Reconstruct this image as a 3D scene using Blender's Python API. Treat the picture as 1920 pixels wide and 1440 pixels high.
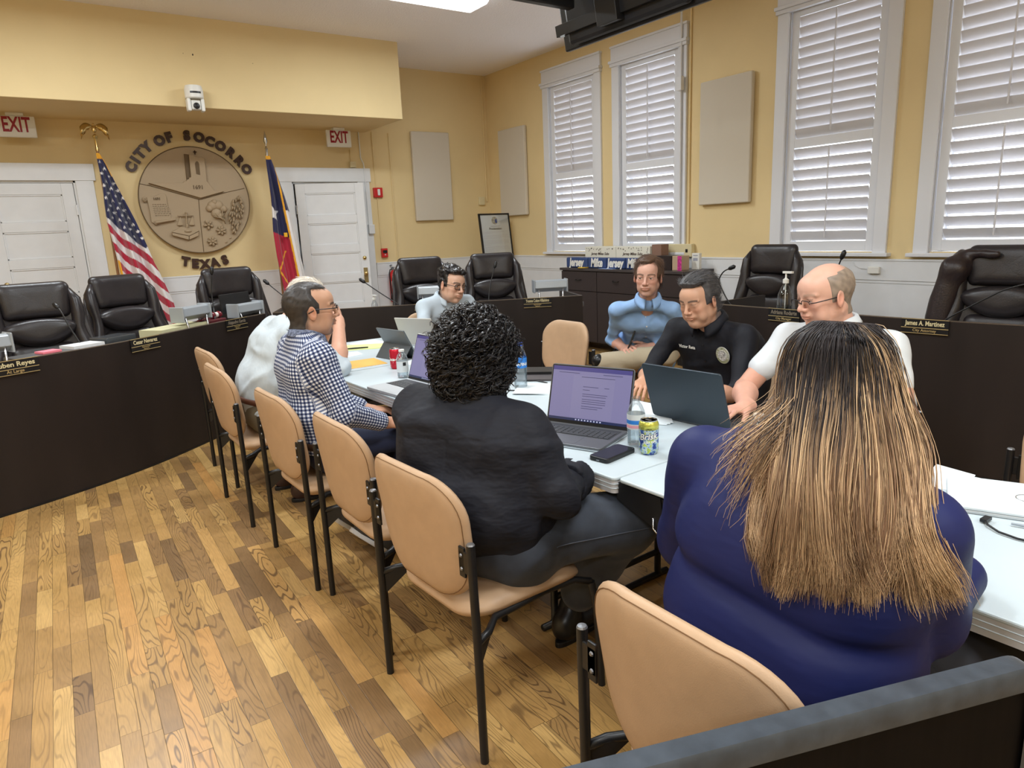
import bpy, math, random
import numpy as np
from mathutils import Vector, Matrix
for o in list(bpy.data.objects): bpy.data.objects.remove(o)
SC = bpy.context.scene
COL = SC.collection
PI = math.pi
def R(d): return math.radians(d)

# ---------------------------------------------------------------- camera
YAW, PITCH, ROLL, FPX, CAMH = 0.5995, 0.2222, -0.0438, 1288.3, 1.5
_f = Vector((math.sin(YAW)*math.cos(PITCH), math.cos(YAW)*math.cos(PITCH), -math.sin(PITCH)))
_r = Vector((math.cos(YAW), -math.sin(YAW), 0)); _u = _r.cross(_f)
_r2 = math.cos(ROLL)*_r + math.sin(ROLL)*_u
_u2 = -math.sin(ROLL)*_r + math.cos(ROLL)*_u
cam = bpy.data.cameras.new('camera'); camo = bpy.data.objects.new('camera', cam); COL.objects.link(camo)
M = Matrix((( _r2.x, _u2.x, -_f.x, 0), (_r2.y, _u2.y, -_f.y, 0), (_r2.z, _u2.z, -_f.z, CAMH), (0, 0, 0, 1)))
camo.matrix_world = M
cam.sensor_width = 36; cam.lens = FPX/1920*36; cam.clip_start = 0.05
SC.camera = camo
# ---------------------------------------------------------------- world, exposure
SC.view_settings.view_transform = 'Standard'; SC.view_settings.look = 'None'
SC.view_settings.exposure = 0.0; SC.view_settings.gamma = 1; SC.view_settings.use_curve_mapping = False
w = bpy.data.worlds.new('daylight'); SC.world = w; w.use_nodes = True
bg = w.node_tree.nodes['Background']; bg.inputs[0].default_value = (0.93, 0.96, 1, 1); bg.inputs[1].default_value = 5.5
SC.cycles.use_denoising = True
SC.cycles.max_bounces = 10; SC.cycles.diffuse_bounces = 6; SC.cycles.transparent_max_bounces = 24
SC.cycles.sample_clamp_indirect = 6

# ---------------------------------------------------------------- bookkeeping
def tag(o, label=None, cat=None, group=None, kind=None):
    if label: o['label'] = label
    if cat: o['category'] = cat
    if group: o['group'] = group
    if kind: o['kind'] = kind
    return o
def empty(name, loc=(0,0,0), rz=0, label=None, cat=None, group=None, kind=None):
    o = bpy.data.objects.new(name, None); COL.objects.link(o)
    o.location = loc; o.rotation_euler = (0,0,rz); o.empty_display_size = .05
    return tag(o, label, cat, group, kind)
def copy_tree(o, parent=None):
    c = o.copy(); COL.objects.link(c)
    if parent: c.parent = parent
    for ch in list(o.children): copy_tree(ch, c)
    return c

# ---------------------------------------------------------------- mesh builder
def rot(rx=0, ry=0, rz=0):
    return np.array(Matrix.Rotation(rz,3,'Z') @ Matrix.Rotation(ry,3,'Y') @ Matrix.Rotation(rx,3,'X'))
class MB:
    def __init__(s): s.v=[]; s.f=[]; s.m=[]; s.n=0; s.mi=0
    def add(s, V, Fs, mi=None):
        V=np.asarray(V,float); s.v.append(V)
        for f in Fs: s.f.append([int(i)+s.n for i in f]); s.m.append(s.mi if mi is None else mi)
        s.n+=len(V); return s
    def box(s, a, b, Rm=None, o=(0,0,0), mi=None):
        x0,y0,z0=a; x1,y1,z1=b
        V=np.array([(x0,y0,z0),(x1,y0,z0),(x1,y1,z0),(x0,y1,z0),(x0,y0,z1),(x1,y0,z1),(x1,y1,z1),(x0,y1,z1)],float)
        if Rm is not None: V=V@np.array(Rm).T
        V=V+np.array(o)
        return s.add(V,[(0,3,2,1),(4,5,6,7),(0,1,5,4),(1,2,6,5),(2,3,7,6),(3,0,4,7)],mi)
    def tube(s, pts, r, n=8, cap=True, mi=None, flat=1.0):
        P=np.array(pts,float); k=len(P)
        rr=np.broadcast_to(np.asarray(r,float),(k,))
        T=np.gradient(P,axis=0); T/=np.linalg.norm(T,axis=1)[:,None]+1e-12
        up=np.array([0,0,1.]) if abs(T[0][2])<.9 else np.array([1.,0,0])
        N=np.cross(T[0],up); N/=np.linalg.norm(N); V=[]
        for i in range(k):
            N=N-T[i]*N.dot(T[i]); N/=np.linalg.norm(N)+1e-12; B=np.cross(T[i],N)
            for j in range(n):
                a=2*PI*j/n; V.append(P[i]+rr[i]*(math.cos(a)*N+flat*math.sin(a)*B))
        F=[]
        for i in range(k-1):
            for j in range(n):
                a=i*n+j; b=i*n+(j+1)%n; F.append((a,b,b+n,a+n))
        if cap: F.append(tuple(range(n))[::-1]); F.append(tuple((k-1)*n+j for j in range(n)))
        return s.add(V,F,mi)
    def lathe(s, prof, n=24, o=(0,0,0), mi=None, Rm=None):
        V=[];k=len(prof)
        for (r,z) in prof:
            for j in range(n):
                a=2*PI*j/n; V.append((r*math.cos(a),r*math.sin(a),z))
        V=np.array(V)
        if Rm is not None: V=V@np.array(Rm).T
        V=V+np.array(o)
        F=[]
        for i in range(k-1):
            for j in range(n):
                a=i*n+j;b=i*n+(j+1)%n; F.append((a,b,b+n,a+n))
        if prof[0][0]>1e-5: F.append(tuple(range(n))[::-1])
        if prof[-1][0]>1e-5: F.append(tuple((k-1)*n+j for j in range(n)))
        return s.add(V,F,mi)
    def prism(s, poly, h0, h1, fn=None, mi=None):
        """poly in (u,v); extruded along w; fn maps (u,v,w)->xyz"""
        n=len(poly); V=[(u,v,h0) for u,v in poly]+[(u,v,h1) for u,v in poly]
        if fn: V=[fn(*q) for q in V]
        F=[tuple(range(n))[::-1],tuple(range(n,2*n))]+[(i,(i+1)%n,n+(i+1)%n,n+i) for i in range(n)]
        return s.add(V,F,mi)
    def grid(s, P, mi=None, closed_u=False, closed_v=False):
        P=np.asarray(P,float); a,b=P.shape[:2]; F=[]
        for i in range(a if closed_u else a-1):
            for j in range(b if closed_v else b-1):
                i2=(i+1)%a; j2=(j+1)%b
                F.append((i*b+j,i*b+j2,i2*b+j2,i2*b+j))
        return s.add(P.reshape(-1,3),F,mi)
    def ball(s, c, r, n=16, m=10, mi=None, Rm=None):
        rr=np.broadcast_to(np.asarray(r,float),(3,)); V=[]
        for i in range(m+1):
            t=PI*i/m
            for j in range(n):
                a=2*PI*j/n; V.append((math.sin(t)*math.cos(a)*rr[0],math.sin(t)*math.sin(a)*rr[1],math.cos(t)*rr[2]))
        V=np.array(V)
        if Rm is not None: V=V@np.array(Rm).T
        V+=np.array(c); F=[]
        for i in range(m):
            for j in range(n):
                F.append((i*n+j,(i+1)*n+j,(i+1)*n+(j+1)%n,i*n+(j+1)%n))
        return s.add(V,F,mi)
    def build(s, name, mats, parent=None, smooth=False, bevel=0, seg=2, auto=None, loc=None, weld=False):
        me=bpy.data.meshes.new(name)
        V=np.concatenate(s.v) if s.v else np.zeros((0,3))
        me.from_pydata(V.tolist(),[],s.f)
        if not isinstance(mats,(list,tuple)): mats=[mats]
        for m in mats: me.materials.append(m)
        me.polygons.foreach_set('material_index',s.m)
        if smooth: me.polygons.foreach_set('use_smooth',[True]*len(s.f))
        me.update(); me.validate()
        o=bpy.data.objects.new(name,me); COL.objects.link(o)
        if parent is not None: o.parent=parent
        if loc is not None: o.location=loc
        if smooth and auto is not None:
            try: me.set_sharp_from_angle(angle=R(auto))
            except Exception: pass
        if bevel>0:
            b=o.modifiers.new('b','BEVEL'); b.width=bevel; b.segments=seg; b.limit_method='ANGLE'; b.angle_limit=R(40)
            try: b.harden_normals=False
            except Exception: pass
        return o
def rrect(w,h,r,n=5,cx=0,cy=0):
    pts=[]
    for (sx,sy,a0) in ((1,1,0),(-1,1,90),(-1,-1,180),(1,-1,270)):
        for i in range(n+1):
            a=R(a0+90*i/n); pts.append((cx+sx*(w/2-r)+r*math.cos(a),cy+sy*(h/2-r)+r*math.sin(a)))
    return pts
def set_col(o, cols, name='Col'):
    at=o.data.color_attributes.new(name,'FLOAT_COLOR','POINT')
    c=np.ones((len(cols),4),np.float32); c[:,:3]=cols
    at.data.foreach_set('color',c.ravel())

# ---------------------------------------------------------------- materials
def mat(name, col, rough=.5, metal=0, spec=.5, bump=0, bscale=60, noise=0, nscale=8, coat=0, trans=0, ior=1.45, emis=None, estr=0, attr=None, sheen=0, sss=0, alpha=1, bdist=.002, stretch=(1,1,1)):
    m=bpy.data.materials.new(name); m.use_nodes=True; nt=m.node_tree; N=nt.nodes; L=nt.links
    p=N['Principled BSDF']; c=(*col,1) if len(col)==3 else col
    p.inputs['Base Color'].default_value=c; p.inputs['Roughness'].default_value=rough; p.inputs['Metallic'].default_value=metal
    p.inputs['Specular IOR Level'].default_value=spec; p.inputs['IOR'].default_value=ior
    p.inputs['Coat Weight'].default_value=coat; p.inputs['Transmission Weight'].default_value=trans; p.inputs['Sheen Weight'].default_value=sheen
    p.inputs['Alpha'].default_value=alpha
    if sss: p.inputs['Subsurface Weight'].default_value=sss; p.inputs['Subsurface Radius'].default_value=(.012,.005,.003); p.inputs['Subsurface Scale'].default_value=.6
    if emis: p.inputs['Emission Color'].default_value=(*emis,1); p.inputs['Emission Strength'].default_value=estr
    src=None
    if attr:
        a=N.new('ShaderNodeAttribute'); a.attribute_name=attr; src=a.outputs['Color']; L.new(src,p.inputs['Base Color'])
    tc=N.new('ShaderNodeTexCoord'); mp=N.new('ShaderNodeMapping'); mp.inputs['Scale'].default_value=stretch; L.new(tc.outputs['Object'],mp.inputs['Vector'])
    if noise:
        t=N.new('ShaderNodeTexNoise'); t.inputs['Scale'].default_value=nscale; t.inputs['Detail'].default_value=4; L.new(mp.outputs[0],t.inputs['Vector'])
        mx=N.new('ShaderNodeMix'); mx.data_type='RGBA'; mx.blend_type='MULTIPLY'; mx.inputs[0].default_value=1
        mr=N.new('ShaderNodeMapRange'); mr.inputs[1].default_value=.3; mr.inputs[2].default_value=.7; mr.inputs[3].default_value=1-noise; mr.inputs[4].default_value=1+noise*.4
        L.new(t.outputs['Fac'],mr.inputs[0]); L.new(mr.outputs[0],mx.inputs[7])
        if src: L.new(src,mx.inputs[6])
        else: mx.inputs[6].default_value=c
        L.new(mx.outputs[2],p.inputs['Base Color'])
    if bump:
        t=N.new('ShaderNodeTexNoise'); t.inputs['Scale'].default_value=bscale; t.inputs['Detail'].default_value=3; L.new(mp.outputs[0],t.inputs['Vector'])
        b=N.new('ShaderNodeBump'); b.inputs['Strength'].default_value=bump; b.inputs['Distance'].default_value=bdist
        L.new(t.outputs['Fac'],b.inputs['Height']); L.new(b.outputs[0],p.inputs['Normal'])
    return m
MT={}
MT['wall']=mat('wall_paint',(.74,.59,.325),.7,bump=.25,bscale=45,noise=.05,nscale=1.5,spec=.25)
MT['ceil']=mat('ceiling_texture',(.88,.86,.87),.9,bump=1,bscale=70,bdist=.006,spec=.1)
MT['white']=mat('white_paint',(.72,.74,.76),.45,bump=.1,bscale=20,noise=.03)
MT['whitew']=mat('window_white',(.70,.72,.76),.45)
MT['slat']=mat('slat_white',(.62,.62,.65),.5)
MT['dark']=mat('espresso_laminate',(.018,.0125,.011),.5,bump=.1,bscale=30,noise=.25,nscale=5,spec=.4,stretch=(1,1,.2))
MT['cab']=mat('cabinet_laminate',(.035,.026,.026),.4,spec=.4)
MT['black']=mat('black_plastic',(.008,.008,.009),.4)
MT['blackmetal']=mat('black_metal',(.010,.010,.011),.38,spec=.5)
MT['tan']=mat('tan_vinyl',(.46,.305,.185),.48,bump=.5,bscale=420,bdist=.0006,noise=.05,nscale=20,spec=.4)
MT['leather']=mat('dark_leather',(.022,.018,.019),.33,bump=.5,bscale=130,bdist=.0012,noise=.2,nscale=10,spec=.5)
MT['chrome']=mat('brushed_steel',(.55,.56,.58),.25,metal=1)
MT['silver']=mat('silver_plastic',(.36,.40,.44),.35,metal=.3)
MT['brass']=mat('brass',(.62,.46,.20),.25,metal=1)
MT['gold']=mat('gold_print',(.75,.58,.28),.35,metal=.6)
MT['panel']=mat('acoustic_fabric',(.60,.55,.46),.9,bump=.5,bscale=350,bdist=.001,spec=.1)
MT['table']=mat('white_table_plastic',(.50,.575,.61),.38,bump=.25,bscale=300,bdist=.0005,noise=.03,nscale=6,spec=.4)
MT['tableside']=mat('grey_table_rim',(.50,.50,.51),.5)
MT['grey']=mat('grey_metal',(.25,.26,.28),.35,metal=.7)
MT['red']=mat('red_enamel',(.55,.02,.02),.3)
MT['paper']=mat('paper',(.68,.74,.77),.8)
MT['textgrey']=mat('print_grey',(.35,.36,.42),.8)
MT['letter']=mat('brown_letter',(.05,.022,.015),.35,spec=.5)
MT['seal']=mat('seal_bronze_paint',(.40,.305,.195),.6,bump=.2,bscale=80)
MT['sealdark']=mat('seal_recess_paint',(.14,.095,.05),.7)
MT['beige']=mat('beige_plastic',(.66,.58,.36),.5)
def ramp(N, stops):
    r=N.new('ShaderNodeValToRGB'); e=r.color_ramp.elements
    while len(e)<len(stops): e.new(.5)
    for i,(p,c) in enumerate(stops): e[i].position=p; e[i].color=(*c,1)
    return r
def floor_material():
    m=bpy.data.materials.new('oak_strip_floor'); m.use_nodes=True; nt=m.node_tree; N=nt.nodes; L=nt.links; p=N['Principled BSDF']
    def math_(op,a,b=None,c=None):
        n=N.new('ShaderNodeMath'); n.operation=op
        for i,x in enumerate((a,b,c)):
            if x is None: continue
            if isinstance(x,(int,float)): n.inputs[i].default_value=x
            else: L.new(x,n.inputs[i])
        return n.outputs[0]
    tc=N.new('ShaderNodeTexCoord'); mp=N.new('ShaderNodeMapping'); mp.inputs['Rotation'].default_value=(0,0,R(1.5)); L.new(tc.outputs['Object'],mp.inputs[0])
    sp=N.new('ShaderNodeSeparateXYZ'); L.new(mp.outputs[0],sp.inputs[0]); X,Y=sp.outputs[0],sp.outputs[1]
    W=.0585
    u=math_('DIVIDE',X,W); row=math_('FLOOR',u); fu=math_('FRACT',u)
    wn=N.new('ShaderNodeTexWhiteNoise'); wn.noise_dimensions='1D'; L.new(row,wn.inputs['W'])
    ln=math_('ADD',math_('MULTIPLY',wn.outputs['Value'],.30),.34)
    off=math_('MULTIPLY',wn.outputs['Value'],37.7)
    v=math_('ADD',math_('DIVIDE',Y,ln),off)
    # warp the joint spacing so that lengths vary
    v=math_('ADD',v,math_('MULTIPLY',math_('SINE',math_('MULTIPLY',v,2.1)),.28))
    cell=math_('FLOOR',v); fv=math_('FRACT',v)
    cb=N.new('ShaderNodeCombineXYZ'); L.new(row,cb.inputs[0]); L.new(cell,cb.inputs[1])
    w2=N.new('ShaderNodeTexWhiteNoise'); w2.noise_dimensions='3D'; L.new(cb.outputs[0],w2.inputs['Vector'])
    cr=ramp(N,[(0,(.16,.095,.042)),(.07,(.235,.135,.055)),(.22,(.31,.18,.064)),(.5,(.37,.215,.072)),(.75,(.425,.252,.083)),(.92,(.50,.315,.115)),(1,(.43,.22,.065))])
    L.new(w2.outputs['Value'],cr.inputs[0])
    # grain: distorted rings stretched along the strip
    sc=N.new('ShaderNodeSeparateColor'); L.new(w2.outputs['Color'],sc.inputs[0])
    gx=math_('ADD',X,math_('MULTIPLY',sc.outputs[0],9)); gy=math_('ADD',math_('MULTIPLY',Y,.13),math_('MULTIPLY',sc.outputs[1],9))
    g=N.new('ShaderNodeCombineXYZ'); L.new(gx,g.inputs[0]); L.new(gy,g.inputs[1]); L.new(sc.outputs[2],g.inputs[2])
    n1=N.new('ShaderNodeTexNoise'); n1.inputs['Scale'].default_value=9; n1.inputs['Detail'].default_value=2; n1.inputs['Roughness'].default_value=.45; L.new(g.outputs[0],n1.inputs['Vector'])
    ph=math_('ADD',math_('MULTIPLY',n1.outputs['Fac'],150),math_('MULTIPLY',gx,45))
    ring=math_('SINE',ph)
    rr=N.new('ShaderNodeMapRange'); rr.inputs[1].default_value=.50; rr.inputs[2].default_value=1; rr.inputs[3].default_value=0; rr.inputs[4].default_value=1; L.new(ring,rr.inputs[0])
    # fine pores
    g2=N.new('ShaderNodeCombineXYZ'); L.new(math_('MULTIPLY',gx,1.0),g2.inputs[0]); L.new(math_('MULTIPLY',gy,.5),g2.inputs[1])
    n2=N.new('ShaderNodeTexNoise'); n2.inputs['Scale'].default_value=260; n2.inputs['Detail'].default_value=3; L.new(g2.outputs[0],n2.inputs['Vector'])
    n3=N.new('ShaderNodeTexNoise'); n3.inputs['Scale'].default_value=5; n3.inputs['Detail'].default_value=5; L.new(tc.outputs['Object'],n3.inputs['Vector'])
    amt=math_('MULTIPLY',rr.outputs[0],math_('MULTIPLY_ADD',math_('POWER',sc.outputs[1],1.6),.75,.08))
    mx=N.new('ShaderNodeMix'); mx.data_type='RGBA'; L.new(amt,mx.inputs[0]); L.new(cr.outputs[0],mx.inputs[6]); mx.inputs[7].default_value=(.075,.038,.018,1)
    mx2=N.new('ShaderNodeMix'); mx2.data_type='RGBA'; mx2.blend_type='MULTIPLY'; mx2.inputs[0].default_value=1; L.new(mx.outputs[2],mx2.inputs[6])
    q=math_('ADD',math_('MULTIPLY_ADD',n2.outputs['Fac'],.55,.70),math_('MULTIPLY_ADD',n3.outputs['Fac'],.5,-.22))
    L.new(q,mx2.inputs[7])
    # joints
    du=math_('MULTIPLY',math_('MINIMUM',fu,math_('SUBTRACT',1,fu)),W); dv=math_('MULTIPLY',math_('MINIMUM',fv,math_('SUBTRACT',1,fv)),ln)
    d=math_('MINIMUM',du,dv)
    jr=N.new('ShaderNodeMapRange'); jr.inputs[1].default_value=.0004; jr.inputs[2].default_value=.0013; jr.inputs[3].default_value=.35; jr.inputs[4].default_value=1; L.new(d,jr.inputs[0])
    mx3=N.new('ShaderNodeMix'); mx3.data_type='RGBA'; mx3.blend_type='MULTIPLY'; mx3.inputs[0].default_value=1; L.new(mx2.outputs[2],mx3.inputs[6]); L.new(jr.outputs[0],mx3.inputs[7])
    L.new(mx3.outputs[2],p.inputs['Base Color'])
    L.new(math_('MULTIPLY_ADD',n3.outputs['Fac'],.25,.20),p.inputs['Roughness'])
    b=N.new('ShaderNodeBump'); b.inputs['Strength'].default_value=.35; b.inputs['Distance'].default_value=.0008; L.new(math_('MULTIPLY',jr.outputs[0],1.0),b.inputs['Height']); L.new(b.outputs[0],p.inputs['Normal'])
    p.inputs['Specular IOR Level'].default_value=.5
    return m
MT['floor']=floor_material()
def glass_mat(name, tint=(1,1,1), gloss=.06, rough=.02):
    m=bpy.data.materials.new(name); m.use_nodes=True; nt=m.node_tree; N=nt.nodes; L=nt.links; N.remove(N['Principled BSDF'])
    t=N.new('ShaderNodeBsdfTransparent'); t.inputs[0].default_value=(*tint,1); g=N.new('ShaderNodeBsdfGlossy'); g.inputs['Roughness'].default_value=rough
    fr=N.new('ShaderNodeLayerWeight'); fr.inputs[0].default_value=.35
    ma=N.new('ShaderNodeMath'); ma.operation='MULTIPLY_ADD'; ma.inputs[1].default_value=.45; ma.inputs[2].default_value=gloss; L.new(fr.outputs['Fresnel'],ma.inputs[0])
    mx=N.new('ShaderNodeMixShader'); L.new(ma.outputs[0],mx.inputs[0]); L.new(t.outputs[0],mx.inputs[1]); L.new(g.outputs[0],mx.inputs[2]); L.new(mx.outputs[0],N['Material Output'].inputs[0])
    return m
MT['glass']=glass_mat('window_glass',gloss=.02)
MT['bottle']=glass_mat('clear_plastic',(.95,.97,.98),.05,.06)
MT['lens']=glass_mat('spectacle_lens',(.97,.98,.99),.03)
MT['diffuser']=mat('lamp_diffuser',(.9,.9,.9),.5,emis=(1,.98,.95),estr=4)

# ---------------------------------------------------------------- text
def text_mesh(body, size, depth=0, bold=0, align='CENTER', shear=0, space=1):
    c=bpy.data.curves.new('txt','FONT'); c.body=body; c.size=size; c.extrude=depth/2; c.offset=bold; c.align_x=align; c.align_y='CENTER'; c.shear=shear; c.space_character=space
    c.resolution_u=3
    o=bpy.data.objects.new('txt',c); COL.objects.link(o)
    dg=bpy.context.evaluated_depsgraph_get(); me=bpy.data.meshes.new_from_object(o.evaluated_get(dg)); 
    bpy.data.objects.remove(o); bpy.data.curves.remove(c)
    return me
def text_obj(name, body, size, loc, rotm, m, parent=None, depth=.001, bold=0, **k):
    """rotm: 3 columns = text right, text up, text normal"""
    me=text_mesh(body,size,depth,bold,**k); me.materials.clear(); me.materials.append(m)
    o=bpy.data.objects.new(name,me); COL.objects.link(o)
    Mx=Matrix(((rotm[0][0],rotm[1][0],rotm[2][0],loc[0]),(rotm[0][1],rotm[1][1],rotm[2][1],loc[1]),(rotm[0][2],rotm[1][2],rotm[2][2],loc[2]),(0,0,0,1)))
    if parent: o.parent=parent
    o.matrix_local=Mx
    return o
FRONT_BACK=((1,0,0),(0,0,1),(0,-1,0))      # writing on a face that looks towards -Y
# ================================================================ THE ROOM
XL,XW,YF,YW,ZC=-3.6,6.0,-3.2,9.155,3.72
RAIL=1.108
b=MB(); b.box((XL-.2,YF-.2,-.12),(XW+.25,YW+.2,0)); b.build('floor',MT['floor']); 
tag(bpy.data.objects['floor'],'worn oak strip floor with dark grain','floor',kind='structure')
b=MB(); b.box((XL-.2,YF-.2,ZC),(XW+.25,YW+.2,ZC+.12)); tag(b.build('ceiling',MT['ceil']),'white stippled plaster ceiling','ceiling',kind='structure')
# back wall: openings for the two doors
D1=(-.30,.575,2.215); D2=(2.955,3.845,2.205)
def wall_with_holes(name, axis, fixed0, fixed1, lo, hi, z1, holes, m, label):
    b=MB(); cuts=sorted(holes)
    def bx(a0,a1,z0,z1_):
        if a1-a0<1e-4 or z1_-z0<1e-4: return
        if axis=='x': b.box((a0,fixed0,z0),(a1,fixed1,z1_))
        else: b.box((fixed0,a0,z0),(fixed1,a1,z1_))
    cur=lo
    for (a0,a1,z0,zt) in cuts:
        bx(cur,a0,0,z1); bx(a0,a1,0,z0); bx(a0,a1,zt,z1); cur=a1
    bx(cur,hi,0,z1)
    return tag(b.build(name,m),label,'wall',kind='structure')
wall_with_holes('wall_back','x',YW,YW+.16,XL-.2,XW+.25,ZC,[(D1[0],D1[1],0,D1[2]),(D2[0],D2[1],0,D2[2])],MT['wall'],'yellow painted wall behind the dais')
WIN=[(6.71,7.62,1.17,3.33),(5.37,6.28,1.17,3.33),(3.17,4.07,1.17,3.33),(1.81,2.72,1.17,3.33),(-.90,.01,1.17,3.33),(-2.3,-1.4,1.17,3.33)]
wall_with_holes('wall_right','y',XW,XW+.25,YF-.2,YW+.2,ZC,[(a,b_,z0,z1) for a,b_,z0,z1 in WIN],MT['wall'],'yellow painted window wall')
b=MB(); b.box((XL-.2,YF-.2,0),(XL,YW+.2,ZC)); tag(b.build('wall_left',MT['wall']),'yellow painted side wall','wall',kind='structure')
b=MB(); b.box((XL-.2,YF-.2,0),(XW+.2,YF,ZC)); tag(b.build('wall_front',MT['wall']),'yellow painted wall at the front of the room','wall',kind='structure')
b=MB(); b.box((XL-.05,8.0,2.853),(4.03,YW+.05,ZC+.01)); tag(b.build('wall_soffit',MT['wall'],bevel=.006),'deep yellow soffit hanging over the doors','soffit',kind='structure')
# white wainscot on back and right wall + cap rail
def wains(name, segs, axis):
    b=MB()
    for a0,a1 in segs:
        if axis=='x':
            b.box((a0,YW-.012,0),(a1,YW+.001,RAIL)); b.box((a0,YW-.026,RAIL-.175),(a1,YW-.010,RAIL)); b.box((a0,YW-.032,RAIL-.012),(a1,YW-.010,RAIL+.006)); b.box((a0,YW-.018,RAIL-.20),(a1,YW-.010,RAIL-.176)); b.box((a0,YW-.028,0),(a1,YW-.010,.17))
        else:
            b.box((XW-.012,a0,0),(XW+.001,a1,RAIL)); b.box((XW-.026,a0,RAIL-.175),(XW-.010,a1,RAIL)); b.box((XW-.032,a0,RAIL-.012),(XW-.010,a1,RAIL+.006)); b.box((XW-.018,a0,RAIL-.20),(XW-.010,a1,RAIL-.176)); b.box((XW-.028,a0,0),(XW-.010,a1,.17))
    return tag(b.build(name,MT['white'],bevel=.002),'white panelled lower wall with flat rail','wainscot',kind='structure')
wains('trim_1',[(XL,-.46),(.765,2.80),(4.03,XW)],'x'); wains('trim_2',[(YF,YW)],'y')
# ---- windows
def window(n,y0,y1,z0,z1,t_up,t_lo,hidden=False):
    w=empty('window_%d'%n,(XW,(y0+y1)/2,z0),0,'tall white window with plantation shutters','window',kind='structure')
    yc=(y0+y1)/2; hw=(y1-y0)/2; H=z1-z0
    b=MB() # casing
    cw=.115
    b.box((-.03,-hw-cw,-.03),(.0,-hw,H+.01)); b.box((-.03,hw,-.03),(.0,hw+cw,H+.01))
    b.box((-.035,-hw-cw-.005,H),(.0,hw+cw+.005,H+.175)); b.box((-.065,-hw-cw-.02,H-.01),(.0,hw+cw+.02,H+.02)); b.box((-.05,-hw-cw-.012,H-.045),(.0,hw+cw+.012,H-.01))
    b.box((-.048,-hw-cw-.012,H+.155),(.0,hw+cw+.012,H+.18))
    b.build('casing',MT['whitew'],w,bevel=.004)
    b=MB(); b.box((-.075,-hw-cw-.035,-.035),(.06,hw+cw+.035,-.005)); b.build('window_sill',MT['whitew'],w,bevel=.005)
    b=MB(); b.box((0,-hw-.02,-.02),(.24,-hw+.004,H+.01)); b.box((0,hw-.004,-.02),(.24,hw+.02,H+.01)); b.box((0,-hw,H-.004),(.24,hw,H+.02)); b.box((.06,-hw,-.02),(.24,hw,.004)); b.build('jamb',MT['whitew'],w)
    # sash with panes
    b=MB()
    for za,zb in ((.0,H/2+.02),(H/2-.02,H)):
        b.box((.16,-hw,za),(.195,-hw+.05,zb)); b.box((.16,hw-.05,za),(.195,hw,zb)); b.box((.16,-hw,za),(.195,hw,za+.05)); b.box((.16,-hw,zb-.05),(.195,hw,zb))
    b.build('sash',MT['whitew'],w)
    b=MB(); b.box((.175,-hw+.04,.04),(.179,hw-.04,H-.04)); b.build('pane',MT['glass'],w)
    # shutters
    g=.012; fw=.072; zm=H*.455
    fr=MB(); x0,x1=.012,.045
    fr.box((x0,-hw+g,g),(x1,-hw+g+fw,H-g)); fr.box((x0,hw-g-fw,g),(x1,hw-g,H-g))
    e=hw-g-fw
    fr.box((x0,-e,g),(x1,e,g+.085)); fr.box((x0,-e,H-g-.085),(x1,e,H-g)); fr.box((x0,-e,zm-.04),(x1,e,zm+.04))
    s=fr.build('shutter_frame',MT['whitew'],w,bevel=.003)
    lw=hw-g-fw-.002
    for za,zb,t in ((g+.087,zm-.042,t_lo),(zm+.042,H-g-.087,t_up)):
        n_=max(3,round((zb-za)/.090)); p=(zb-za)/n_; L_=MB()
        for i in range(n_):
            zc=za+(i+.5)*p; P=[]
            tt=t if not isinstance(t,tuple) else t[0]+(t[1]-t[0])*i/(n_-1)
            # slat section: thin lens; inner edge up, outer edge down
            prof=[]
            for k in range(11):
                s_=-1+2*k/10; prof.append((s_*.0470,.0030*(1-s_*s_)**.7+.0006))
            sec=prof+[(q[0],-q[1]) for q in prof[::-1]]
            ca,sa=math.cos(tt),math.sin(tt)
            ring=[( (x0+x1)/2 - (q[0]*sa) + q[1]*ca, zc+q[0]*ca+q[1]*sa) for q in sec]
            L_.prism(ring,-lw,lw,lambda a,c,w_:(a,w_,c))
        L_.build('louver',MT['slat'],w,smooth=True,auto=50)
        b=MB(); b.box((x0-.036,-.006,za+.03),(x0-.026,.006,zb-.02)); b.build('tilt_rod',MT['slat'],w)
    return w
TU=(R(14),R(21)); 
window(1,*WIN[0],R(22),R(33)); window(2,*WIN[1],R(30),R(34)); window(3,*WIN[2],R(27),(R(22),R(33))); window(4,*WIN[3],R(27),R(35))
window(5,*WIN[4],R(25),R(30)); window(6,*WIN[5],R(25),R(30))
# ---- doors
def panel_door(name, w_, h, parent, loc, rz, hinge=0):
    """leaf from x=0..w_, face at y=0 looking to -y, thickness 40mm"""
    leaf=MB(); n=5; st=.115; 
    zs=[.22]; ph=(h-.22-.12-.10*(n-1))/n
    leaf.box((0,0,0),(st,.042,h)); leaf.box((w_-st,0,0),(w_,.042,h)); leaf.box((st,0,0),(w_-st,.042,.22)); leaf.box((st,0,h-.12),(w_-st,.042,h))
    for i in range(n-1):
        z=.22+(i+1)*ph+i*.10; leaf.box((st,0,z),(w_-st,.042,z+.10))
    for i in range(n):
        z=.22+i*(ph+.10); leaf.box((st-.005,.016,z-.005),(w_-st+.005,.028,z+ph+.005))
        for s0 in (0,):
            m_=.016
            for (a,c) in (((st,.006,z),(w_-st,.018,z+m_)),((st,.006,z+ph-m_),(w_-st,.018,z+ph)),((st,.006,z),(st+m_,.018,z+ph)),((w_-st-m_,.006,z),(w_-st,.018,z+ph))): leaf.box(a,c)
    o=leaf.build(name,MT['white'],parent,bevel=.003); o.location=loc; o.rotation_euler=(0,0,rz); return o
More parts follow.
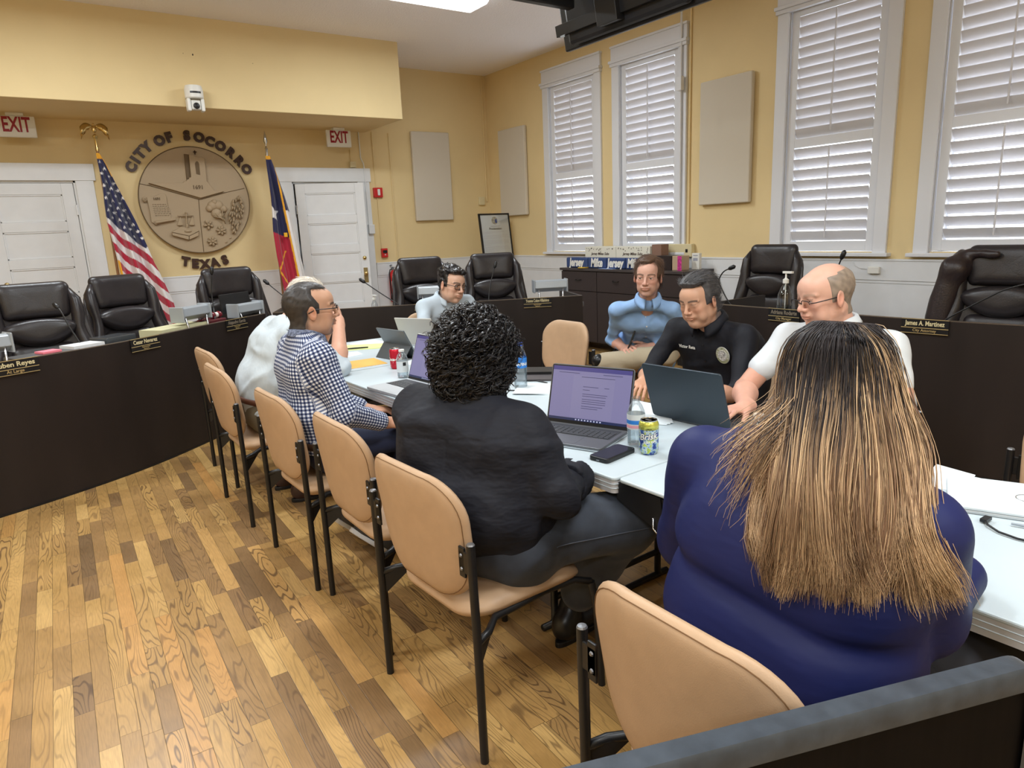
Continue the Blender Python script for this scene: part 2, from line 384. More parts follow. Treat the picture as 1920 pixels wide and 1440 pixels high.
def door_hw(leaf, x, plate_z, knob_z, bolt_z):
    b=MB(); b.box((x-.028,-.004,plate_z-.10),(x+.028,.002,plate_z+.10)); pl=b.build('lock_plate',mat('aged_brass',(.32,.25,.12),.4,metal=.9),leaf,bevel=.002)
    b=MB(); Rm=rot(R(90)); b.lathe([(0.012,0),(.012,.03),(.02,.035),(.028,.05),(.027,.062),(.016,.07),(0.0001,.072)],20,(x,-.002,knob_z),Rm=Rm); b.build('door_knob',MT['brass'],leaf,smooth=True,auto=60)
    b=MB(); b.lathe([(0.024,0),(.026,.006),(.022,.018),(.012,.022),(.0001,.022)],20,(x,-.001,bolt_z),Rm=Rm); b.build('deadbolt',MT['brass'],leaf,smooth=True,auto=60)
def door_casing(parent,x0,x1,h):
    b=MB(); c=.175; y=-.03
    b.box((x0-c,y,0),(x0,0,h+.0)); b.box((x1,y,0),(x1+c,0,h)); b.box((x0-c-.022,y-.008,h),(x1+c+.022,0,h+.178))
    b.build('casing',MT['white'],parent,bevel=.004)
    b=MB(); b.box((x0,-.0,0),(x0+.02,.16,h)); b.box((x1-.02,0,0),(x1,.16,h)); b.box((x0,0,h-.02),(x1,.16,h)); b.box((x1-.035,.05,0),(x1-.02,.07,h)); b.build('jamb',MT['white'],parent)
d1=empty('door_1',(0,YW,0),0,'closed white five panel door left of the flag','door',kind='structure')
door_casing(d1,D1[0],D1[1],D1[2]); lf=panel_door('door_leaf',D1[1]-D1[0]-.05,D1[2]-.035,d1,(D1[0]+.025,.01,.012),0); door_hw(lf,.065,.96,.945,1.13)
b=MB(); 
for z in (.35,1.05,1.85): b.box((D1[1]-.034,-.012,z),(D1[1]-.016,.012,z+.11))
b.build('hinge',MT['white'],d1,bevel=.003)
d2=empty('door_2',(0,YW,0),0,'white five panel door standing ajar','door',kind='structure')
door_casing(d2,D2[0]-.0,D2[1],D2[2])
lf=panel_door('door_leaf',.865,2.165,d2,(D2[0]+.03,-.03,.012),R(-19)); door_hw(lf,.865-.062,.96,.985,1.19)
b=MB()
for z in (.35,1.05,1.80): b.box((D2[0]+.018,-.05,z),(D2[0]+.03,-.02,z+.11))
b.build('hinge',MT['chrome'],d2)
# a lit passage behind the open door so that the gap does not open onto the sky
b=MB(); b.box((2.2,YW+1.6,0),(4.6,YW+1.65,2.8)); b.box((2.15,YW+.16,0),(2.2,YW+1.65,2.8)); b.box((4.6,YW+.16,0),(4.65,YW+1.65,2.8)); b.box((2.15,YW+.16,2.75),(4.65,YW+1.65,2.8)); b.box((2.15,YW+.16,-.05),(4.65,YW+1.65,0)); b.build('wall_passage',MT['white']); tag(bpy.data.objects['wall_passage'],'white passage seen through the open door','wall',kind='structure')
b=MB(); b.box((-.7,YW+.12,0),(1,YW+.16,2.6)); tag(b.build('wall_passage_side',MT['white']),'wall closing the passage behind the shut door','wall',kind='structure')

# ---- ceiling lights
FIX=[(3.45,6.22),(.2,6.22),(1.5,3.3),(-1.6,3.3),(1.5,.4),(-1.6,.4),(1.5,-2.1),(-1.6,-2.1)]  # only the first is in view; the others are added to light the room
def fixture(x,y,lab):
    t=empty('ceiling_light',(x,y,ZC),0,lab,'light','wraparound ceiling lights')
    b=MB(); b.box((-.61,-.21,-.035),(.61,.21,0)); b.build('housing',MT['white'],t,bevel=.004)
    b=MB(); P=[(-.205,-.03),(-.19,-.075),(-.15,-.095),(.15,-.095),(.19,-.075),(.205,-.03)]
    b.prism(P,-.60,.60,lambda a,c,w_:(w_,a,c)); b.build('diffuser',MT['diffuser'],t,bevel=.01)
for i,(x,y) in enumerate(FIX):
    fixture(x,y,'bright fluorescent ceiling light above the dais, far end of the room' if i==0 else 'added ceiling light out of view, %s'%('second left of the dais end one','third, over the table','fourth, over the left floor','fifth, above the near table','sixth, over the near floor','seventh, behind the camera right','eighth, behind the camera left')[i-1])
    L=bpy.data.lights.new('tube_glow','AREA'); L.shape='RECTANGLE'; L.size=1.15; L.size_y=.36; L.energy=64; L.color=(.88,.95,1)
    lo=bpy.data.objects.new('tube_glow',L); COL.objects.link(lo); lo.location=(x,y,ZC-.10)
# ================================================================ THINGS ON THE WALLS
def letter(name, ch, x, z, ang, label, grp):
    me=text_mesh(ch,.142,.022,.0095); me.materials.clear(); me.materials.append(MT['letter'])
    o=bpy.data.objects.new(name,me); COL.objects.link(o)
    ca,sa=math.cos(ang),math.sin(ang)
    o.matrix_world=Matrix(((ca,-sa,0,x),(0,0,-1,YW-.022),(sa,ca,0,z),(0,0,0,1)))
    tag(o,label,'letter',grp)
SCX,SCZ=1.775,1.988
LT=[('C',1.148,2.362,'first letter of CITY'),('I',1.203,2.442,'I of CITY'),('T',1.258,2.510,'T of CITY'),('Y',1.335,2.582,'Y of CITY'),('O',1.478,2.657,'O of OF'),('F',1.582,2.696,'F of OF'),
 ('S',1.776,2.722,'S that begins SOCORRO'),('O',1.908,2.706,'first O of SOCORRO'),('C',2.022,2.667,'C of SOCORRO'),('O',2.136,2.616,'middle O of SOCORRO'),('R',2.243,2.545,'first R of SOCORRO'),('R',2.332,2.454,'second R of SOCORRO'),('O',2.408,2.354,'last O of SOCORRO')]
for ch,x,z,w_ in LT:
    a=math.atan2(z-SCZ,x-SCX)-PI/2
    letter('wall_letter',ch,x,z,a,'brown raised letter, %s, above the round seal'%w_,'raised letters around the seal')
for ch,x,z,w_ in [('T',1.568,1.278,'T'),('E',1.671,1.247,'E'),('X',1.783,1.234,'X'),('A',1.896,1.245,'A'),('S',2.018,1.270,'S')]:
    a=math.atan2(z-SCZ,x-SCX)+PI/2
    letter('wall_letter',ch,x,z,a*.85,'brown raised letter %s of TEXAS under the round seal'%w_,'raised letters around the seal')
# the seal with its relief
seal=empty('wall_seal',(SCX,YW,SCZ),0,'large round bronze relief seal with tower, scroll, scales and crops','seal')
seal.scale=(1,1.9,1)
def zs(x,y):  # flat layout of the relief -> (u,v) on the disc
    return (1.17901361e-03*x-1.66904762e-04*y+1.09883333-SCX, -1.31632653e-05*x-1.23054422e-03*y+2.88678912-SCZ)
SY=lambda u,v,w_:(u,-w_,v)
b=MB(); n=96; pts=[(.612*math.cos(2*PI*i/n),.612*math.sin(2*PI*i/n)) for i in range(n)]; b.prism(pts,0,.034,SY); b.build('disc',MT['seal'],seal,bevel=.005)
b=MB(); ring=[(.611*math.cos(2*PI*i/n),-.034,.611*math.sin(2*PI*i/n)) for i in range(n+1)]; b.tube(ring,.0055,6,cap=False); b.build('rim',MT['sealdark'],seal,smooth=True)
def rp(poly,h0,h1,name,m,bev=.004):
    b=MB(); P=[zs(*p) for p in poly]
    ar=sum(P[i][0]*P[(i+1)%len(P)][1]-P[(i+1)%len(P)][0]*P[i][1] for i in range(len(P)))
    if ar<0: P=P[::-1]
    b.prism(P[::-1],h0,h1,SY); return b.build(name,m,seal,bevel=bev)
rp([(240,568),(545,562),(562,548),(578,545),(585,530),(600,528),(604,514),(620,510),(600,300),(618,308),(640,305),(650,320),(690,325),(712,322),(745,330),(768,550),(785,560),(800,585),(820,600),(835,628),(940,638),(710,702)],.03,.058,'chapel_relief',MT['seal'])
rp([(560,296),(600,300),(620,510),(584,530)],.03,.044,'tower_dark_side',MT['sealdark'])  # side face of the tower, in the darker brown
rp([(655,385),(662,368),(675,362),(688,370),(695,390),(705,490),(668,480)],.05,.0595,'tower_window',MT['sealdark'],0)
b=MB()
for p,q in (((655,262),(660,300)),((645,278),(672,276))): 
    a=zs(*p); c=zs(*q); b.tube([(a[0],-.045,a[1]),(c[0],-.045,c[1])],.006,6)
b.build('cross_relief',MT['letter'],seal)
b=MB()
for pl in ([(235,585),(710,716),(940,652)],[(160,572),(240,588)],[(940,652),(1143,606)],[(698,715),(712,900),(730,1050),(748,1212)]):
    b.tube([(zs(*p)[0],-.0345,zs(*p)[1]) for p in pl],.0035,6)
b.build('divider_line',MT['sealdark'],seal)
# scroll
rp([(222,695),(300,680),(350,655),(385,660),(400,690),(408,760),(430,820),(440,878),(480,885),(478,915),(380,925),(305,948),(262,920),(252,840),(236,760)],.03,.046,'scroll_relief',MT['seal'],.005)
b=MB(); 
for (x,y,r) in ((205,716,.026),(302,928,.022)):
    u,v=zs(x,y); b.ball((u,-.045,v),(r,.012,r*1.2),14,8)
    b.tube([(u+math.cos(t)*r*.55*(1-t/12),-.058,v+math.sin(t)*r*.55*(1-t/12)) for t in np.linspace(0,9,30)],.0025,5)
a=zs(300,925); c=zs(480,900); b.tube([(a[0],-.045,a[1]),(c[0],-.045,c[1])],[.02,.012],8)
b.build('scroll_roll',MT['seal'],seal,smooth=True,auto=60)
b=MB(); random.seed(3)
for i in range(7):
    x=272+i*4; 
    while x<400+i*4:
        l=random.uniform(8,22); u,v=zs(x,760+i*17); u2,v2=zs(x+l,759+i*17); b.tube([(u,-.047,v),(u2,-.047,v2)],.0022,4); x+=l+8
b.build('scroll_writing',MT['sealdark'],seal)
def stext(s_,x,y,size,h,tilt=0,bold=.0015):
    u,v=zs(x,y); o=text_obj('date',s_,size,(u,-h,v),FRONT_BACK,MT['sealdark'],seal,.004,bold); return o
stext('1691',684,604,.062,.0585); stext('1691',312,710,.040,.047)
# scales on a book
b=MB(); rp([(445,1012),(530,968),(695,1005),(695,1060),(603,1096),(447,1048)],.03,.056,'book_relief',MT['seal'],.008)
b=MB()
for pl in ([(447,1018),(603,1056),(695,1012)],[(603,1056),(603,1092)]): b.tube([(zs(*p)[0],-.057,zs(*p)[1]) for p in pl],.003,5)
b.build('book_edge',MT['sealdark'],seal)
b=MB(); T=lambda p,q,r,h=.05: b.tube([(zs(*p)[0],-h,zs(*p)[1]),(zs(*q)[0],-h,zs(*q)[1])],r,8)
T((576,832),(580,1000),.0075); T((500,866),(642,864),.006)
for cx in (524,634):
    P=[zs(cx,868),zs(cx-28,950),zs(cx+26,956)]; b.prism([P[0],P[1],P[2]],.034,.045,SY)
    u,v=zs(cx,952); b.ball((u,-.042,v),(.032,.008,.009),12,6)
u,v=zs(594,1010); b.ball((u,-.055,v),(.045,.010,.018),16,6); u,v=zs(576,838); b.ball((u,-.05,v),.012,10,6); u,v=zs(585,965); b.ball((u,-.05,v),(.014,.010,.03),10,6)
b.build('scales_relief',MT['seal'],seal,smooth=True,auto=50)
# cotton boll
b=MB()
for x,y,r in ((830,775,.058),(885,770,.058),(935,805,.045),(868,845,.062),(800,800,.042),(905,870,.04),(845,740,.035)):
    u,v=zs(x,y); b.ball((u,-.036,v),(r,.022,r),18,10)
b.build('cotton_relief',MT['seal'],seal,smooth=True)
b=MB()
for pl in ([(850,845),(890,885),(935,900),(950,950)],[(925,800),(915,860),(935,900)],[(985,800),(955,850),(940,905)],[(835,880),(900,890),(945,925)]):
    b.tube([(zs(*p)[0],-.056,zs(*p)[1]) for p in pl],[.004,.007,.008,.006][:len(pl)] if len(pl)==4 else [.004,.007,.008],6)
b.build('cotton_stem',MT['seal'],seal,smooth=True)
# chili string
b=MB(); random.seed(5)
for i in range(46):
    y=675+i*7.4+random.uniform(-5,5); sp=62*math.sin(min(1,(y-640)/150)*PI/2)*(1 if y<880 else max(.15,(1040-y)/170)); x=1078-(y-660)*.10+random.uniform(-sp,sp)
    dx=(x-1075)*.4+random.uniform(-8,8); u,v=zs(x,y); u2,v2=zs(x+dx*.5,y+48); 
    P=[(u+(u2-u)*t,-.040-.012*math.sin(PI*t),v+(v2-v)*t) for t in (0,.25,.5,.75,1)]
    b.tube(P,[.004,.010,.011,.007,.001],7)
b.build('chili_relief',MT['seal'],seal,smooth=True)
# blossoms
for cx,cy,k in ((790,955,5),(915,1012,7),(828,1115,7)):
    b=MB(); u,v=zs(cx,cy)
    for i in range(k):
        a=2*PI*i/k+cx; r=.036; b.ball((u+r*math.cos(a),-.042,v+r*math.sin(a)),(.026,.012,.015),10,6,Rm=rot(0,-a,0))
        b.tube([(u,-.05,v),(u+.06*math.cos(a+.3),-.040,v+.06*math.sin(a+.3))],[.006,.001],5)
    b.ball((u,-.048,v),(.018,.014,.018),10,6); b.build('blossom_relief',MT['seal'],seal,smooth=True)
b=MB()
for x,y in ((1010,1088),(968,1128)): u,v=zs(x,y); b.ball((u,-.036,v),(.018,.006,.006),8,5,Rm=rot(0,-.4,0))
b.build('leaf_relief',MT['seal'],seal,smooth=True)

# exit signs hanging from the soffit
MT['exitred']=mat('exit_red',(.30,.008,.02),.5)
MT['signwhite']=mat('sign_white',(.74,.74,.70),.4)
def exit_sign(x0,x1,y,z0,z1,lab):
    t=empty('exit_sign',((x0+x1)/2,y,z0),0,lab,'sign','exit signs'); w_=x1-x0; h=z1-z0
    b=MB(); b.box((-w_/2,-.02,0),(w_/2,.02,h)); b.build('sign_face',MT['signwhite'],t,bevel=.008)
    b=MB(); b.box((-.075,-.045,2.853-z0-.028),(.075,.045,2.853-z0)); b.box((-.05,-.02,h-.002),(.05,.02,2.853-z0-.02)); b.build('canopy',MT['signwhite'],t,bevel=.004)
    me=text_obj('letters','EXIT',.175,(0,-.0215,h*.56),FRONT_BACK,MT['exitred'],t,.003,.004); me.scale=(.68,1.15,1)
exit_sign(3.383,3.71,8.9,2.62,2.825,'white sign with red EXIT letters above the open door')
exit_sign(-.03,.30,8.9,2.62,2.825,'white sign with red EXIT letters above the closed door')
# pan tilt camera on the soffit
t=empty('surveillance_camera',(1.66,8.0,2.80),0,'white ceiling camera with black lens fixed on the soffit','camera')
b=MB(); b.lathe([(.0001,.245),(.078,.24),(.088,.20),(.088,.125),(.078,.115),(.0001,.115)],32,(0,-.10,0)); b.box((-.07,-.10,.13),(.07,0,.225)); b.build('base_housing',MT['signwhite'],t,smooth=True,auto=35)
b=MB(); b.box((-.082,-.15,-.005),(-.047,-.055,.118)); b.box((.047,-.15,-.005),(.082,-.055,.118)); b.build('yoke',MT['signwhite'],t,bevel=.012)
b=MB(); b.box((-.044,-.145,.01),(.044,-.06,.10)); b.build('camera_head',MT['signwhite'],t,bevel=.01)
b=MB(); b.lathe([(.03,0),(.03,.012),(.024,.016),(.0001,.017)],24,(0,-.145,.045),Rm=rot(R(90))); b.build('lens',MT['black'],t,smooth=True,auto=40)
b=MB(); P=[(.0885*math.sin(a),-.10-.0885*math.cos(a),.17+dz) for dz in (-.009,.009) for a in np.linspace(-.6,.6,9)]
b.grid(np.array(P).reshape(2,9,3)); o=b.build('indicator_window',MT['black'],t); so=o.modifiers.new('s','SOLIDIFY'); so.thickness=.004; so.offset=0
# small marks on the soffit face
for i,(x,z,r) in enumerate(((1.72,3.36,.010),(1.63,3.365,.004),(2.31,3.33,.004))):
    b=MB(); b.ball((x,7.999,z),(r*.7,.003,r),8,6); tag(b.build('wall_nick',MT['letter']),['largest dark nick in the yellow soffit above the camera','small dark speck left of the largest nick in the soffit','small dark speck right of the camera on the soffit'][i],'mark')
# acoustic panels
def apanel(loc, w_, h, axis, lab):
    b=MB(); d=.05; loc=(loc[0]-(.012 if axis=='x' else 0),loc[1]-(.012 if axis=='y' else 0),loc[2])
    if axis=='y': b.box((-w_/2,-d,0),(w_/2,0,h))
    else: b.box((-d,-w_/2,0),(0,w_/2,h))
    o=b.build('acoustic_panel',MT['panel'],None,bevel=.012,seg=3); o.location=loc; tag(o,lab,'panel','fabric acoustic panels')
apanel((4.995,YW,1.665),.61,1.225,'y','fabric acoustic panel on the back wall, right of the open door')
apanel((XW,8.46,1.685),.645,1.21,'x','fabric acoustic panel in the corner, left of all the windows')
apanel((XW,4.73,1.655),.625,1.215,'x','fabric acoustic panel between the second and third window')
# conduits and boxes
def conduit(pts,r,m,lab,cat='pipe'):
    b=MB(); b.tube(pts,r,8); return tag(b.build('conduit',m,smooth=True,auto=60),lab,cat,'thin conduits on the walls')
wy=YW-.010
conduit([(4.366,wy,2.853),(4.366,wy,1.11)],.0085,MT['wall'],'yellow conduit running down the back wall to the extinguisher')
MT['beigepipe']=MT['wall']
conduit([(4.12,wy,2.86),(4.12,wy,2.13)],.0085,MT['wall'],'yellow conduit from soffit down to the fire alarm strobe')
conduit([(4.13,wy,1.99),(4.13,wy,1.31)],.0085,MT['wall'],'yellow conduit between the strobe and the red pull station')
conduit([(3.93,wy,2.85),(3.93,wy,2.52),(3.955,wy-.02,2.45),(3.955,wy-.035,2.38),(3.955,wy-.035,1.62)],.008,MT['white'],'white conduit crossing the open door casing down to a small box')
conduit([(3.79,wy,2.62),(3.79,wy,2.46)],.007,MT['wall'],'short yellow conduit above the open door to a small square box')
conduit([(5.935,wy,3.71),(5.935,wy,1.92)],.011,MT['wall'],'yellow conduit running down the room corner')
conduit([(XW-.012,5.215,3.71),(XW-.012,5.215,1.18)],.012,MT['wall'],'yellow conduit right of the second window')
conduit([(XW-.05,5.31,3.71),(XW-.05,5.31,1.24)],.012,MT['whitew'],'white conduit on the right casing of the second window')
def wbox(loc,s,m,lab,name='junction_box'):
    b=MB(); b.box((-s[0]/2,-s[1]/2,-s[2]/2),(s[0]/2,s[1]/2,s[2]/2)); o=b.build(name,m,None,bevel=.006); o.location=loc; tag(o,lab,'box','small wall boxes'); return o
wbox((3.80,YW-.03,2.43),(.085,.055,.075),MT['beige'],'small cream box just above the open door casing')
wbox((3.98,YW-.055,1.575),(.085,.05,.125),MT['white'],'white box on the right casing of the open door')
wbox((5.83,YW-.02,1.93),(.10,.04,.12),MT['beige'],'cream box on the back wall near the corner')
wbox((XW-.075,5.30,2.91),(.05,.07,.14),MT['whitew'],'white box high on the second window casing')
o=wbox((XW-.04,5.30,1.185),(.06,.36,.14),MT['beige'],'long cream outlet box below the second window corner')
b=MB(); b.box((-.034,-.13,-.02),(-.031,-.10,.015)); b.build('socket',MT['black'],o)
wbox((XW-.045,3.13,1.02),(.035,.10,.06),MT['signwhite'],'small white device under the third window with a wire')
b=MB(); b.tube([(XW-.04,3.20,1.03),(XW-.04,3.26,1.035),(XW-.035,3.31,1.06),(XW-.035,3.33,1.09)],.0025,6); tag(b.build('wire',MT['white']),'thin white wire running to the small device under the third window','wire')
# fire alarm strobe, pull station, extinguisher
t=empty('fire_alarm_strobe',(4.135,YW,2.0),0,'red square fire alarm strobe on the wall right of the open door','alarm')
b=MB(); b.box((-.065,-.045,0),(.065,0,.13)); b.build('body',MT['red'],t,bevel=.006); b=MB(); b.box((-.015,-.06,.025),(.022,-.044,.11)); b.build('strobe_lens',MT['signwhite'],t,bevel=.006)
t=empty('fire_pull_station',(4.16,YW,1.18),0,'small red fire alarm pull station above the extinguisher','alarm')
b=MB(); b.box((-.045,-.045,0),(.045,0,.125)); b.build('body',MT['red'],t,bevel=.006); b=MB(); b.box((-.03,-.052,.06),(.03,-.044,.10)); b.box((-.008,-.054,.03),(.008,-.044,.045),mi=1); b.build('pull_bar',[MT['black'],MT['signwhite']],t)
t=empty('fire_extinguisher',(4.23,YW-.10,.55),0,'red fire extinguisher hanging on the white wall behind the chairs','extinguisher')
b=MB(); b.lathe([(.0001,0),(.05,.0),(.062,.012),(.062,.36),(.055,.40),(.03,.43),(.02,.45),(.0001,.45)],24); b.build('cylinder',MT['red'],t,smooth=True,auto=50)
b=MB(); b.lathe([(.02,.44),(.022,.47),(.012,.49),(.0001,.50)],14); b.box((-.012,-.05,.485),(.012,.02,.495)); b.box((-.012,-.08,.51),(.012,.02,.52),Rm=rot(R(-12))); b.build('valve',MT['grey'],t)
b=MB(); b.tube([(-.02,-.02,.47),(-.055,-.03,.46),(-.075,-.04,.40),(-.07,-.045,.28),(-.068,-.045,.12)],.0085,8); b.tube([(-.068,-.045,.14),(-.068,-.045,.04)],[.010,.013],8); b.build('hose',MT['black'],t,smooth=True)
b=MB(); P=[(.0628*math.sin(a),-.0628*math.cos(a),z) for z in (.14,.30) for a in np.linspace(-.9,.9,12)]; b.grid(np.array(P).reshape(2,12,3)); b.build('label_sticker',MT['signwhite'],t)
b=MB(); b.box((-.03,.05,.30),(.03,.085,.42)); b.build('wall_bracket',MT['grey'],t)
# ---- framed proclamation on an easel
t=empty('framed_proclamation',(5.60,8.35,.93),R(6),'tall black framed proclamation poster on an easel by the corner','poster')
fw,fh=.56,.80; Rm=rot(R(-7)); fr=MB()
for a,c in (((-fw/2,0,0),(-fw/2+.022,.025,fh)),((fw/2-.022,0,0),(fw/2,.025,fh)),((-fw/2,0,0),(fw/2,.025,.022)),((-fw/2,0,fh-.022),(fw/2,.025,fh))): fr.box(a,c,Rm)
fr.build('frame',MT['black'],t)
b=MB(); b.box((-fw/2+.02,.008,.02),(fw/2-.02,.014,fh-.02),Rm); b.build('sheet',MT['paper'],t)
RM=np.array(Rm); tr=tuple(RM@np.array((1,0,0))); tu=tuple(RM@np.array((0,0,1))); tn=tuple(RM@np.array((0,-1,0)))
def at_(x,z,y=.006): return tuple(RM@np.array((x,y,z)))
b=MB(); random.seed(8)
b.lathe([(.0001,0),(.055,0),(.055,.002),(.0001,.002)],28,at_(0,.70,.007),Rm=RM@rot(R(90))); b.build('printed_seal',mat('print_seal',(.45,.47,.42),.8,noise=.7,nscale=60),t)
b=MB(); b.box((.008,.0035,.665),(.038,.0062,.715),Rm); b.build('printed_emblem',mat('print_blue',(.05,.07,.25),.8),t)
text_obj('heading','Proclamation',.044,at_(0,.585),(tr,tu,tn),MT['black'],t,.001,.0008)
b=MB(); b.box((-.085,.0055,.617),(.085,.0065,.624),Rm); b.build('subheading',MT['textgrey'],t)
b=MB(); z=.54
for k in range(24):
    if k in (2,5,9,13,17,20): z-=.012
    w_=.22 if k not in (1,4,8,12,16,19,23) else random.uniform(-.15,.1); b.box((-.23,.0055,z-.002),(w_,.0065,z+.002),Rm); z-=.0195
b.build('printed_lines',mat('print_faint',(.55,.56,.62),.8),t)
b=MB(); 
for x in (-.22,.22): b.tube([(x,.03,-.93),(x*.3,.10,.55)],.012,8)
b.tube([(0,.55,-.93),(0,.12,.55)],.012,8); b.tube([(-.25,.0,-.012),(.25,.0,-.012)],.012,8); b.build('easel',MT['black'],t)
# reflections on the glazing come from the scene itself: a clear sheet in front
b=MB(); b.box((-fw/2+.02,.0035,.02),(fw/2-.02,.0045,fh-.02),Rm); b.build('glazing',MT['glass'],t)
# ---- black television pair on a ceiling mount
t=empty('ceiling_television',(3.6,3.75,ZC),0,'large black television on a ceiling mount seen from behind, top of the photo','television')
b=MB(); b.tube([(-.30,.0,0),(-.30,.0,-.60)],.04,14); b.box((-.42,-.12,-.02),(-.18,.12,0)); b.build('ceiling_pole',MT['blackmetal'],t,smooth=True,auto=40)
Rt=rot(0,R(-10),0); o_=(0,.0,-.46)
b=MB(); b.box((-.02,-.78,-.46),(.03,.68,.36),Rt,o_); b.build('screen',MT['black'],t,bevel=.012)
b=MB(); b.box((-.085,-.60,-.44),(-.018,.56,-.02),Rt,o_); b.build('rear_housing',mat('tv_shell',(.012,.012,.014),.45,spec=.4),t,bevel=.03)
b=MB(); b.box((-.12,.10,-.36),(-.08,.64,-.28),Rt,o_); b.box((-.12,-.60,-.36),(-.08,.0,-.28),Rt,o_); b.box((-.16,-.05,-.40),(-.085,.15,.05),Rt,o_); b.box((-.12,-.6,-.05),(-.09,.6,.03),Rt,o_); b.tube([(-.16,.03,-.55),(-.28,0,-.52)],.03,10); b.build('mount_bracket',MT['black'],t,bevel=.004)
b=MB(); b.box((-.092,.50,-.86),(-.088,.55,-.845)); b.build('maker_mark',MT['silver'],t)
t=empty('ceiling_television',(3.05,3.75,ZC),0,'black television panel facing the back wall, beside the big one on the same mount','television')
b=MB(); b.box((-.75,.33,-.72),(.42,.40,-.05)); b.build('screen',MT['black'],t,bevel=.012)
b=MB(); b.box((-.60,.22,-.62),(.30,.335,-.15)); b.build('rear_housing',MT['black'],t,bevel=.02)
b=MB(); b.tube([(.10,.24,-.3),(.28,0,-.3)],.03,10); b.build('mount_arm',MT['grey'],t)

# ---- flags
def flag_surface(profile, nv=60, name='cloth'):
    """profile(s,t)->(x,y,z): s across the cloth 0..1, t down 0..1"""
    nu=90; P=np.zeros((nv+1,nu+1,3)); UV=np.zeros((nv+1,nu+1,2))
    for i in range(nv+1):
        for j in range(nu+1): P[i,j]=profile(j/nu,i/nv); UV[i,j]=(j/nu,i/nv)
    return P,UV
def paint_flag(P,UV,colfn,parent,fr):
    b=MB(); b.grid(P); m=mat('flag_cloth',(1,1,1),.75,attr='Col',sheen=.3); o=b.build('cloth',m,parent,smooth=True)
    set_col(o,np.array([colfn(u,v) for u,v in UV.reshape(-1,2)],np.float32)); s_=o.modifiers.new('s','SOLIDIFY'); s_.thickness=.004
    return o
RED,WHT,BLU,GLD=(.42,.012,.04),(.74,.72,.72),(.012,.014,.07),(.75,.36,.02)
def star_in(u,v,cx,cy,r,asp=1.0):
    dx,dy=(u-cx)*asp,(v-cy); d=math.hypot(dx,dy)
    if d>r: return False
    a=(math.atan2(dx,-dy))%(2*PI/5); a=min(a,2*PI/5-a)
    # star edge distance in polar form
    r1,r2=r,r*.40; A=PI/5
    x1,y1=r1,0; x2,y2=r2*math.cos(A),r2*math.sin(A); px,py=d*math.cos(a),d*math.sin(a)
    return (x2-x1)*(py-y1)-(y2-y1)*(px-x1)>0
def pole(t, h, m, base=True):
    b=MB(); b.tube([(0,0,.06),(0,0,h)],.014,10); b.build('pole',m,t,smooth=True,auto=60)
    b=MB(); b.lathe([(.0001,0),(.17,0),(.17,.02),(.06,.05),(.03,.09),(.0001,.10)],28); b.build('base',MT['brass'],t,smooth=True,auto=50)
# national flag: drawn directly in photo-like drape; world x grows to the right, cloth hangs down right of the pole
t=empty('flag_on_stand',(.80,8.72,0),0,'draped flag with white stars on blue and red stripes, eagle topped pole','flag','flags beside the seal')
wood=mat('flagpole_wood',(.25,.12,.05),.35)
pole(t,2.50,wood)
b=MB(); b.lathe([(.016,2.48),(.018,2.50),(.014,2.52),(.014,2.60),(.022,2.615),(.026,2.635),(.012,2.65),(.0001,2.655)],16); b.build('ferrule',MT['brass'],t,smooth=True,auto=50)
b=MB(); b.ball((0,0,2.70),(.022,.016,.04),12,8); b.ball((0,-.01,2.745),(.013,.014,.015),10,6)
for s in (-1,1):
    P=[]; 
    for i in range(7):
        q=i/6; P.append([( s*(.012+.115*q), 0, 2.735+.045*math.sin(q*2.2)-.05*q*q), ( s*(.010+.10*q+.02*q), .004, 2.715-.12*q**1.6+ .012*(i%2))])
    b.grid(P)
o=b.build('eagle_finial',MT['brass'],t,smooth=True); s_=o.modifiers.new('s','SOLIDIFY'); s_.thickness=.008
EY=lambda s,tt: .05*math.sin(s*14+tt*2)*min(1,tt*3)+.02*math.sin(s*31)*tt
# outline of the hanging bundle (x left, x right) by height
us_l=[(2.46,-.02),(2.35,-.015),(2.15,-.005),(1.95,-.02),(1.75,-.025),(1.5,-.0),(1.3,.015),(1.2,.02),(.85,.05),(.45,.08)]
us_r=[(2.46,.01),(2.35,.055),(2.15,.115),(1.95,.18),(1.75,.245),(1.5,.315),(1.3,.365),(1.2,.40),(.85,.50),(.45,.56)]
def interp(tab,z): 
    a=sorted(tab); return float(np.interp(z,[q[0] for q in a],[q[1] for q in a]))
def us(s,tt):
    z=2.46-2.0*tt; l=interp(us_l,z); r=interp(us_r,z); zz=z-.10*s*(1-s)*tt
    return (l+(r-l)*s, -.03-EY(s,tt), zz)
P,UV=flag_surface(us,190)
def us_col(u,v):
    z=2.46-2.0*v; x=u
    X=interp(us_l,z)+(interp(us_r,z)-interp(us_l,z))*u
    if v<.03 or (u>.965 and v<.12) or (u<.05 and z<1.35) : return GLD
    # lower edge of the blue canton: falls to the right, then ends at its right corner
    zc=1.80-1.05*(X+.02) 
    inside = z>zc and z>1.46+ (X-.30)*1.2
    if inside:
        k=0
        for i in range(13):
            zr=2.36-.062*i
            for j in range(8):
                cx=-.06+.062*j+(i%2)*.031; cz=zr+cx*-.45+.02
                if cz<zc+.045 or cx>interp(us_r,cz)-.005 or cx<interp(us_l,cz)+.004: continue
                if abs(X-cx)<.03 and abs(z-cz)<.03 and star_in(X,-z,cx,-cz,.021): return WHT
        return BLU
    q=(z+X*1.05-1.80+.02*math.sin(X*18))/.085
    return WHT if int(math.floor(q))%2 else RED
o=paint_flag(P,UV,us_col,t,None)
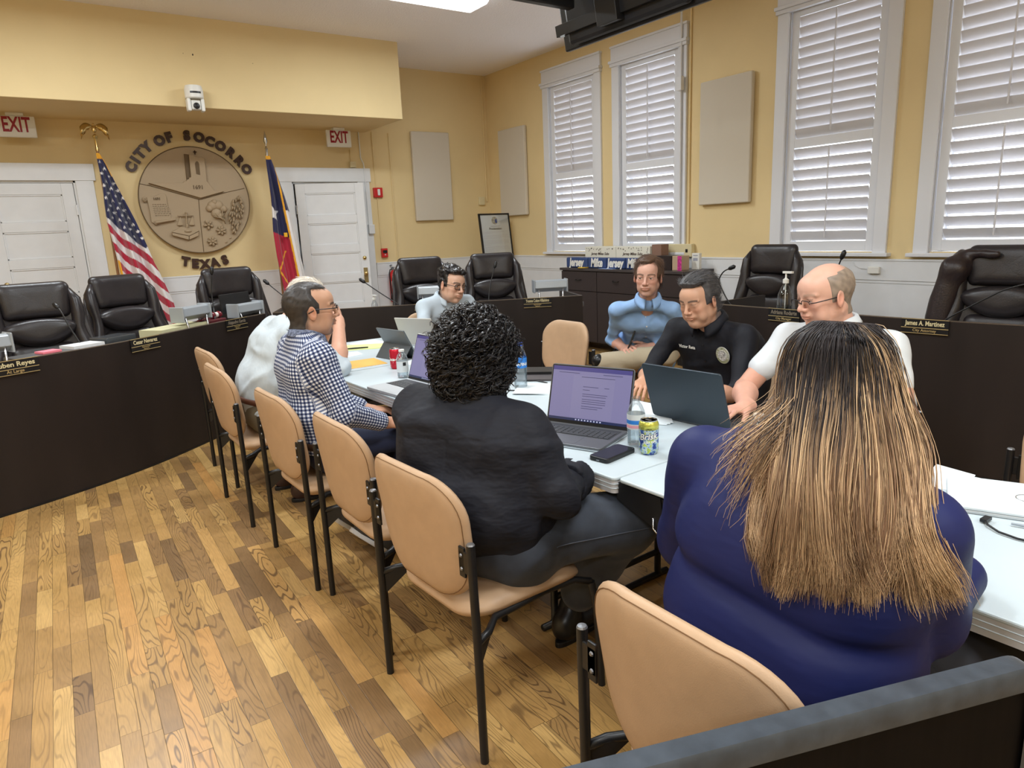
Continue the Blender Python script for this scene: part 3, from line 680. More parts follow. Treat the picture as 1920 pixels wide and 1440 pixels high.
# state flag
t=empty('flag_on_stand',(2.56,8.72,0),0,'draped flag of blue, white and red with gold fringe, spear topped pole','flag','flags beside the seal')
pole(t,2.50,wood)
b=MB(); b.lathe([(.014,2.47),(.014,2.55),(.018,2.555),(.010,2.575),(.007,2.60),(.024,2.64),(.016,2.70),(.0001,2.76)],16); b.build('spear_finial',MT['chrome'],t,smooth=True,auto=50)
tx_l=[(2.47,-.03),(2.3,-.03),(2.0,-.025),(1.6,-.05),(1.3,-.04),(1.1,-.02),(.9,.0),(.5,.03)]
tx_r=[(2.47,.02),(2.3,.07),(2.0,.15),(1.75,.20),(1.5,.24),(1.3,.26),(1.1,.29),(.9,.30),(.5,.32)]
def tx(s,tt):
    z=2.47-1.95*tt; l=interp(tx_l,z); r=interp(tx_r,z); return (l+(r-l)*s,-.03-.045*math.sin(s*9+1)*min(1,tt*4)-.01*math.sin(s*40)*tt,z)
P,UV=flag_surface(tx,170)
def tx_col(u,v):
    z=2.47-1.95*v; X=interp(tx_l,z)+(interp(tx_r,z)-interp(tx_l,z))*u
    if v<.02: return GLD
    xg=.055+(2.45-z)*.10          # gold edge down the middle of the bundle
    if abs(X-xg)<.009: return GLD
    if z<1.35 and abs(X-(-.03+(1.35-z)*.0+abs(1.12-z)*.55))<.010 and X<xg: return GLD
    if X<xg:
        if z<1.58-.35*(X+.05): return RED
        if star_in(X,-z,-.035,-1.80,.105): return WHT
        return BLU
    if z>1.86-.2*X: return BLU
    return WHT if z>.95 else RED
paint_flag(P,UV,tx_col,t,None)
b=MB(); b.box((.075,-.075,1.52),(.115,-.055,1.57)); b.build('fringe_tassel',mat('gold_cloth',(.75,.40,.02),.7),t)

# ---- cabinet under the windows and what stands on it
t=empty('sideboard_cabinet',(5.52,4.86,0),0,'long dark brown cabinet under the first two windows','cabinet')
cl,cd=1.98,.44
b=MB(); b.box((0,0,.10),(cd,cl,.965)); b.build('body',MT['cab'],t,bevel=.003)
b=MB(); b.box((-.03,-.02,.965),(cd+.01,cl+.02,.995)); b.build('top_board',mat('cabinet_top',(.05,.042,.042),.3),t,bevel=.004)
dw=cl/3
for i in range(3):
    b=MB(); b.box((-.018,i*dw+.004,.725),(0,(i+1)*dw-.004,.955)); d=b.build('drawer',MT['cab'],t,bevel=.002)
    b=MB(); yc=(i+.5)*dw; b.tube([(-.018,yc-.045,.86),(-.038,yc-.04,.853),(-.04,yc,.85),(-.038,yc+.04,.853),(-.018,yc+.045,.86)],.005,6); b.build('handle',MT['black'],d)
    b=MB(); b.box((-.018,i*dw+.004,.115),(0,(i+1)*dw-.004,.715)); d=b.build('door',MT['cab'],t,bevel=.002)
    b=MB(); yc=(i+.08)*dw if i%2 else (i+.92)*dw; b.tube([(-.018,yc,.65),(-.04,yc,.64),(-.04,yc,.55),(-.018,yc,.54)],.005,6); b.build('handle',MT['black'],d)
for (x,y) in ((.04,.05),(.04,cl-.05),(.04,cl/2),(cd-.05,.05),(cd-.05,cl-.05)):
    b=MB(); b.box((x-.03,y-.03,0),(x+.03,y+.03,.10)); b.build('leg',MT['black'],t)
CT=.995
navy=mat('bag_navy',(.03,.06,.17),.5); bagw=mat('bag_cream',(.72,.70,.60),.6); bagb=mat('bag_blue',(.16,.27,.46),.5); craft=mat('kraft',(.23,.13,.09),.7)
RWALL=((0,-1,0),(0,0,1),(-1,0,0))    # writing that faces -X
def thingbox(name,lo,hi,m,lab,cat,group=None,bev=.004):
    t=empty(name,((lo[0]+hi[0])/2,(lo[1]+hi[1])/2,lo[2]),0,lab,cat,group)
    hx,hy,h=(hi[0]-lo[0])/2,(hi[1]-lo[1])/2,hi[2]-lo[2]
    b=MB(); b.box((-hx,-hy,0),(hx,hy,h)); b.build('body',m,t,bevel=bev); return t,hx,hy,h
for i,(y0,y1) in enumerate(((6.08,6.63),(5.53,6.075))):
    t,hx,hy,h=thingbox('gift_box',(5.72,y0,CT),(5.90,y1,CT+.245),bagw,['cream boxed lunch carton with dark confetti, nearer the corner','cream boxed lunch carton with dark confetti, nearer the outlet box'][i],'box','cream cartons on the cabinet')
    text_obj('lettering','Jersey Mikes Subs',.044,(-hx-.001,0,h*.66),RWALL,MT['letter'],t,.001,.001,shear=.3)
    b=MB(); random.seed(4+i)
    for k in range(20):
        y=random.uniform(-hy+.03,hy-.03); z=h-.012-abs(random.gauss(0,.02)); s=.006; b.box((-.002,-s/2,-.008),(0,s/2,.006),Rm=rot(random.uniform(-.9,.9)),o=(-hx,y,z))
    b.build('confetti_print',MT['letter'],t)
    b=MB(); b.box((-hx-.002,-hy,0),(-hx,hy,h*.40)); b.build('blue_band',bagb,t)
def bag(y0,y1,word,lab):
    t=empty('sandwich_bag',(5.60,(y0+y1)/2,CT),0,lab,'bag','navy sandwich bags on the cabinet'); hy=(y1-y0)/2
    b=MB(); b.box((-.05,-hy,0),(.05,hy,.125)); b.build('body',navy,t,bevel=.018,seg=3)
    o=text_obj('lettering',word,.135,(-.052,0,.064),RWALL,MT['signwhite'],t,.002,.006,shear=.15); o.scale=(.78,1,1)
bag(6.40,6.80,'Jersey','leftmost of the four navy lettered bags on the cabinet')
bag(6.07,6.39,'Mike','second from left of the four navy lettered bags on the cabinet')
bag(5.76,6.06,'Jersey','third from left of the four navy lettered bags on the cabinet')
bag(5.47,5.75,'Mike','rightmost of the four navy lettered bags, nearest the man in blue')
t,*_=thingbox('snack_carton',(5.60,5.34,CT),(5.68,5.46,CT+.13),mat('carton_blue',(.08,.25,.62),.4),'small bright blue carton behind the man in blue','carton')
t,hx,hy,h=thingbox('tissue_box',(5.74,5.38,CT),(5.86,5.52,CT+.265),craft,'brown paper box standing behind the man in blue','box')
t,hx,hy,h=thingbox('dark_gift_box',(5.62,5.12,CT),(5.80,5.36,CT+.15),mat('box_black',(.02,.013,.013),.4),'low black box on the cabinet right of the man in blue','box')
b=MB(); b.box((-hx-.002,-.05,h*.48),(-hx,.05,h*.60)); b.build('faded_print',MT['cab'],t)
t,hx,hy,h=thingbox('cereal_carton',(5.62,4.98,CT),(5.74,5.11,CT+.15),mat('carton_tan',(.45,.33,.22),.6),'tan carton with a pink side on the cabinet end','carton')
b=MB(); b.box((-hx-.002,-hy,0),(-hx,-hy+.055,h)); b.build('pink_side',mat('carton_pink',(.65,.05,.30),.5,noise=.6,nscale=40),t)
t,hx,hy,h=thingbox('upright_card',(5.80,4.90,CT),(5.84,5.00,CT+.17),MT['signwhite'],'white upright card at the right end of the cabinet','card')
b=MB(); b.box((-hx-.001,-.03,.09),(-hx,.03,.12)); b.box((-hx-.001,-.03,.14),(-hx,.03,.15)); b.build('print',MT['textgrey'],t)
b=MB(); b.lathe([(.0001,0),(.06,0),(.07,.004),(.07,.012),(.0001,.012)],20); o=b.build('yellow_plate',mat('plate_yellow',(.65,.42,.04),.4),None,smooth=True,auto=40); o.location=(5.535,6.45,CT); tag(o,'small yellow plate at the front edge of the cabinet','plate')
b=MB(); b.box((-.03,-.12,0),(.03,.12,.004)); o=b.build('napkin_stack',mat('napkin_blue',(.25,.35,.60),.7)); o.location=(5.525,6.02,CT); tag(o,'folded blue napkins lying on the cabinet edge','napkin')
# ================================================================ DAIS
DH=.885
def offset(path,d):
    P=np.array(path,float); T=np.gradient(P,axis=0); T/=np.linalg.norm(T,axis=1)[:,None]; N=np.stack([-T[:,1],T[:,0]],1); return P+N*d
def dense(path,n=40):
    P=np.array(path,float); s=np.r_[0,np.cumsum(np.linalg.norm(np.diff(P,axis=0),axis=1))]; t=np.linspace(0,s[-1],n)
    Q=np.stack([np.interp(t,s,P[:,0]),np.interp(t,s,P[:,1])],1)
    for _ in range(6): Q[1:-1]=(Q[:-2]+2*Q[1:-1]+Q[2:])/4
    return Q
def strip(b,A,B,z0,z1,mi=None):
    """solid between plan polylines A (front) and B (back)"""
    n=len(A); V=[(*p,z0) for p in A]+[(*p,z0) for p in B]+[(*p,z1) for p in A]+[(*p,z1) for p in B]; F=[]
    for i in range(n-1):
        F+= [(i,i+1,2*n+i+1,2*n+i),(n+i+1,n+i,3*n+i,3*n+i+1),(2*n+i,2*n+i+1,3*n+i+1,3*n+i),(i+1,i,n+i,n+i+1)]
    F+=[(0,2*n,3*n,n),(n-1,2*n-1,4*n-1,3*n-1)]
    b.add(V,F,mi)
MT['edge']=mat('edge_banding',(.10,.075,.055),.35)
MT['worktop']=mat('worktop_laminate',(.20,.20,.215),.35,noise=.2,nscale=12)
def dais(name,path,lab,depth=.72,straight=False):
    """path runs so that the sitters' side is on its left"""
    Q=dense(path) if not straight else np.array(path,float)
    t=empty(name,(0,0,0),0,lab,'desk','sections of the curved council dais')
    b=MB(); strip(b,Q,offset(Q,.03),0.0,DH-.004); b.build('front_panel',MT['dark'],t)
    b=MB(); strip(b,offset(Q,.0015),offset(Q,.0285),DH-.004,DH); b.build('top_edge',MT['edge'],t)
    b=MB(); strip(b,offset(Q,.03),offset(Q,depth),.735,.765); b.build('worktop',MT['worktop'],t)
    for end in (0,-1):
        a=Q[end]; o2=offset(Q,depth)[end]; i2=offset(Q,.0)[end]
        d=(o2-i2)/np.linalg.norm(o2-i2); tdir=(Q[1]-Q[0]) if end==0 else (Q[-1]-Q[-2]); tdir/=np.linalg.norm(tdir); s=1 if end==0 else -1
        p0=a+d*.03; p1=a+d*depth; q0=p0+tdir*s*.03; q1=p1+tdir*s*.03
        b=MB(); V=[(*p,z) for z in (0,DH) for p in (p0,p1,q1,q0)]; b.add(V,[(0,3,2,1),(4,5,6,7),(0,1,5,4),(1,2,6,5),(2,3,7,6),(3,0,4,7)]); b.build('end_panel',MT['dark'],t)
    b=MB(); strip(b,offset(Q,-.004),offset(Q,-.0005),0,.012); b.build('kick_strip',MT['black'],t)
    return t,Q
PL=[(-2.6,4.55),(-1.6,4.53),(-.9,4.60),(-.36,4.745),(-.1,4.857),(.36,5.075),(.75,5.36),(1.11,5.69),(1.60,6.02)]
PC=[(1.66,6.02),(2.17,5.76),(2.75,5.47),(3.3,5.16),(3.77,4.90),(4.07,4.765)]
PR=[(4.17,3.46),(4.18,2.9),(4.18,2.35),(4.20,1.85),(4.27,1.42),(4.36,.9),(4.42,.2),(4.42,-.9)]
t1,QL=dais('dais_desk',PL,'long curved dark dais section on the left, below the round seal')
t2,QC=dais('dais_desk',PC,'dark dais section behind the table end, ending at the gap by the cabinet')
t3,QR=dais('dais_desk',PR,'dark dais section along the windows on the right')
# white inner return at the open end of the middle section
def on(Q,x=None,y=None,off=0.0):
    k=np.argmin(np.abs(Q[:,0]-x) if x is not None else np.abs(Q[:,1]-y)); k=min(max(k,1),len(Q)-2)
    T=Q[k+1]-Q[k-1]; T/=np.linalg.norm(T); N=np.array([-T[1],T[0]]); return Q[k]+N*off,T,N
def nameplate(Q,x,y,l1,l2,lab,w_=.235,h=.085,s2=.017,l3=None,dim=False):
    p,T,N=on(Q,x,y,-.006); ang=math.atan2(T[1],T[0])
    t=empty('name_plate',(p[0],p[1],DH-h+.004),ang,lab,'plate','black name plates along the dais')
    b=MB(); b.box((-w_/2,-.004,0),(w_/2,.003,h)); b.build('plate',MT['black'],t)
    gm=MT['gold']
    b=MB(); b.box((-w_/2,-.0075,h*.36),(w_/2,-.003,h*.36+.0035)); b.build('gold_line',gm,t)
    b=MB(); b.box((-w_/2,-.0075,0),(w_/2,-.003,.003)); b.build('gold_line',gm,t)
    b=MB(); b.box((-w_/2,-.006,h-.003),(w_/2,.004,h)); b.build('gold_line',gm,t)
    o=text_obj('name',l1,.034,(0,-.0055,h*.69),FRONT_BACK,mat('name_print',(.62,.55,.33) if not dim else (.20,.17,.13),.5),t,.001,.0008); xs=[v.co.x for v in o.data.vertices]; o.scale=(min(1.25,.84*w_/(max(xs)-min(xs))),1.12,1)
    text_obj('role',l2,s2,(0,-.0055,h*.21 if not l3 else h*.27),FRONT_BACK,gm,t,.001,.0002)
    if l3: text_obj('district',l3,s2,(0,-.0055,h*.12),FRONT_BACK,gm,t,.001,.0002)
nameplate(QL,-.13,None,'Ruben Reyes','At Large','black name plate cut by the left edge of the photo, reading At Large',w_=.25,s2=.026)
nameplate(QL,.555,None,'Cesar Nevarez','Representative','black name plate on the dais below the second leather chair from the left',l3='District 3',s2=.011)
nameplate(QL,1.27,None,'Alejandro Garcia','Representative','dim black name plate on the dais edge below the gavel',l3='District 1',s2=.011,dim=True)
nameplate(QC,2.83,None,'Rudy Cruz','Representative','black name plate partly hidden behind the young man in glasses',l3='District 2',s2=.011)
nameplate(QC,3.67,None,'Yvonne Colon-Villalobos','Representative','black name plate nearest the open dais end by the cabinet',l3='District 4',s2=.011,w_=.25)
nameplate(QR,None,2.78,'Adriana Rodarte','City Manager','City Manager name plate below the sanitizer pump bottle',s2=.022,dim=True)
nameplate(QR,None,1.89,'James A. Martinez','City Attorney','City Attorney name plate on the right dais section',s2=.022,w_=.25)
def desk_lamp(Q,x,y,lab,w_=.30,hz=.985,back=.10,scr=False):
    p,T,N=on(Q,x,y,back); ang=math.atan2(T[1],T[0])
    t=empty('desk_lamp',(p[0],p[1],.765),ang,lab,'lamp','grey desk lamps along the dais'); z=hz-.765
    b=MB(); P=[]; b.prism([(-.055,-.020),(-.045,.040),(-.005,.050),(.035,.036),(.055,-.042),(.03,-.060),(-.02,-.045)],-w_/2,w_/2,lambda u,v,w2:(w2,u,z+v)); b.build('lamp_hood',MT['silver'],t,bevel=.004)
    for s in (-1,1):
        b=MB(); b.box((s*w_/2-.006,-.065,z-.062),(s*w_/2+.006,.060,z+.055)); b.build('end_cap',MT['silver'],t,bevel=.008)
        b=MB(); b.tube([(s*(w_/2-.035),-.035,z),(s*(w_/2-.045),-back+.045,DH-.765-.02),(s*(w_/2-.045),-back+.045,0)],.008,8); b.build('lamp_arm',MT['chrome'],t,smooth=True)
    return t
desk_lamp(QL,-.23,None,'grey desk lamp on chrome arms, far left edge of the photo')
desk_lamp(QL,.98,None,'grey desk lamp on chrome arms between two empty leather chairs')
desk_lamp(QL,1.52,None,'grey desk lamp below the small black screen near the seal',hz=.94)
desk_lamp(QC,2.93,None,'grey desk lamp beside the man in black framed glasses')
desk_lamp(QC,3.80,None,'grey desk lamp near the open end of the dais')
p,T,N=on(QL,1.56,None,.16); t=empty('small_monitor',(p[0],p[1],.765),math.atan2(T[1],T[0]),'black slim screen standing on the dais under the seal','monitor')
b=MB(); b.box((-.17,0,.15),(.17,.012,.31),rot(R(-8))); b.build('screen',MT['black'],t,bevel=.003)
b=MB(); b.box((-.06,-.02,0),(.06,.08,.01)); b.box((-.02,.02,0),(.02,.035,.2)); b.build('stand',MT['black'],t)
def gooseneck(base,pts,lab):
    t=empty('microphone',(base[0],base[1],.765),0,lab,'microphone','gooseneck microphones on the dais')
    P=[(0,0,.0),(0,0,.03)]+[(p[0]-base[0],p[1]-base[1],p[2]-.765) for p in pts]
    b=MB(); b.lathe([(.0001,0),(.03,0),(.03,.012),(.014,.02),(.010,.04),(.0001,.04)],16); b.build('base',MT['black'],t,smooth=True,auto=40)
    # smooth the neck
    Q=np.array(P[1:]); s=np.r_[0,np.cumsum(np.linalg.norm(np.diff(Q,axis=0),axis=1))]; tt=np.linspace(0,s[-1],26); Q=np.stack([np.interp(tt,s,Q[:,i]) for i in range(3)],1)
    for _ in range(5): Q[1:-1]=(Q[:-2]+2*Q[1:-1]+Q[2:])/4
    b=MB(); b.tube(Q,.0048,8); b.build('gooseneck',MT['blackmetal'],t,smooth=True)
    e=Q[-1]; d=(Q[-1]-Q[-3]); d/=np.linalg.norm(d)
    b=MB(); b.tube([e-d*.01,e,e+d*.012,e+d*.045,e+d*.058],[.006,.012,.016,.016,.005],12); b.build('mic_capsule',MT['black'],t,smooth=True)
gooseneck((.235,5.16),[(.21,5.2,.87),(.16,5.32,1.0),(.13,5.42,1.11),(.12,5.45,1.12)],'gooseneck microphone curving left beside the leftmost leather chair')
gooseneck((1.145,5.84),[(1.15,5.80,.885),(1.175,5.93,.99),(1.178,5.95,1.1),(1.20,5.95,1.25)],'tall straight microphone in front of the word TEXAS')
gooseneck((1.86,6.05),[(1.82,6.08,.98),(1.74,6.15,1.07),(1.70,6.19,1.12)],'microphone behind the checked shirt man, in front of the second flag')
gooseneck((2.68,5.66),[(2.67,5.6,.87),(2.55,5.72,.98),(2.44,5.83,1.09)],'microphone slanting left in front of the open door')
gooseneck((3.38,5.27),[(3.40,5.29,.89),(3.465,5.35,1.02),(3.52,5.35,1.16)],'microphone in front of the proclamation and leather chair')
gooseneck((4.34,3.28),[(4.35,3.40,.90),(4.35,3.49,1.04),(4.35,3.44,1.118),(4.35,3.385,1.134)],'bent microphone behind the man in the black shirt')
gooseneck((4.5,2.70),[(4.5,2.66,1.0),(4.5,2.62,1.13),(4.5,2.59,1.21)],'upright microphone behind the bald man head')
gooseneck((4.32,1.90),[(4.30,1.83,.88),(4.32,1.70,.97),(4.34,1.56,1.065),(4.35,1.45,1.10)],'long microphone crossing the draped leather chair on the right')
# gavel, papers, bottles on the dais
p,T,N=on(QL,1.24,None,.10); t=empty('gavel',(p[0],p[1],.765),math.atan2(T[1],T[0]),'small dark red wooden gavel with a pale band on the dais','gavel')
wr=mat('gavel_wood',(.16,.01,.02),.25,coat=.5)
b=MB(); b.box((-.17,-.03,0),(.10,.09,.135)); b.build('sound_block',mat('gavel_box',(.10,.015,.02),.4),t,bevel=.008)
b=MB(); b.lathe([(.0001,-.05),(.024,-.05),(.028,-.03),(.020,-.02),(.020,.02),(.028,.03),(.024,.05),(.0001,.05)],20,(.05,.03,.162),Rm=rot(0,R(90))); b.build('head',wr,t,smooth=True,auto=50)
b=MB(); b.lathe([(.0215,-.014),(.0215,.014)],20,(.05,.03,.162),Rm=rot(0,R(90))); b.build('band',MT['signwhite'],t)
b=MB(); b.tube([(.03,.03,.152),(-.16,.02,.14)],.008,8); b.build('handle',wr,t)
def flat(name,pts,z,h,m,lab,cat,group=None):
    c=np.mean(np.array(pts),0); b=MB(); b.prism([(p[0]-c[0],p[1]-c[1]) for p in pts],0,h); o=b.build(name,m); o.location=(c[0],c[1],z); tag(o,lab,cat,group); return o
def rectpts(cx,cy,w_,d,a):
    ca,sa=math.cos(a),math.sin(a); return [(cx+u*ca-v*sa,cy+u*sa+v*ca) for u,v in ((-w_/2,-d/2),(w_/2,-d/2),(w_/2,d/2),(-w_/2,d/2))]
p,T,N=on(QL,.06,None,.09); flat('sticky_note',rectpts(p[0],p[1],.11,.09,.5),.885,.012,mat('pink_paper',(.85,.22,.28),.7),'pink sticky note pad on the dais beside a leather chair','note')
b=MB(); p,T,N=on(QL,.09,None,.10); t=empty('desk_organizer',(p[0],p[1],.765),math.atan2(T[1],T[0]),'low grey tray behind the dais front near the pink note','tray')
b.box((-.20,-.05,0),(.17,.10,.118)); b.build('tray',mat('tray_grey',(.10,.105,.11),.4),t,bevel=.004)
p,T,N=on(QL,.24,None,.13); flat('document_stack',rectpts(p[0],p[1],.20,.15,.5),.765,.135,MT['white'],'pale document stack near the leftmost microphone','papers')
p,T,N=on(QL,.50,None,.12); t=empty('glass_block',(p[0],p[1],.765),math.atan2(T[1],T[0]),'dark clear plastic tray in front of the second leather chair','tray')
b=MB(); b.box((-.10,-.05,0),(.12,.12,.15)); b.build('tray',mat('smoked_plastic',(.05,.055,.06),.15),t,bevel=.006)
p,T,N=on(QL,.93,None,.16); flat('folder_stack',rectpts(p[0],p[1],.48,.20,.68),.765,.135,mat('folder_manila',(.55,.53,.33),.7),'stack of pale yellow folders under the grey desk lamp','folder')
def bottle(name,loc,lab,h=.20,r=.031,label=None,labcol=None,water=.6,capc=None,pump=False,lab_h=(.40,.62),group=None):
    t=empty(name,loc,0,lab,'bottle',group)
    b=MB()
    if pump: prof=[(.0001,.002),(r*.9,0),(r,.01),(r,h*.55),(r*.95,h*.65),(r*.55,h*.82),(.014,h*.88),(.014,h*.93)]
    else: prof=[(.0001,.006),(r*.6,.0),(r*.95,.004),(r,.015),(r*.96,h*.16),(r,h*.20),(r*.96,h*.27),(r,h*.34),(r,h*.60),(r*.98,h*.70),(r*.72,h*.82),(.0125,h*.90),(.0125,h*.95)]
    b.lathe(prof,24); b.build('bottle_body',MT['bottle'],t,smooth=True,auto=60)
    if water:
        b=MB(); b.lathe([(.0001,.006),(r*.92,.008),(r*.93,h*water),(.0001,h*water)],20); b.build('water',glass_mat('water',(.86,.91,.94),.10,.04),t,smooth=True,auto=60)
    b=MB()
    if pump:
        b.lathe([(.0001,h*.90),(.020,h*.90),(.020,h*.98),(.010,h*1.0),(.006,h*1.02),(.006,h*1.12),(.0001,h*1.12)],18); b.box((-.012,-.05,h*1.11),(.012,.02,h*1.155))
        b.tube([(0,0,h*.9),(0,0,.02)],.003,6)
    else: b.lathe([(.0001,h*.925),(.0155,h*.925),(.0155,h*.995),(.0001,h)],20)
    b.build('cap',capc or MT['signwhite'],t,smooth=True,auto=40)
    if label:
        P=[((r+.0006)*math.cos(a),(r+.0006)*math.sin(a),z) for z in (h*lab_h[0],h*lab_h[1]) for a in np.linspace(0,2*PI,33)]
        b=MB(); b.grid(np.array(P).reshape(2,33,3)); l=b.build('bottle_label',labcol,t,smooth=True)
        return t,l
    return t,None
bottle('pump_bottle',(4.205+.06,2.845,.765),'tall clear sanitizer pump bottle with white pump on the right dais',h=.32,r=.052,water=.42,pump=True)
bottle('pump_bottle',(2.56,5.93,.765),'small clear bottle on the middle dais in front of the open door',h=.17,r=.03,water=0,pump=True)
t=empty('equipment_box',(4.06,4.97,.765),0,'small grey box inside the open dais end','box'); b=MB(); b.box((-.12,-.10,0),(.12,.10,.05)); b.build('body',MT['grey'],t,bevel=.01)
# ================================================================ EXECUTIVE CHAIRS
def pad(b,pts,prof,fn):
    """soft pad: outline pts (u,v) around 0; prof list of (scale,w); fn(u,v,w)"""
    n=len(pts); V=[]
    for s,w_ in prof:
        for u,v in pts: V.append(fn(u*s,v*s,w_,u,v))
    F=[]
    for k in range(len(prof)-1):
        for j in range(n): a=k*n+j; c=k*n+(j+1)%n; F.append((a,c,c+n,a+n))
    F.append(tuple(range(n))[::-1]); F.append(tuple(range((len(prof)-1)*n,len(prof)*n)))
    b.add(V,F)
def softprof(th,edge=.06,n=6,top=1.0,p=5):
    ss=[.999,.99,.97,.94,.90,.84,.74,.60,.42,.22,.04]; f=lambda x:(1-x**p)**.55
    return [(x,-th*.5*f(x)) for x in ss[::-1]]+[(1.0,0)]+[(x,th*.5*f(x)*top) for x in ss]
def exec_chair():
    t=empty('executive_chair')
    # faces -y locally; z heights in metres. recline
    tilt=R(9)
    def place(u,v,w_):  # u across, v height from seat, w forward
        y=-w_ + (v*math.sin(tilt)); z=.50+v*math.cos(tilt)+w_*math.sin(tilt); return (u,y,z)
    def outline(w_,h,r,cy,taper=0,n=7): return [(u*(1+taper*(v/h)),v) for u,v in rrect(w_,h,r,n)]
    cv=lambda k:(lambda u,v: k*u*u)
    b=MB(); pts=[(u*(1+.16*math.exp(-((v+.22)/.14)**2)),v) for u,v in rrect(.60,.74,.17,9)]
    pad(b,pts,softprof(.10,.10),lambda u,v,w_,u0,v0: place(u,v+.345,w_-.03+1.0*u*u)); b.build('backrest',MT['leather'],t,smooth=True)
    for s in (-1,1):
        b=MB(); P=[];
        path=[(.215,.71),(.245,.63),(.248,.53),(.238,.44),(.245,.37),(.268,.28),(.29,.18),(.29,.06)]
        b.tube([place(s*u,v,.055+.25*(u-.2)) for u,v in path],[.020,.048,.056,.050,.055,.065,.068,.05],14,flat=.8); b.build('bolster',MT['leather'],t,smooth=True)
    b=MB(); pts=[(u*(1.0-.12*(.5-v/.275)),v) for u,v in rrect(.46,.275,.055,7)]
    pts=[(u,v+(.035*(1-(u/.21)**2) if v<-.04 else 0)) for u,v in pts]
    pad(b,pts,softprof(.11,.12,top=1.1),lambda u,v,w_,u0,v0: place(u,v+.635,w_+.03+.5*u*u)); b.build('headrest_panel',MT['leather'],t,smooth=True)
    b=MB(); n=26; pts=[]
    for i in range(n): 
        x=-.235+.47*i/(n-1); pts.append((x,.075*math.sqrt(max(0,1-(x/.236)**2))*1.0+.005))
    for i in range(n):
        x=.235-.47*i/(n-1); pts.append((x,-.125*max(0,1-(x/.236)**2)**.8-.0))
    pad(b,pts,softprof(.13,.18,top=1.15),lambda u,v,w_,u0,v0: place(u,v+.435,w_+.05+.35*u*u)); b.build('lumbar_cushion',MT['leather'],t,smooth=True)
    b=MB(); pad(b,rrect(.40,.26,.05,6),softprof(.10,.12),lambda u,v,w_,u0,v0: place(u,v+.20,w_+.030+.4*u*u)); b.build('lower_back_panel',MT['leather'],t,smooth=True)
    b=MB(); pad(b,rrect(.54,.52,.12,8),softprof(.13,.14),lambda u,v,w_,u0,v0:(u,v-.20,.47+w_)); b.build('seat',MT['leather'],t,smooth=True)
    for s in (-1,1):
        b=MB(); pad(b,rrect(.085,.34,.04,6),softprof(.045,.3),lambda u,v,w_,u0,v0:(s*.315+u,v-.17,.70+w_)); b.build('armrest',MT['black'],t,smooth=True)
        b=MB(); b.tube([(s*.315,-.02,.69),(s*.32,.0,.60),(s*.27,-.05,.45)],.018,8); b.tube([(s*.315,-.30,.69),(s*.32,-.28,.58),(s*.27,-.20,.45)],.018,8); b.build('arm_frame',MT['blackmetal'],t,smooth=True)
    b=MB(); b.tube([(0,-.18,.10),(0,-.18,.42)],.028,12); b.build('gas_column',MT['blackmetal'],t,smooth=True,auto=50)
    b=MB(); 
    for k in range(5): a=2*PI*k/5; b.tube([(0,-.18,.12),(.29*math.cos(a),-.18+.29*math.sin(a),.07)],[.03,.018],8)
    b.build('star_base',MT['blackmetal'],t,smooth=True)
    for k in range(5):
        a=2*PI*k/5; b=MB(); b.lathe([(.0001,-.02),(.03,-.02),(.03,.02),(.0001,.02)],16,(.29*math.cos(a),-.18+.29*math.sin(a),.03),Rm=rot(0,R(90),a)); b.build('caster',MT['black'],t)
    return t
ex0=exec_chair(); G='high backed leather chairs behind the dais'
EX=[(.005,5.95,R(5),'leather chair farthest left, in front of the closed door',0),(.60,6.42,R(22),'second leather chair from the left edge, in front of the striped flag',0),
 (1.46,6.52,R(8),'leather chair below the seal, behind the gavel',0),(3.12,6.02,R(-8),'leather chair beside the fire extinguisher',0),(3.83,5.84,R(-22),'leather chair in front of the framed proclamation',0),
 (5.30,3.70,R(-88),'leather chair below the third window, behind the sanitizer bottle',0),(4.98,1.80,R(-84),'leather chair at the right edge with a jacket draped over it',0)]
for i,(x,y,a,lab,_) in enumerate(EX):
    o=ex0 if i==0 else copy_tree(ex0)
    o.location=(x,y,-.0); o.rotation_euler=(0,0,a); tag(o,lab,'chair',G)
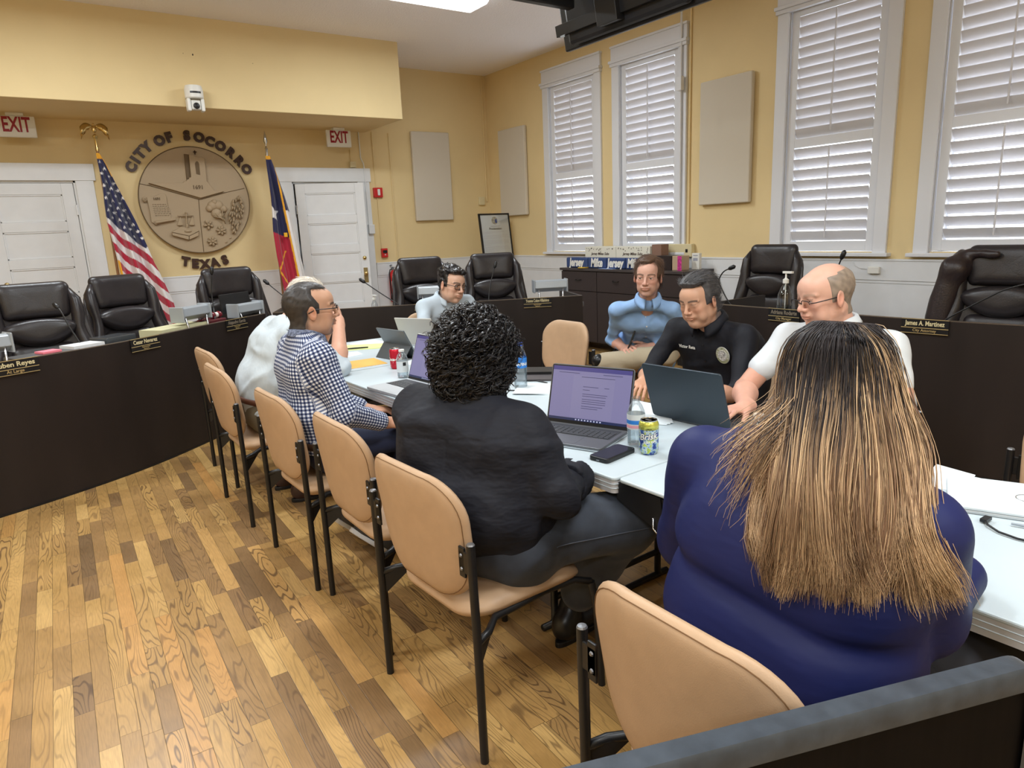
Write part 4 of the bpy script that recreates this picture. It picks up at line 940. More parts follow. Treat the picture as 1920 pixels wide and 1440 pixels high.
# ================================================================ TAN STACKING CHAIRS
def tan_chair():
    t=empty('stacking_chair')      # faces +x ; rear feet at x=0
    def tubeleg(s,front):
        b=MB()
        if not front: b.tube([(.0,s*.277,0),(0,s*.277,.35),(-.004,s*.276,.68)],.0125,12)
        else: b.tube([(.50,s*.262,0),(.485,s*.258,.30),(.47,s*.25,.385)],.0125,12)
        return b
    for s in (-1,1):
        l=tubeleg(s,False).build('leg',MT['blackmetal'],t,smooth=True,auto=60)
        b=MB(); b.lathe([(.0001,.68),(.0122,.68),(.010,.684),(.0001,.685)],12,(-.004,s*.276,0)); b.build('end_cap',MT['grey'],l)
        tubeleg(s,True).build('leg',MT['blackmetal'],t,smooth=True,auto=60)
        b=MB(); b.tube([(.0,s*.277,.385),(.05,s*.262,.392),(.10,s*.225,.40),(.30,s*.215,.402),(.42,s*.225,.40),(.47,s*.25,.385)],.0115,10); b.build('side_rail',MT['blackmetal'],t,smooth=True)
        b=MB(); b.prism([(0,.30),(.008,.385),(.10,.40),(.075,.375)],-.004,.004,lambda u,v,w_:(u,s*(.277-u*.5)+w_,v)); b.build('gusset',MT['blackmetal'],t)
        b=MB(); b.box((-.012,s*.225-.028*(s<0),.575),(-.004,s*.225+.028*(s>0)+.0,.665)); b.box((-.012,min(s*.225,s*.272),.59),(-.005,max(s*.225,s*.272),.655)); pl=b.build('back_bracket',MT['blackmetal'],t,bevel=.003)
        for z in (.60,.64):
            b=MB(); b.lathe([(.0001,0),(.006,0),(.004,.003),(.0001,.003)],10,(-.012,s*.238,z),Rm=rot(0,R(-90))); b.build('bolt',MT['grey'],pl)
    # backrest
    def bow(u,v): return -.050*(1-(u/.25)**2)
    pts=[(u*(1.0+.05*(v/.2)) ,v) for u,v in rrect(.475,.405,.135,9)]
    lean=R(8)
    def bf(u,v,w_,u0,v0):
        x=bow(u,v)+w_-math.sin(lean)*v+.030; return (x,u,.655+v*math.cos(lean)*.98)
    b=MB(); pad(b,pts,softprof(.056,p=9),bf); br=b.build('backrest',MT['tan'],t,smooth=True)
    b=MB(); ring=[bf(u*.965,v*.96,-.0150,0,0) for u,v in pts]; b.tube(ring+[ring[0]],.0013,5,cap=False); b.build('seam',mat('stitching',(.16,.08,.03),.7) if 'seam' not in MT else MT['seam'],br)
    # seat
    pts=[(u,v*(1+.04*u/.23)) for u,v in rrect(.46,.47,.11,8)]
    def sf(u,v,w_,u0,v0):
        r2=(u/.23)**2
        return (.255+u*1.0, v, .420+w_+(-.035*max(0,(u-.12)/.11)**2 if u>.12 else .0)+(-.012*(abs(u)/.23)**2 if u<0 else 0)+.010*(v/.23)**2)
    b=MB(); pad(b,pts,softprof(.080,p=7),sf); b.build('seat',MT['tan'],t,smooth=True)
    return t
tc0=tan_chair(); G='tan stacking chairs around the tables'
TC=[(.845,4.60,R(2),'empty tan chair farthest along the left row, nearest the dais'),(.765,3.92,R(1),'tan chair under the white haired man'),(.805,3.035,R(2),'tan chair under the man in the checked shirt'),
 (.855,2.40,R(1),'empty tan chair between the checked shirt man and the curly haired person'),(.835,1.75,R(4),'tan chair under the curly haired person in black'),(.835,.72,R(0),'nearest tan chair, under the woman in navy'),
 (3.02,3.72,R(181),'empty tan chair on the far side of the table, behind the water bottle'),(3.07,2.13,R(172),'tan chair under the man in the black shirt'),(2.98,1.60,R(176),'tan chair under the bald man in the white polo'),
 (2.72,.62,R(186),'tan chair cut off by the right edge of the photo'),(3.74,3.60,R(217),'tan chair under the man in the light blue shirt'),(2.70,5.10,R(-100),'tan chair under the young man in glasses')]
for i,(x,y,a,lab) in enumerate(TC):
    o=tc0 if i==0 else copy_tree(tc0)
    o.location=(x,y,0); o.rotation_euler=(0,0,a); tag(o,lab,'chair',G)
# ================================================================ FOLDING TABLES
def fold_table(name,y0,y1,xa,xb,lab,cut=None,inset=(.24,.24)):
    """long side along y; xa/xb near-edge x at y0 and y1"""
    L_=y1-y0; ang=math.atan2(-(xb-xa),L_); t=empty(name,((xa+xb)/2+.381,(y0+y1)/2,0),ang,lab,'table','white folding tables in a row')
    hw,hl,zt=.381,L_/2,.74
    b=MB(); b.prism(rrect(2*hw,2*hl,.018,6),zt-.012,zt); b.build('tabletop',MT['table'],t,bevel=.004)
    rim=MB(); o_=rrect(2*hw-.004,2*hl-.004,.018,6); i_=rrect(2*hw-.03,2*hl-.03,.014,6)
    if cut:  # the rim stops short of the end on the near side to make room for the latch
        o_=[(-hw+.002,hl-cut)]+[q for q in o_ if not (q[0]<0 and q[1]>hl-cut)][::-1][::-1]
        i_=[(-hw+.015,hl-cut)]+[q for q in i_ if not (q[0]<0 and q[1]>hl-cut)]
        k0=next(i for i in range(1,len(o_)) if o_[i][0]<0); o_=o_[k0:]+o_[1:k0]; i_=i_[k0:]+i_[1:k0]
        o_=[(-hw+.002,hl-cut)]+o_; i_=[(-hw+.015,hl-cut)]+i_
    n=len(o_)
    V=[(u,v,zt-.052) for u,v in o_]+[(u,v,zt-.011) for u,v in o_]+[(u,v,zt-.052) for u,v in i_]+[(u,v,zt-.011) for u,v in i_]
    F=[]
    for j in range(n-1 if cut else n):
        k=(j+1)%n
        F+=[(j,k,n+k,n+j),(2*n+k,2*n+j,3*n+j,3*n+k),(k,j,2*n+j,2*n+k)]
    rim.add(V,F); rim.build('rim',MT['tableside'],t)
    g=MB()
    for dz in (.022,.036):
        P=[(u*1.002,v*1.001,zt-dz) for u,v in o_]; g.tube(P if cut else P+[P[0]],.0014,5,cap=False)
    g.build('rim_groove',MT['table'],t)
    for s in (-1,1):
        yy=s*(hl-inset[0 if s<0 else 1])
        b=MB(); 
        b.tube([(-.29,yy,zt-.05),(-.29,yy,.03),(-.30,yy,.012)],.0145,10); b.build('leg',MT['blackmetal'],t,smooth=True,auto=60)
        b=MB(); b.tube([(.29,yy,zt-.05),(.29,yy,.03),(.30,yy,.012)],.0145,10); b.build('leg',MT['blackmetal'],t,smooth=True,auto=60)
        for hh,ww,r0 in ((.12,.29,.0125),(.62,.29,.0125),(.014,.35,.014)): b=MB(); b.tube([(-ww,yy,hh),(ww,yy,hh)],r0,8); b.build('leg_crossbar' if hh>.05 else 'foot_bar',MT['blackmetal'],t,smooth=True)
        b=MB(); b.tube([(0,yy,.60),(0,yy-s*.38,zt-.06)],.010,8); b.build('leg_brace',MT['blackmetal'],t)
    for q in (-.34,.31): b=MB(); b.box((q,-hl+.10,zt-.055),(q+.03,hl-.10,zt-.02)); b.build('side_beam',MT['blackmetal'],t)
    return t
ta=fold_table('folding_table',1.482,3.72,1.368,1.300,'white plastic folding table in the middle, with the open laptop and drink can',inset=(.42,.24))
tb=fold_table('folding_table',3.735,4.80,1.345,1.36,'short white table at the far end of the row, with notepad and envelope')
tc=fold_table('folding_table',-.40,1.478,1.435,1.378,'nearest white folding table, reaching out of the photo at right',cut=.20)
# locking bracket seen at the joint
t=empty('table_bracket',(1.392,1.385,.645),0,'black metal latch bracket where the two near tables meet','bracket')
b=MB(); b.prism([(-.095,.02),(.07,-.025),(.105,-.03),(.10,.0),(.085,.078),(-.095,.078)],-.004,.004,lambda u,v,w_:(w_,-u,v)); b.build('bracket_plate',MT['blackmetal'],t)
b=MB(); b.box((.0,-.12,.045),(.07,.12,.075)); b.build('bracket_flange',MT['blackmetal'],t)
b=MB(); b.tube([(-.006,-.06,.01),(-.012,-.065,-.02),(-.012,-.08,-.03),(-.010,-.09,-.018)],.0028,6); b.build('hook',MT['chrome'],t,smooth=True)
# ================================================================ NEAR DARK PANEL (bottom right)
t=empty('low_partition',(0,0,0),0,'near dark partition with a worn grey rounded top edge, bottom right of the photo','partition')
A=np.array([.25,.572]); Bp=np.array([1.058,.287]); d=(Bp-A)/np.linalg.norm(Bp-A); nn=np.array([-d[1],d[0]])
gm=mat('worn_grey_edge',(.042,.052,.066),.35,noise=.3,nscale=30,bump=.3,bscale=40)
prof=[(-.004,-.035),(-.004,-.006),(.0,.0),(.03,.0),(.034,-.006),(.034,-.035)]
L2=np.linalg.norm(Bp-A)
def rail(b,r_off):
    path=[A+d*(-.1),A,A+d*(L2-.03)]
    P=[]
    for k in range(0,2): p=path[0] if k==0 else path[2]; P.append([(p[0]+nn[0]*u,p[1]+nn[1]*u,.882+v) for u,v in prof])
    for k in range(1,9):
        a=PI/2*k/8; c=path[2]; rr=.05
        P.append([(c[0]+d[0]*(rr+v*0)*math.sin(a)+d[0]*(0)+nn[0]*u+d[0]*v*0+d[0]*( (v)*math.sin(a)), c[1]+d[1]*rr*math.sin(a)+nn[1]*u+d[1]*v*math.sin(a), .882-rr+rr*math.cos(a)+v*math.cos(a)) for u,v in prof])
    c=path[2]; P.append([(c[0]+d[0]*(.05+v)+nn[0]*u,c[1]+d[1]*(.05+v)+nn[1]*u,.0) for u,v in prof])
    b.grid(np.array(P))
b=MB(); rail(b,0); b.build('edge_trim',gm,t,smooth=True,auto=50)
b=MB(); V=[]; 
for q in (A-d*.1,A+d*(L2-.0)):
    for off in (.002,.028):
        for z in (0,.850): V.append((q[0]+nn[0]*off,q[1]+nn[1]*off,z))
b.add(V,[(0,1,3,2),(4,6,7,5),(0,4,5,1),(2,3,7,6),(1,5,7,3),(0,2,6,4)]); b.build('panel',mat('partition_laminate',(.004,.003,.003),.7,spec=.12,noise=.3,nscale=90,stretch=(1,1,.03)),t)
# ================================================================ BODIES: implicit surfaces turned into one smooth mesh
F32=np.float32
def smin(a,b,k):
    if k<=0: return np.minimum(a,b)
    h=np.clip(.5+.5*(b-a)/k,0,1); return b*(1-h)+a*h-k*h*(1-h)
def d_cap(P,a,b,ra,rb):
    a=np.array(a,F32); ba=np.array(b,F32)-a; pa=P-a; L=float(ba@ba)+1e-9
    t=np.clip((pa@ba)/L,0,1); return np.linalg.norm(pa-t[:,None]*ba,axis=1)-(ra+(rb-ra)*t)
def d_ell(P,c,r,Rm=None):
    q=P-np.array(c,F32)
    if Rm is not None: q=q@np.asarray(Rm,F32)      # world->local (columns of Rm are local axes)
    r=np.array(r,F32); k0=np.linalg.norm(q/r,axis=1); k1=np.linalg.norm(q/(r*r),axis=1)+1e-9
    return k0*(k0-1)/k1
class Sdf:
    """ordered list of shapes; each is blended into what precedes it"""
    def __init__(s): s.ops=[]
    def cap(s,a,b,ra,rb=None,k=.03): s.ops.append(('c',a,b,ra,ra if rb is None else rb,k)); return s
    def ell(s,c,r,Rm=None,k=.03): s.ops.append(('e',c,r,Rm,k)); return s
    def cut_ell(s,c,r,Rm=None,k=.01): s.ops.append(('ce',c,r,Rm,k)); return s
    def cut_cap(s,a,b,ra,rb=None,k=.01): s.ops.append(('cc',a,b,ra,ra if rb is None else rb,k)); return s
    def group(s,other,k=.01): s.ops.append(('g',other,k)); return s
    def plane(s,p,n): s.ops.append(('p',p,n)); return s     # cuts away the side the normal points to
    def fn(s,f): s.ops.append(('f',f)); return s
    def bounds(s):
        lo=np.full(3,1e9); hi=-lo
        for o in s.ops:
            if o[0]=='c':
                for p,r in ((o[1],o[3]),(o[2],o[4])): lo=np.minimum(lo,np.array(p)-r); hi=np.maximum(hi,np.array(p)+r)
            elif o[0]=='e': r=max(o[2]); lo=np.minimum(lo,np.array(o[1])-r); hi=np.maximum(hi,np.array(o[1])+r)
            elif o[0]=='g': l,h=o[1].bounds(); lo=np.minimum(lo,l); hi=np.maximum(hi,h)
        return lo,hi
    def __call__(s,P):
        d=None
        for o in s.ops:
            if o[0]=='c': e=d_cap(P,*o[1:5]); d=e if d is None else smin(d,e,o[5])
            elif o[0]=='e': e=d_ell(P,*o[1:4]); d=e if d is None else smin(d,e,o[4])
            elif o[0]=='ce': d=-smin(-d,d_ell(P,*o[1:4]),o[4])
            elif o[0]=='cc': d=-smin(-d,d_cap(P,*o[1:5]),o[5])
            elif o[0]=='g': e=o[1](P); d=e if d is None else smin(d,e,o[2])
            elif o[0]=='p': d=np.maximum(d,(P-np.array(o[1],F32))@np.array(o[2],F32))
            elif o[0]=='f': d=o[1](P,d)
        return d
def surface(sdf,res,pad=.02,lo=None,hi=None):
    l,h=sdf.bounds(); lo=l-pad if lo is None else np.array(lo,float); hi=h+pad if hi is None else np.array(hi,float)
    n=np.maximum(4,np.ceil((hi-lo)/res).astype(int)+1); ax=[(lo[i]+res*np.arange(n[i])).astype(F32) for i in range(3)]
    # coarse pass, then only evaluate near the surface
    cs=4; nc=[(m+cs-1)//cs+1 for m in n]; axc=[(lo[i]+res*cs*np.arange(nc[i])).astype(F32) for i in range(3)]
    Gc=np.stack(np.meshgrid(*axc,indexing='ij'),-1).reshape(-1,3); vc=sdf(Gc).reshape(nc)
    near=np.abs(vc)<res*cs*2.2+.02
    m=near.copy()
    for a in range(3):
        s1=np.roll(near,1,a); s2=np.roll(near,-1,a); m|=s1|s2
    idx=[np.minimum(np.arange(n[i])//cs,nc[i]-1) for i in range(3)]
    V=vc[np.ix_(*idx)].copy(); mk=m[np.ix_(*idx)]
    I=np.argwhere(mk); P=np.stack([ax[i][I[:,i]] for i in range(3)],1)
    out=np.empty(len(P),F32)
    for q in range(0,len(P),400000): out[q:q+400000]=sdf(P[q:q+400000])
    V[mk]=out; V=V.astype(np.float64)
    s=V<0; c=s[:-1,:-1,:-1].astype(np.int8)
    for dx in (0,1):
        for dy in (0,1):
            for dz in (0,1):
                if dx or dy or dz: c=c+s[dx:n[0]-1+dx,dy:n[1]-1+dy,dz:n[2]-1+dz]
    act=(c>0)&(c<8); A=np.argwhere(act); vid=-np.ones(act.shape,np.int64); vid[act]=np.arange(len(A))
    acc=np.zeros((len(A),3)); cnt=np.zeros(len(A))
    corners=[(x,y,z) for x in (0,1) for y in (0,1) for z in (0,1)]
    for a in corners:
        for ax_ in range(3):
            if a[ax_]==0:
                b2=list(a); b2[ax_]=1
                va=V[A[:,0]+a[0],A[:,1]+a[1],A[:,2]+a[2]]; vb=V[A[:,0]+b2[0],A[:,1]+b2[1],A[:,2]+b2[2]]
                cr=(va<0)!=(vb<0); t=np.where(cr,va/(va-vb+1e-20),0); p=np.tile(np.array(a,float),(len(A),1)); p[:,ax_]+=t
                acc[cr]+=p[cr]; cnt[cr]+=1
    verts=lo+(A+acc/cnt[:,None])*res
    faces=[]
    for ax_ in range(3):
        sl=[slice(None)]*3; sl2=[slice(None)]*3; sl[ax_]=slice(0,-1); sl2[ax_]=slice(1,None)
        s0=s[tuple(sl)]; s1=s[tuple(sl2)]; E=np.argwhere(s0!=s1)
        u,w_=[i for i in range(3) if i!=ax_]
        E=E[(E[:,u]>0)&(E[:,w_]>0)&(E[:,u]<n[u]-1)&(E[:,w_]<n[w_]-1)]
        sg=s0[E[:,0],E[:,1],E[:,2]]
        def g(du,dw):
            q=E.copy(); q[:,u]-=du; q[:,w_]-=dw; return vid[q[:,0],q[:,1],q[:,2]]
        Q=np.stack([g(1,1),g(0,1),g(0,0),g(1,0)],1)
        flip=sg if ax_!=1 else ~sg
        Q[~flip]=Q[~flip][:,::-1]; faces.append(Q)
    Fc=np.concatenate(faces); Fc=Fc[(Fc>=0).all(1)]
    return verts,Fc
def mesh_obj(name,parts,mats,parent=None,col=None,attrs=None,smooth=True):
    """parts: list of (verts, faces, material index)"""
    off=0; VV=[];FF=[];MM=[]
    for v,f,mi in parts: VV.append(v); FF.append(f+off); MM+= [mi]*len(f); off+=len(v)
    V=np.concatenate(VV); Fq=np.concatenate(FF)
    me=bpy.data.meshes.new(name); me.vertices.add(len(V)); me.vertices.foreach_set('co',V.astype(F32).ravel())
    me.loops.add(Fq.size); me.loops.foreach_set('vertex_index',Fq.astype(np.int32).ravel()); me.polygons.add(len(Fq))
    me.polygons.foreach_set('loop_start',np.arange(0,Fq.size,Fq.shape[1],dtype=np.int32))
    me.polygons.foreach_set('material_index',np.array(MM,np.int32)); me.polygons.foreach_set('use_smooth',np.ones(len(Fq),bool) if smooth else np.zeros(len(Fq),bool))
    for m in (mats if isinstance(mats,(list,tuple)) else [mats]): me.materials.append(m)
    me.update(calc_edges=True); me.validate()
    o=bpy.data.objects.new(name,me); COL.objects.link(o)
    if parent: o.parent=parent
    if col is not None: set_col(o,col)
    if attrs:
        for k,a in attrs.items():
            at=me.attributes.new(k,'FLOAT_VECTOR','POINT'); at.data.foreach_set('vector',a.astype(F32).ravel())
    return o
def hashn(P,sc,seed=0):
    """cheap smooth pseudo noise from summed sines, about -1..1"""
    q=P*sc; x,y,z=q[:,0]+seed*1.7,q[:,1]+seed*.9,q[:,2]-seed*1.3
    return (np.sin(x*1.7+np.sin(y*1.3+z)*1.4)+np.sin(y*1.9+np.sin(z*1.1-x)*1.5)+np.sin(z*1.5+np.sin(x*1.2+y*.7)*1.6))/3
def ridge(P,d,sc,amp,seed=0,w_=.35):
    """fold ridges running across direction-scaled space"""
    q=P*np.array(sc,F32); n=hashn(q,1,seed)+.35*hashn(q,2.3,seed+3)
    return d-amp*(np.exp(-(n/w_)**2)-.4)
# ---------------------------------------------------------------- head
def unit(v): v=np.array(v,float); return v/np.linalg.norm(v)
def frame(yaw,pitch=0,roll=0):
    """columns: forward, left, up. yaw from +x, pitch>0 looks down, roll>0 tilts to the left ear down"""
    return np.array((Matrix.Rotation(yaw,3,'Z')@Matrix.Rotation(pitch,3,'Y')@Matrix.Rotation(-roll,3,'X')))
def head_sdf(o):
    w=o.get('w',1.0); jaw=o.get('jaw',1.0); s=Sdf()
    s.ell((-.016,0,.032),(.100,.076*w,.086),k=0)
    s.ell((.022,0,-.030),(.068,.060*w,.078),k=.035)
    s.ell((.060,0,.045),(.036,.052*w,.042),k=.03)
    s.cap((-.010,.052*w*jaw,-.055),(.052,.022*jaw,-.092),.017,.015,k=.03).cap((-.010,-.052*w*jaw,-.055),(.052,-.022*jaw,-.092),.017,.015,k=.03)
    s.ell((.066,0,-.096),(.023,.026*jaw,.018),k=.02)
    for e in (1,-1):
        s.ell((.060,e*.040*w,-.018),(.028,.024,.022),k=.018)
        s.ell((.058,e*.040*w*jaw,-.058),(.024,.022,.030),k=.02)
        s.cut_ell((.104,e*.033,.006),(.0185,.0185,.013),k=.014)
        s.cap((.090,e*.012,.026),(.074,e*.052,.026),.0075,.006,k=.010)
    s.cap((.092,0,.018),(.112,0,-.020),.0065,.0095,k=.009)
    s.ell((.111,0,-.026),(.0125,.0115,.0095),k=.007)
    for e in (1,-1): s.ell((.100,e*.0135,-.029),(.011,.0075,.0075),k=.006)
    s.ell((.084,0,-.052),(.018,.030,.018),k=.012)
    s.ell((.0985,0,-.0525),(.0085,.024,.0052),k=.004)
    s.ell((.0965,0,-.0635),(.0085,.020,.0060),k=.004)
    s.cut_cap((.106,.0,-.058),(.094,.026,-.0575),.0018,.001,k=.003).cut_cap((.106,.0,-.058),(.094,-.026,-.0575),.0018,.001,k=.003)
    for e in (1,-1):
        s.cut_ell((.113,e*.0065,-.0355),(.006,.004,.003),k=.002)
        R_=np.array(Matrix.Rotation(e*R(22),3,'Z')@Matrix.Rotation(R(-14),3,'Y'))
        s.ell((-.004,e*.0825*w,-.008),(.021,.0075,.033),R_,k=.006)
        s.cut_ell((.000,e*.0905*w,-.004),(.011,.0055,.018),R_,k=.004)
        # lids
        Cx,Cy,Cz=.0795,e*.033,.006
        s.ell((Cx,Cy,Cz),(.0133,.0160,.0120),k=.013)
        s.cut_ell((Cx+.013,Cy,Cz-.0008+o.get('lid',0)),(.010,.0118,.0038*o.get('open',1)),k=.002)
    nk=o.get('neck',.056)
    s.cap((-.022,0,-.055),tuple(o.get('neck_to',(-.045,0,-.17))),nk,nk*1.08,k=.03)
    if o.get('double'): s.ell((.030,0,-.108),(.045,.045,.022),k=.03)
    return s
def pnoise(P,sc,seed=0): return hashn(P,sc,seed)*.5+hashn(P,sc*2.7,seed+5)*.3
def head_color(L,o):
    x,y,z=L[:,0],L[:,1],L[:,2]; ay=np.abs(y)
    base=np.array(o['skin']); C=np.tile(base,(len(L),1))*(1+.06*pnoise(L,40)[:,None])
    def blend(m,c): m=np.clip(m,0,1)[:,None]*1.0; C[:]=C*(1-m)+np.array(c)*m
    red=base*np.array((1.08,.72,.68))
    g=lambda dx,dy,dz: np.exp(-(dx*dx+dy*dy+dz*dz))
    blend(.35*g((x-.08)/.03,(ay-.045)/.025,(z+.02)/.022),red); blend(.4*g((x-.112)/.014,y/.016,(z+.026)/.012),red); blend(.5*(ay>.075)*g(x/.03,0,z/.04),red)
    lipm=(x>.082)*np.clip(1.3-((y/.025)**2+((z+.058)/.0105)**2),0,1)*3; blend(np.minimum(lipm,.55),o.get('lip',base*np.array((.86,.62,.58))))
    sc=o.get('brow',(.03,.02,.015)); bz=.0265+.004*np.cos((ay-.034)*60); bm=(x>.055)*(ay>.012)*(ay<.056)*np.clip(1.6-np.abs(z-bz)/.0042,0,1); blend(np.minimum(bm,1)*o.get('browa',.85),sc)
    blend(.8*(x>.105)*g((z+.0355)/.003,(ay-.0065)/.004,0),(.04,.012,.01))
    # stubble / beard
    bd=o.get('beard')
    if bd:
        kind,bc,al=bd; n=.75+.35*np.sin(x*900+np.sin(y*700)*2)*np.sin(z*800+y*500)
        if kind=='goatee': m=(x>.05)*(np.clip(1.4-((y/.034)**2+((z+.090)/.034)**2),0,1)+((z<-.040)&(z>-.050)&(ay<.028)&(x>.09))*.9+((ay>.020)&(ay<.033)&(z<-.045)&(z>-.09)&(x>.07))*.8)
        else: m=(z<-.030-.02*(x<.03))*(x>-.03)*np.clip((-.025-z)/.03,0,1)*(z>-.125)*(1-lipm.clip(0,1))
        m=m*(1-np.minimum(lipm,1)*.9); blend(np.clip(m,0,1)*al*n,bc)
    hr=o.get('scalp')
    if hr:
        hc,line=hr; blend(np.clip(line(x,ay,z)*60,0,1)*o.get('scalpa',1)*(.85+.15*np.sin(x*1300)*np.sin(z*1100+y*900)),hc)
    blend(1.0*((x>.080)&(ay>.019)&(ay<.048)&(np.abs(z-.0125+((ay-.033)*9)**2*.05)<.0013)),base*.35)
    return np.clip(C,0,1)
EYEW=mat('eye_white',(.40,.37,.35),.25); EYEI=mat('eye_iris',(.035,.018,.010),.15)
def hand_sdf(wr,d,nrm,side,curl=(.6,.7,.8,.9),spread=.10,thumb=(.5,.35),s=1.0,tcurl=.4):
    """wr wrist point, d direction to the fingers, nrm palm normal (the way the palm faces), side +1 if the thumb is on cross(d,nrm)*side"""
    d=unit(d); nrm=unit(np.array(nrm,float)-d*np.dot(nrm,d)); l=np.cross(d,nrm)*side   # towards the thumb
    wr=np.array(wr,float); S=Sdf()
    Rm=np.stack([d,l,nrm],1)
    S.ell(wr+d*.050*s,(.052*s,.041*s,.0155*s),Rm,k=0); S.ell(wr+d*.028*s+l*.018*s+nrm*.006*s,(.034*s,.018*s,.015*s),Rm,k=.012)
    S.cap(wr-d*.03,wr+d*.015,.024*s,.022*s,k=.02)
    F=Sdf(); tips=[]
    for i,(ofs,L3,r) in enumerate(((.030,(.044,.026,.020),.0086),(.010,(.048,.030,.021),.0089),(-.010,(.044,.028,.020),.0084),(-.029,(.034,.021,.018),.0075))):
        p=wr+d*(.090-.004*abs(i-1))*s+l*ofs*s; a=curl[i]; dd=unit(d+l*spread*(1.2-i*.8)); ang=a*.75
        for j,L_ in enumerate(L3):
            v=dd*math.cos(ang)+nrm*math.sin(ang); q=p+v*L_*s
            f=Sdf().cap(p,q,r*s*(1-.06*j),r*s*(1-.06*(j+1)),k=0); F.ops.append(('g',f,.0008 if j==0 else .004)); p=q; ang+=a
        tips.append((p,v))
    S.group(F,.006)
    p=wr+d*.022*s+l*.030*s+nrm*.004*s; v=unit(d*math.cos(thumb[0]*1.2)+l*math.sin(thumb[0]*1.2)+nrm*thumb[1])
    q=p+v*.040*s; S.cap(p,q,.0135*s,.0105*s,k=.012); v2=unit(v+(nrm*.6+d*.5)*tcurl); q2=q+v2*.030*s; S.cap(q,q2,.0102*s,.0095*s,k=.005); v3=unit(v2+(nrm*.5+d*.4)*tcurl); S.cap(q2,q2+v3*.022*s,.0095*s,.0075*s,k=.004)
    return S
def strands(pts_list, rad, n=3, taper=.25):
    """many thin tubes as one vertex/face block; pts_list (N,K,3), rad (N,)"""
    P=np.asarray(pts_list,float); N_,K,_=P.shape; T=np.gradient(P,axis=1); T/=np.linalg.norm(T,axis=2)[...,None]+1e-9
    ref=np.array([.31,.52,.79]); A=np.cross(T,ref); A/=np.linalg.norm(A,axis=2)[...,None]+1e-9; B=np.cross(T,A)
    s=np.linspace(0,1,K); prof=np.minimum(1,(1-s)/.25*(1-taper)+taper)[None,:,None]*np.asarray(rad)[:,None,None]
    rings=[]
    for j in range(n): a=2*PI*j/n; rings.append(P+prof*(math.cos(a)*A+math.sin(a)*B))
    V=np.stack(rings,2).reshape(-1,3)
    base=(np.arange(N_)[:,None]*K+np.arange(K-1)[None,:]).reshape(-1)*n; Fs=[]
    for j in range(n): k=(j+1)%n; Fs.append(np.stack([base+j,base+k,base+n+k,base+n+j],1))
    return V,np.concatenate(Fs)
def glasses(parent,Rh,c,fr_m,w_=.026,h=.017,round_=.012,dx=.110,dz=.004,rimless=False,thick=.0016):
    t=bpy.data.objects.new('spectacles',None); COL.objects.link(t); t.parent=parent
    W=lambda p: tuple(np.array(c)+Rh@np.array(p))
    b=MB()
    for e in (1,-1):
        ring=[W((dx-abs(u)*.10,e*.033+u,dz+v)) for u,v in rrect(w_*2,h*2,round_,5)]
        if not rimless: b.tube(ring+[ring[0],ring[1]],thick,6,cap=False)
        else: b.tube(ring[:13],thick*.8,6,cap=False)
        b.tube([W((dx-.006,e*.0595,dz+.006)),W((dx-.02,e*.073,dz+.006)),W((.01,e*.0845,dz+.004)),W((-.02,e*.086,dz-.012))],thick,6)
    b.tube([W((dx-.001,.008,dz+.003)),W((dx+.004,0,dz+.006)),W((dx-.001,-.008,dz+.003))],thick,6)
    b.build('frame',fr_m,t,smooth=True)
    for e in (1,-1):
        b=MB(); ring=[W((dx-abs(u)*.10,e*.033+u,dz+v)) for u,v in rrect(w_*2-.001,h*2-.001,round_,5)]; b.add(ring,[tuple(range(len(ring)))]); b.build('lens',MT['lens'],t)
SKIN={}
def skin_mat(name): return mat(name,(1,1,1),.48,attr='Col',sss=.12,spec=.4,bump=.15,bscale=500,bdist=.0004)
MT['skin']=skin_mat('skin')
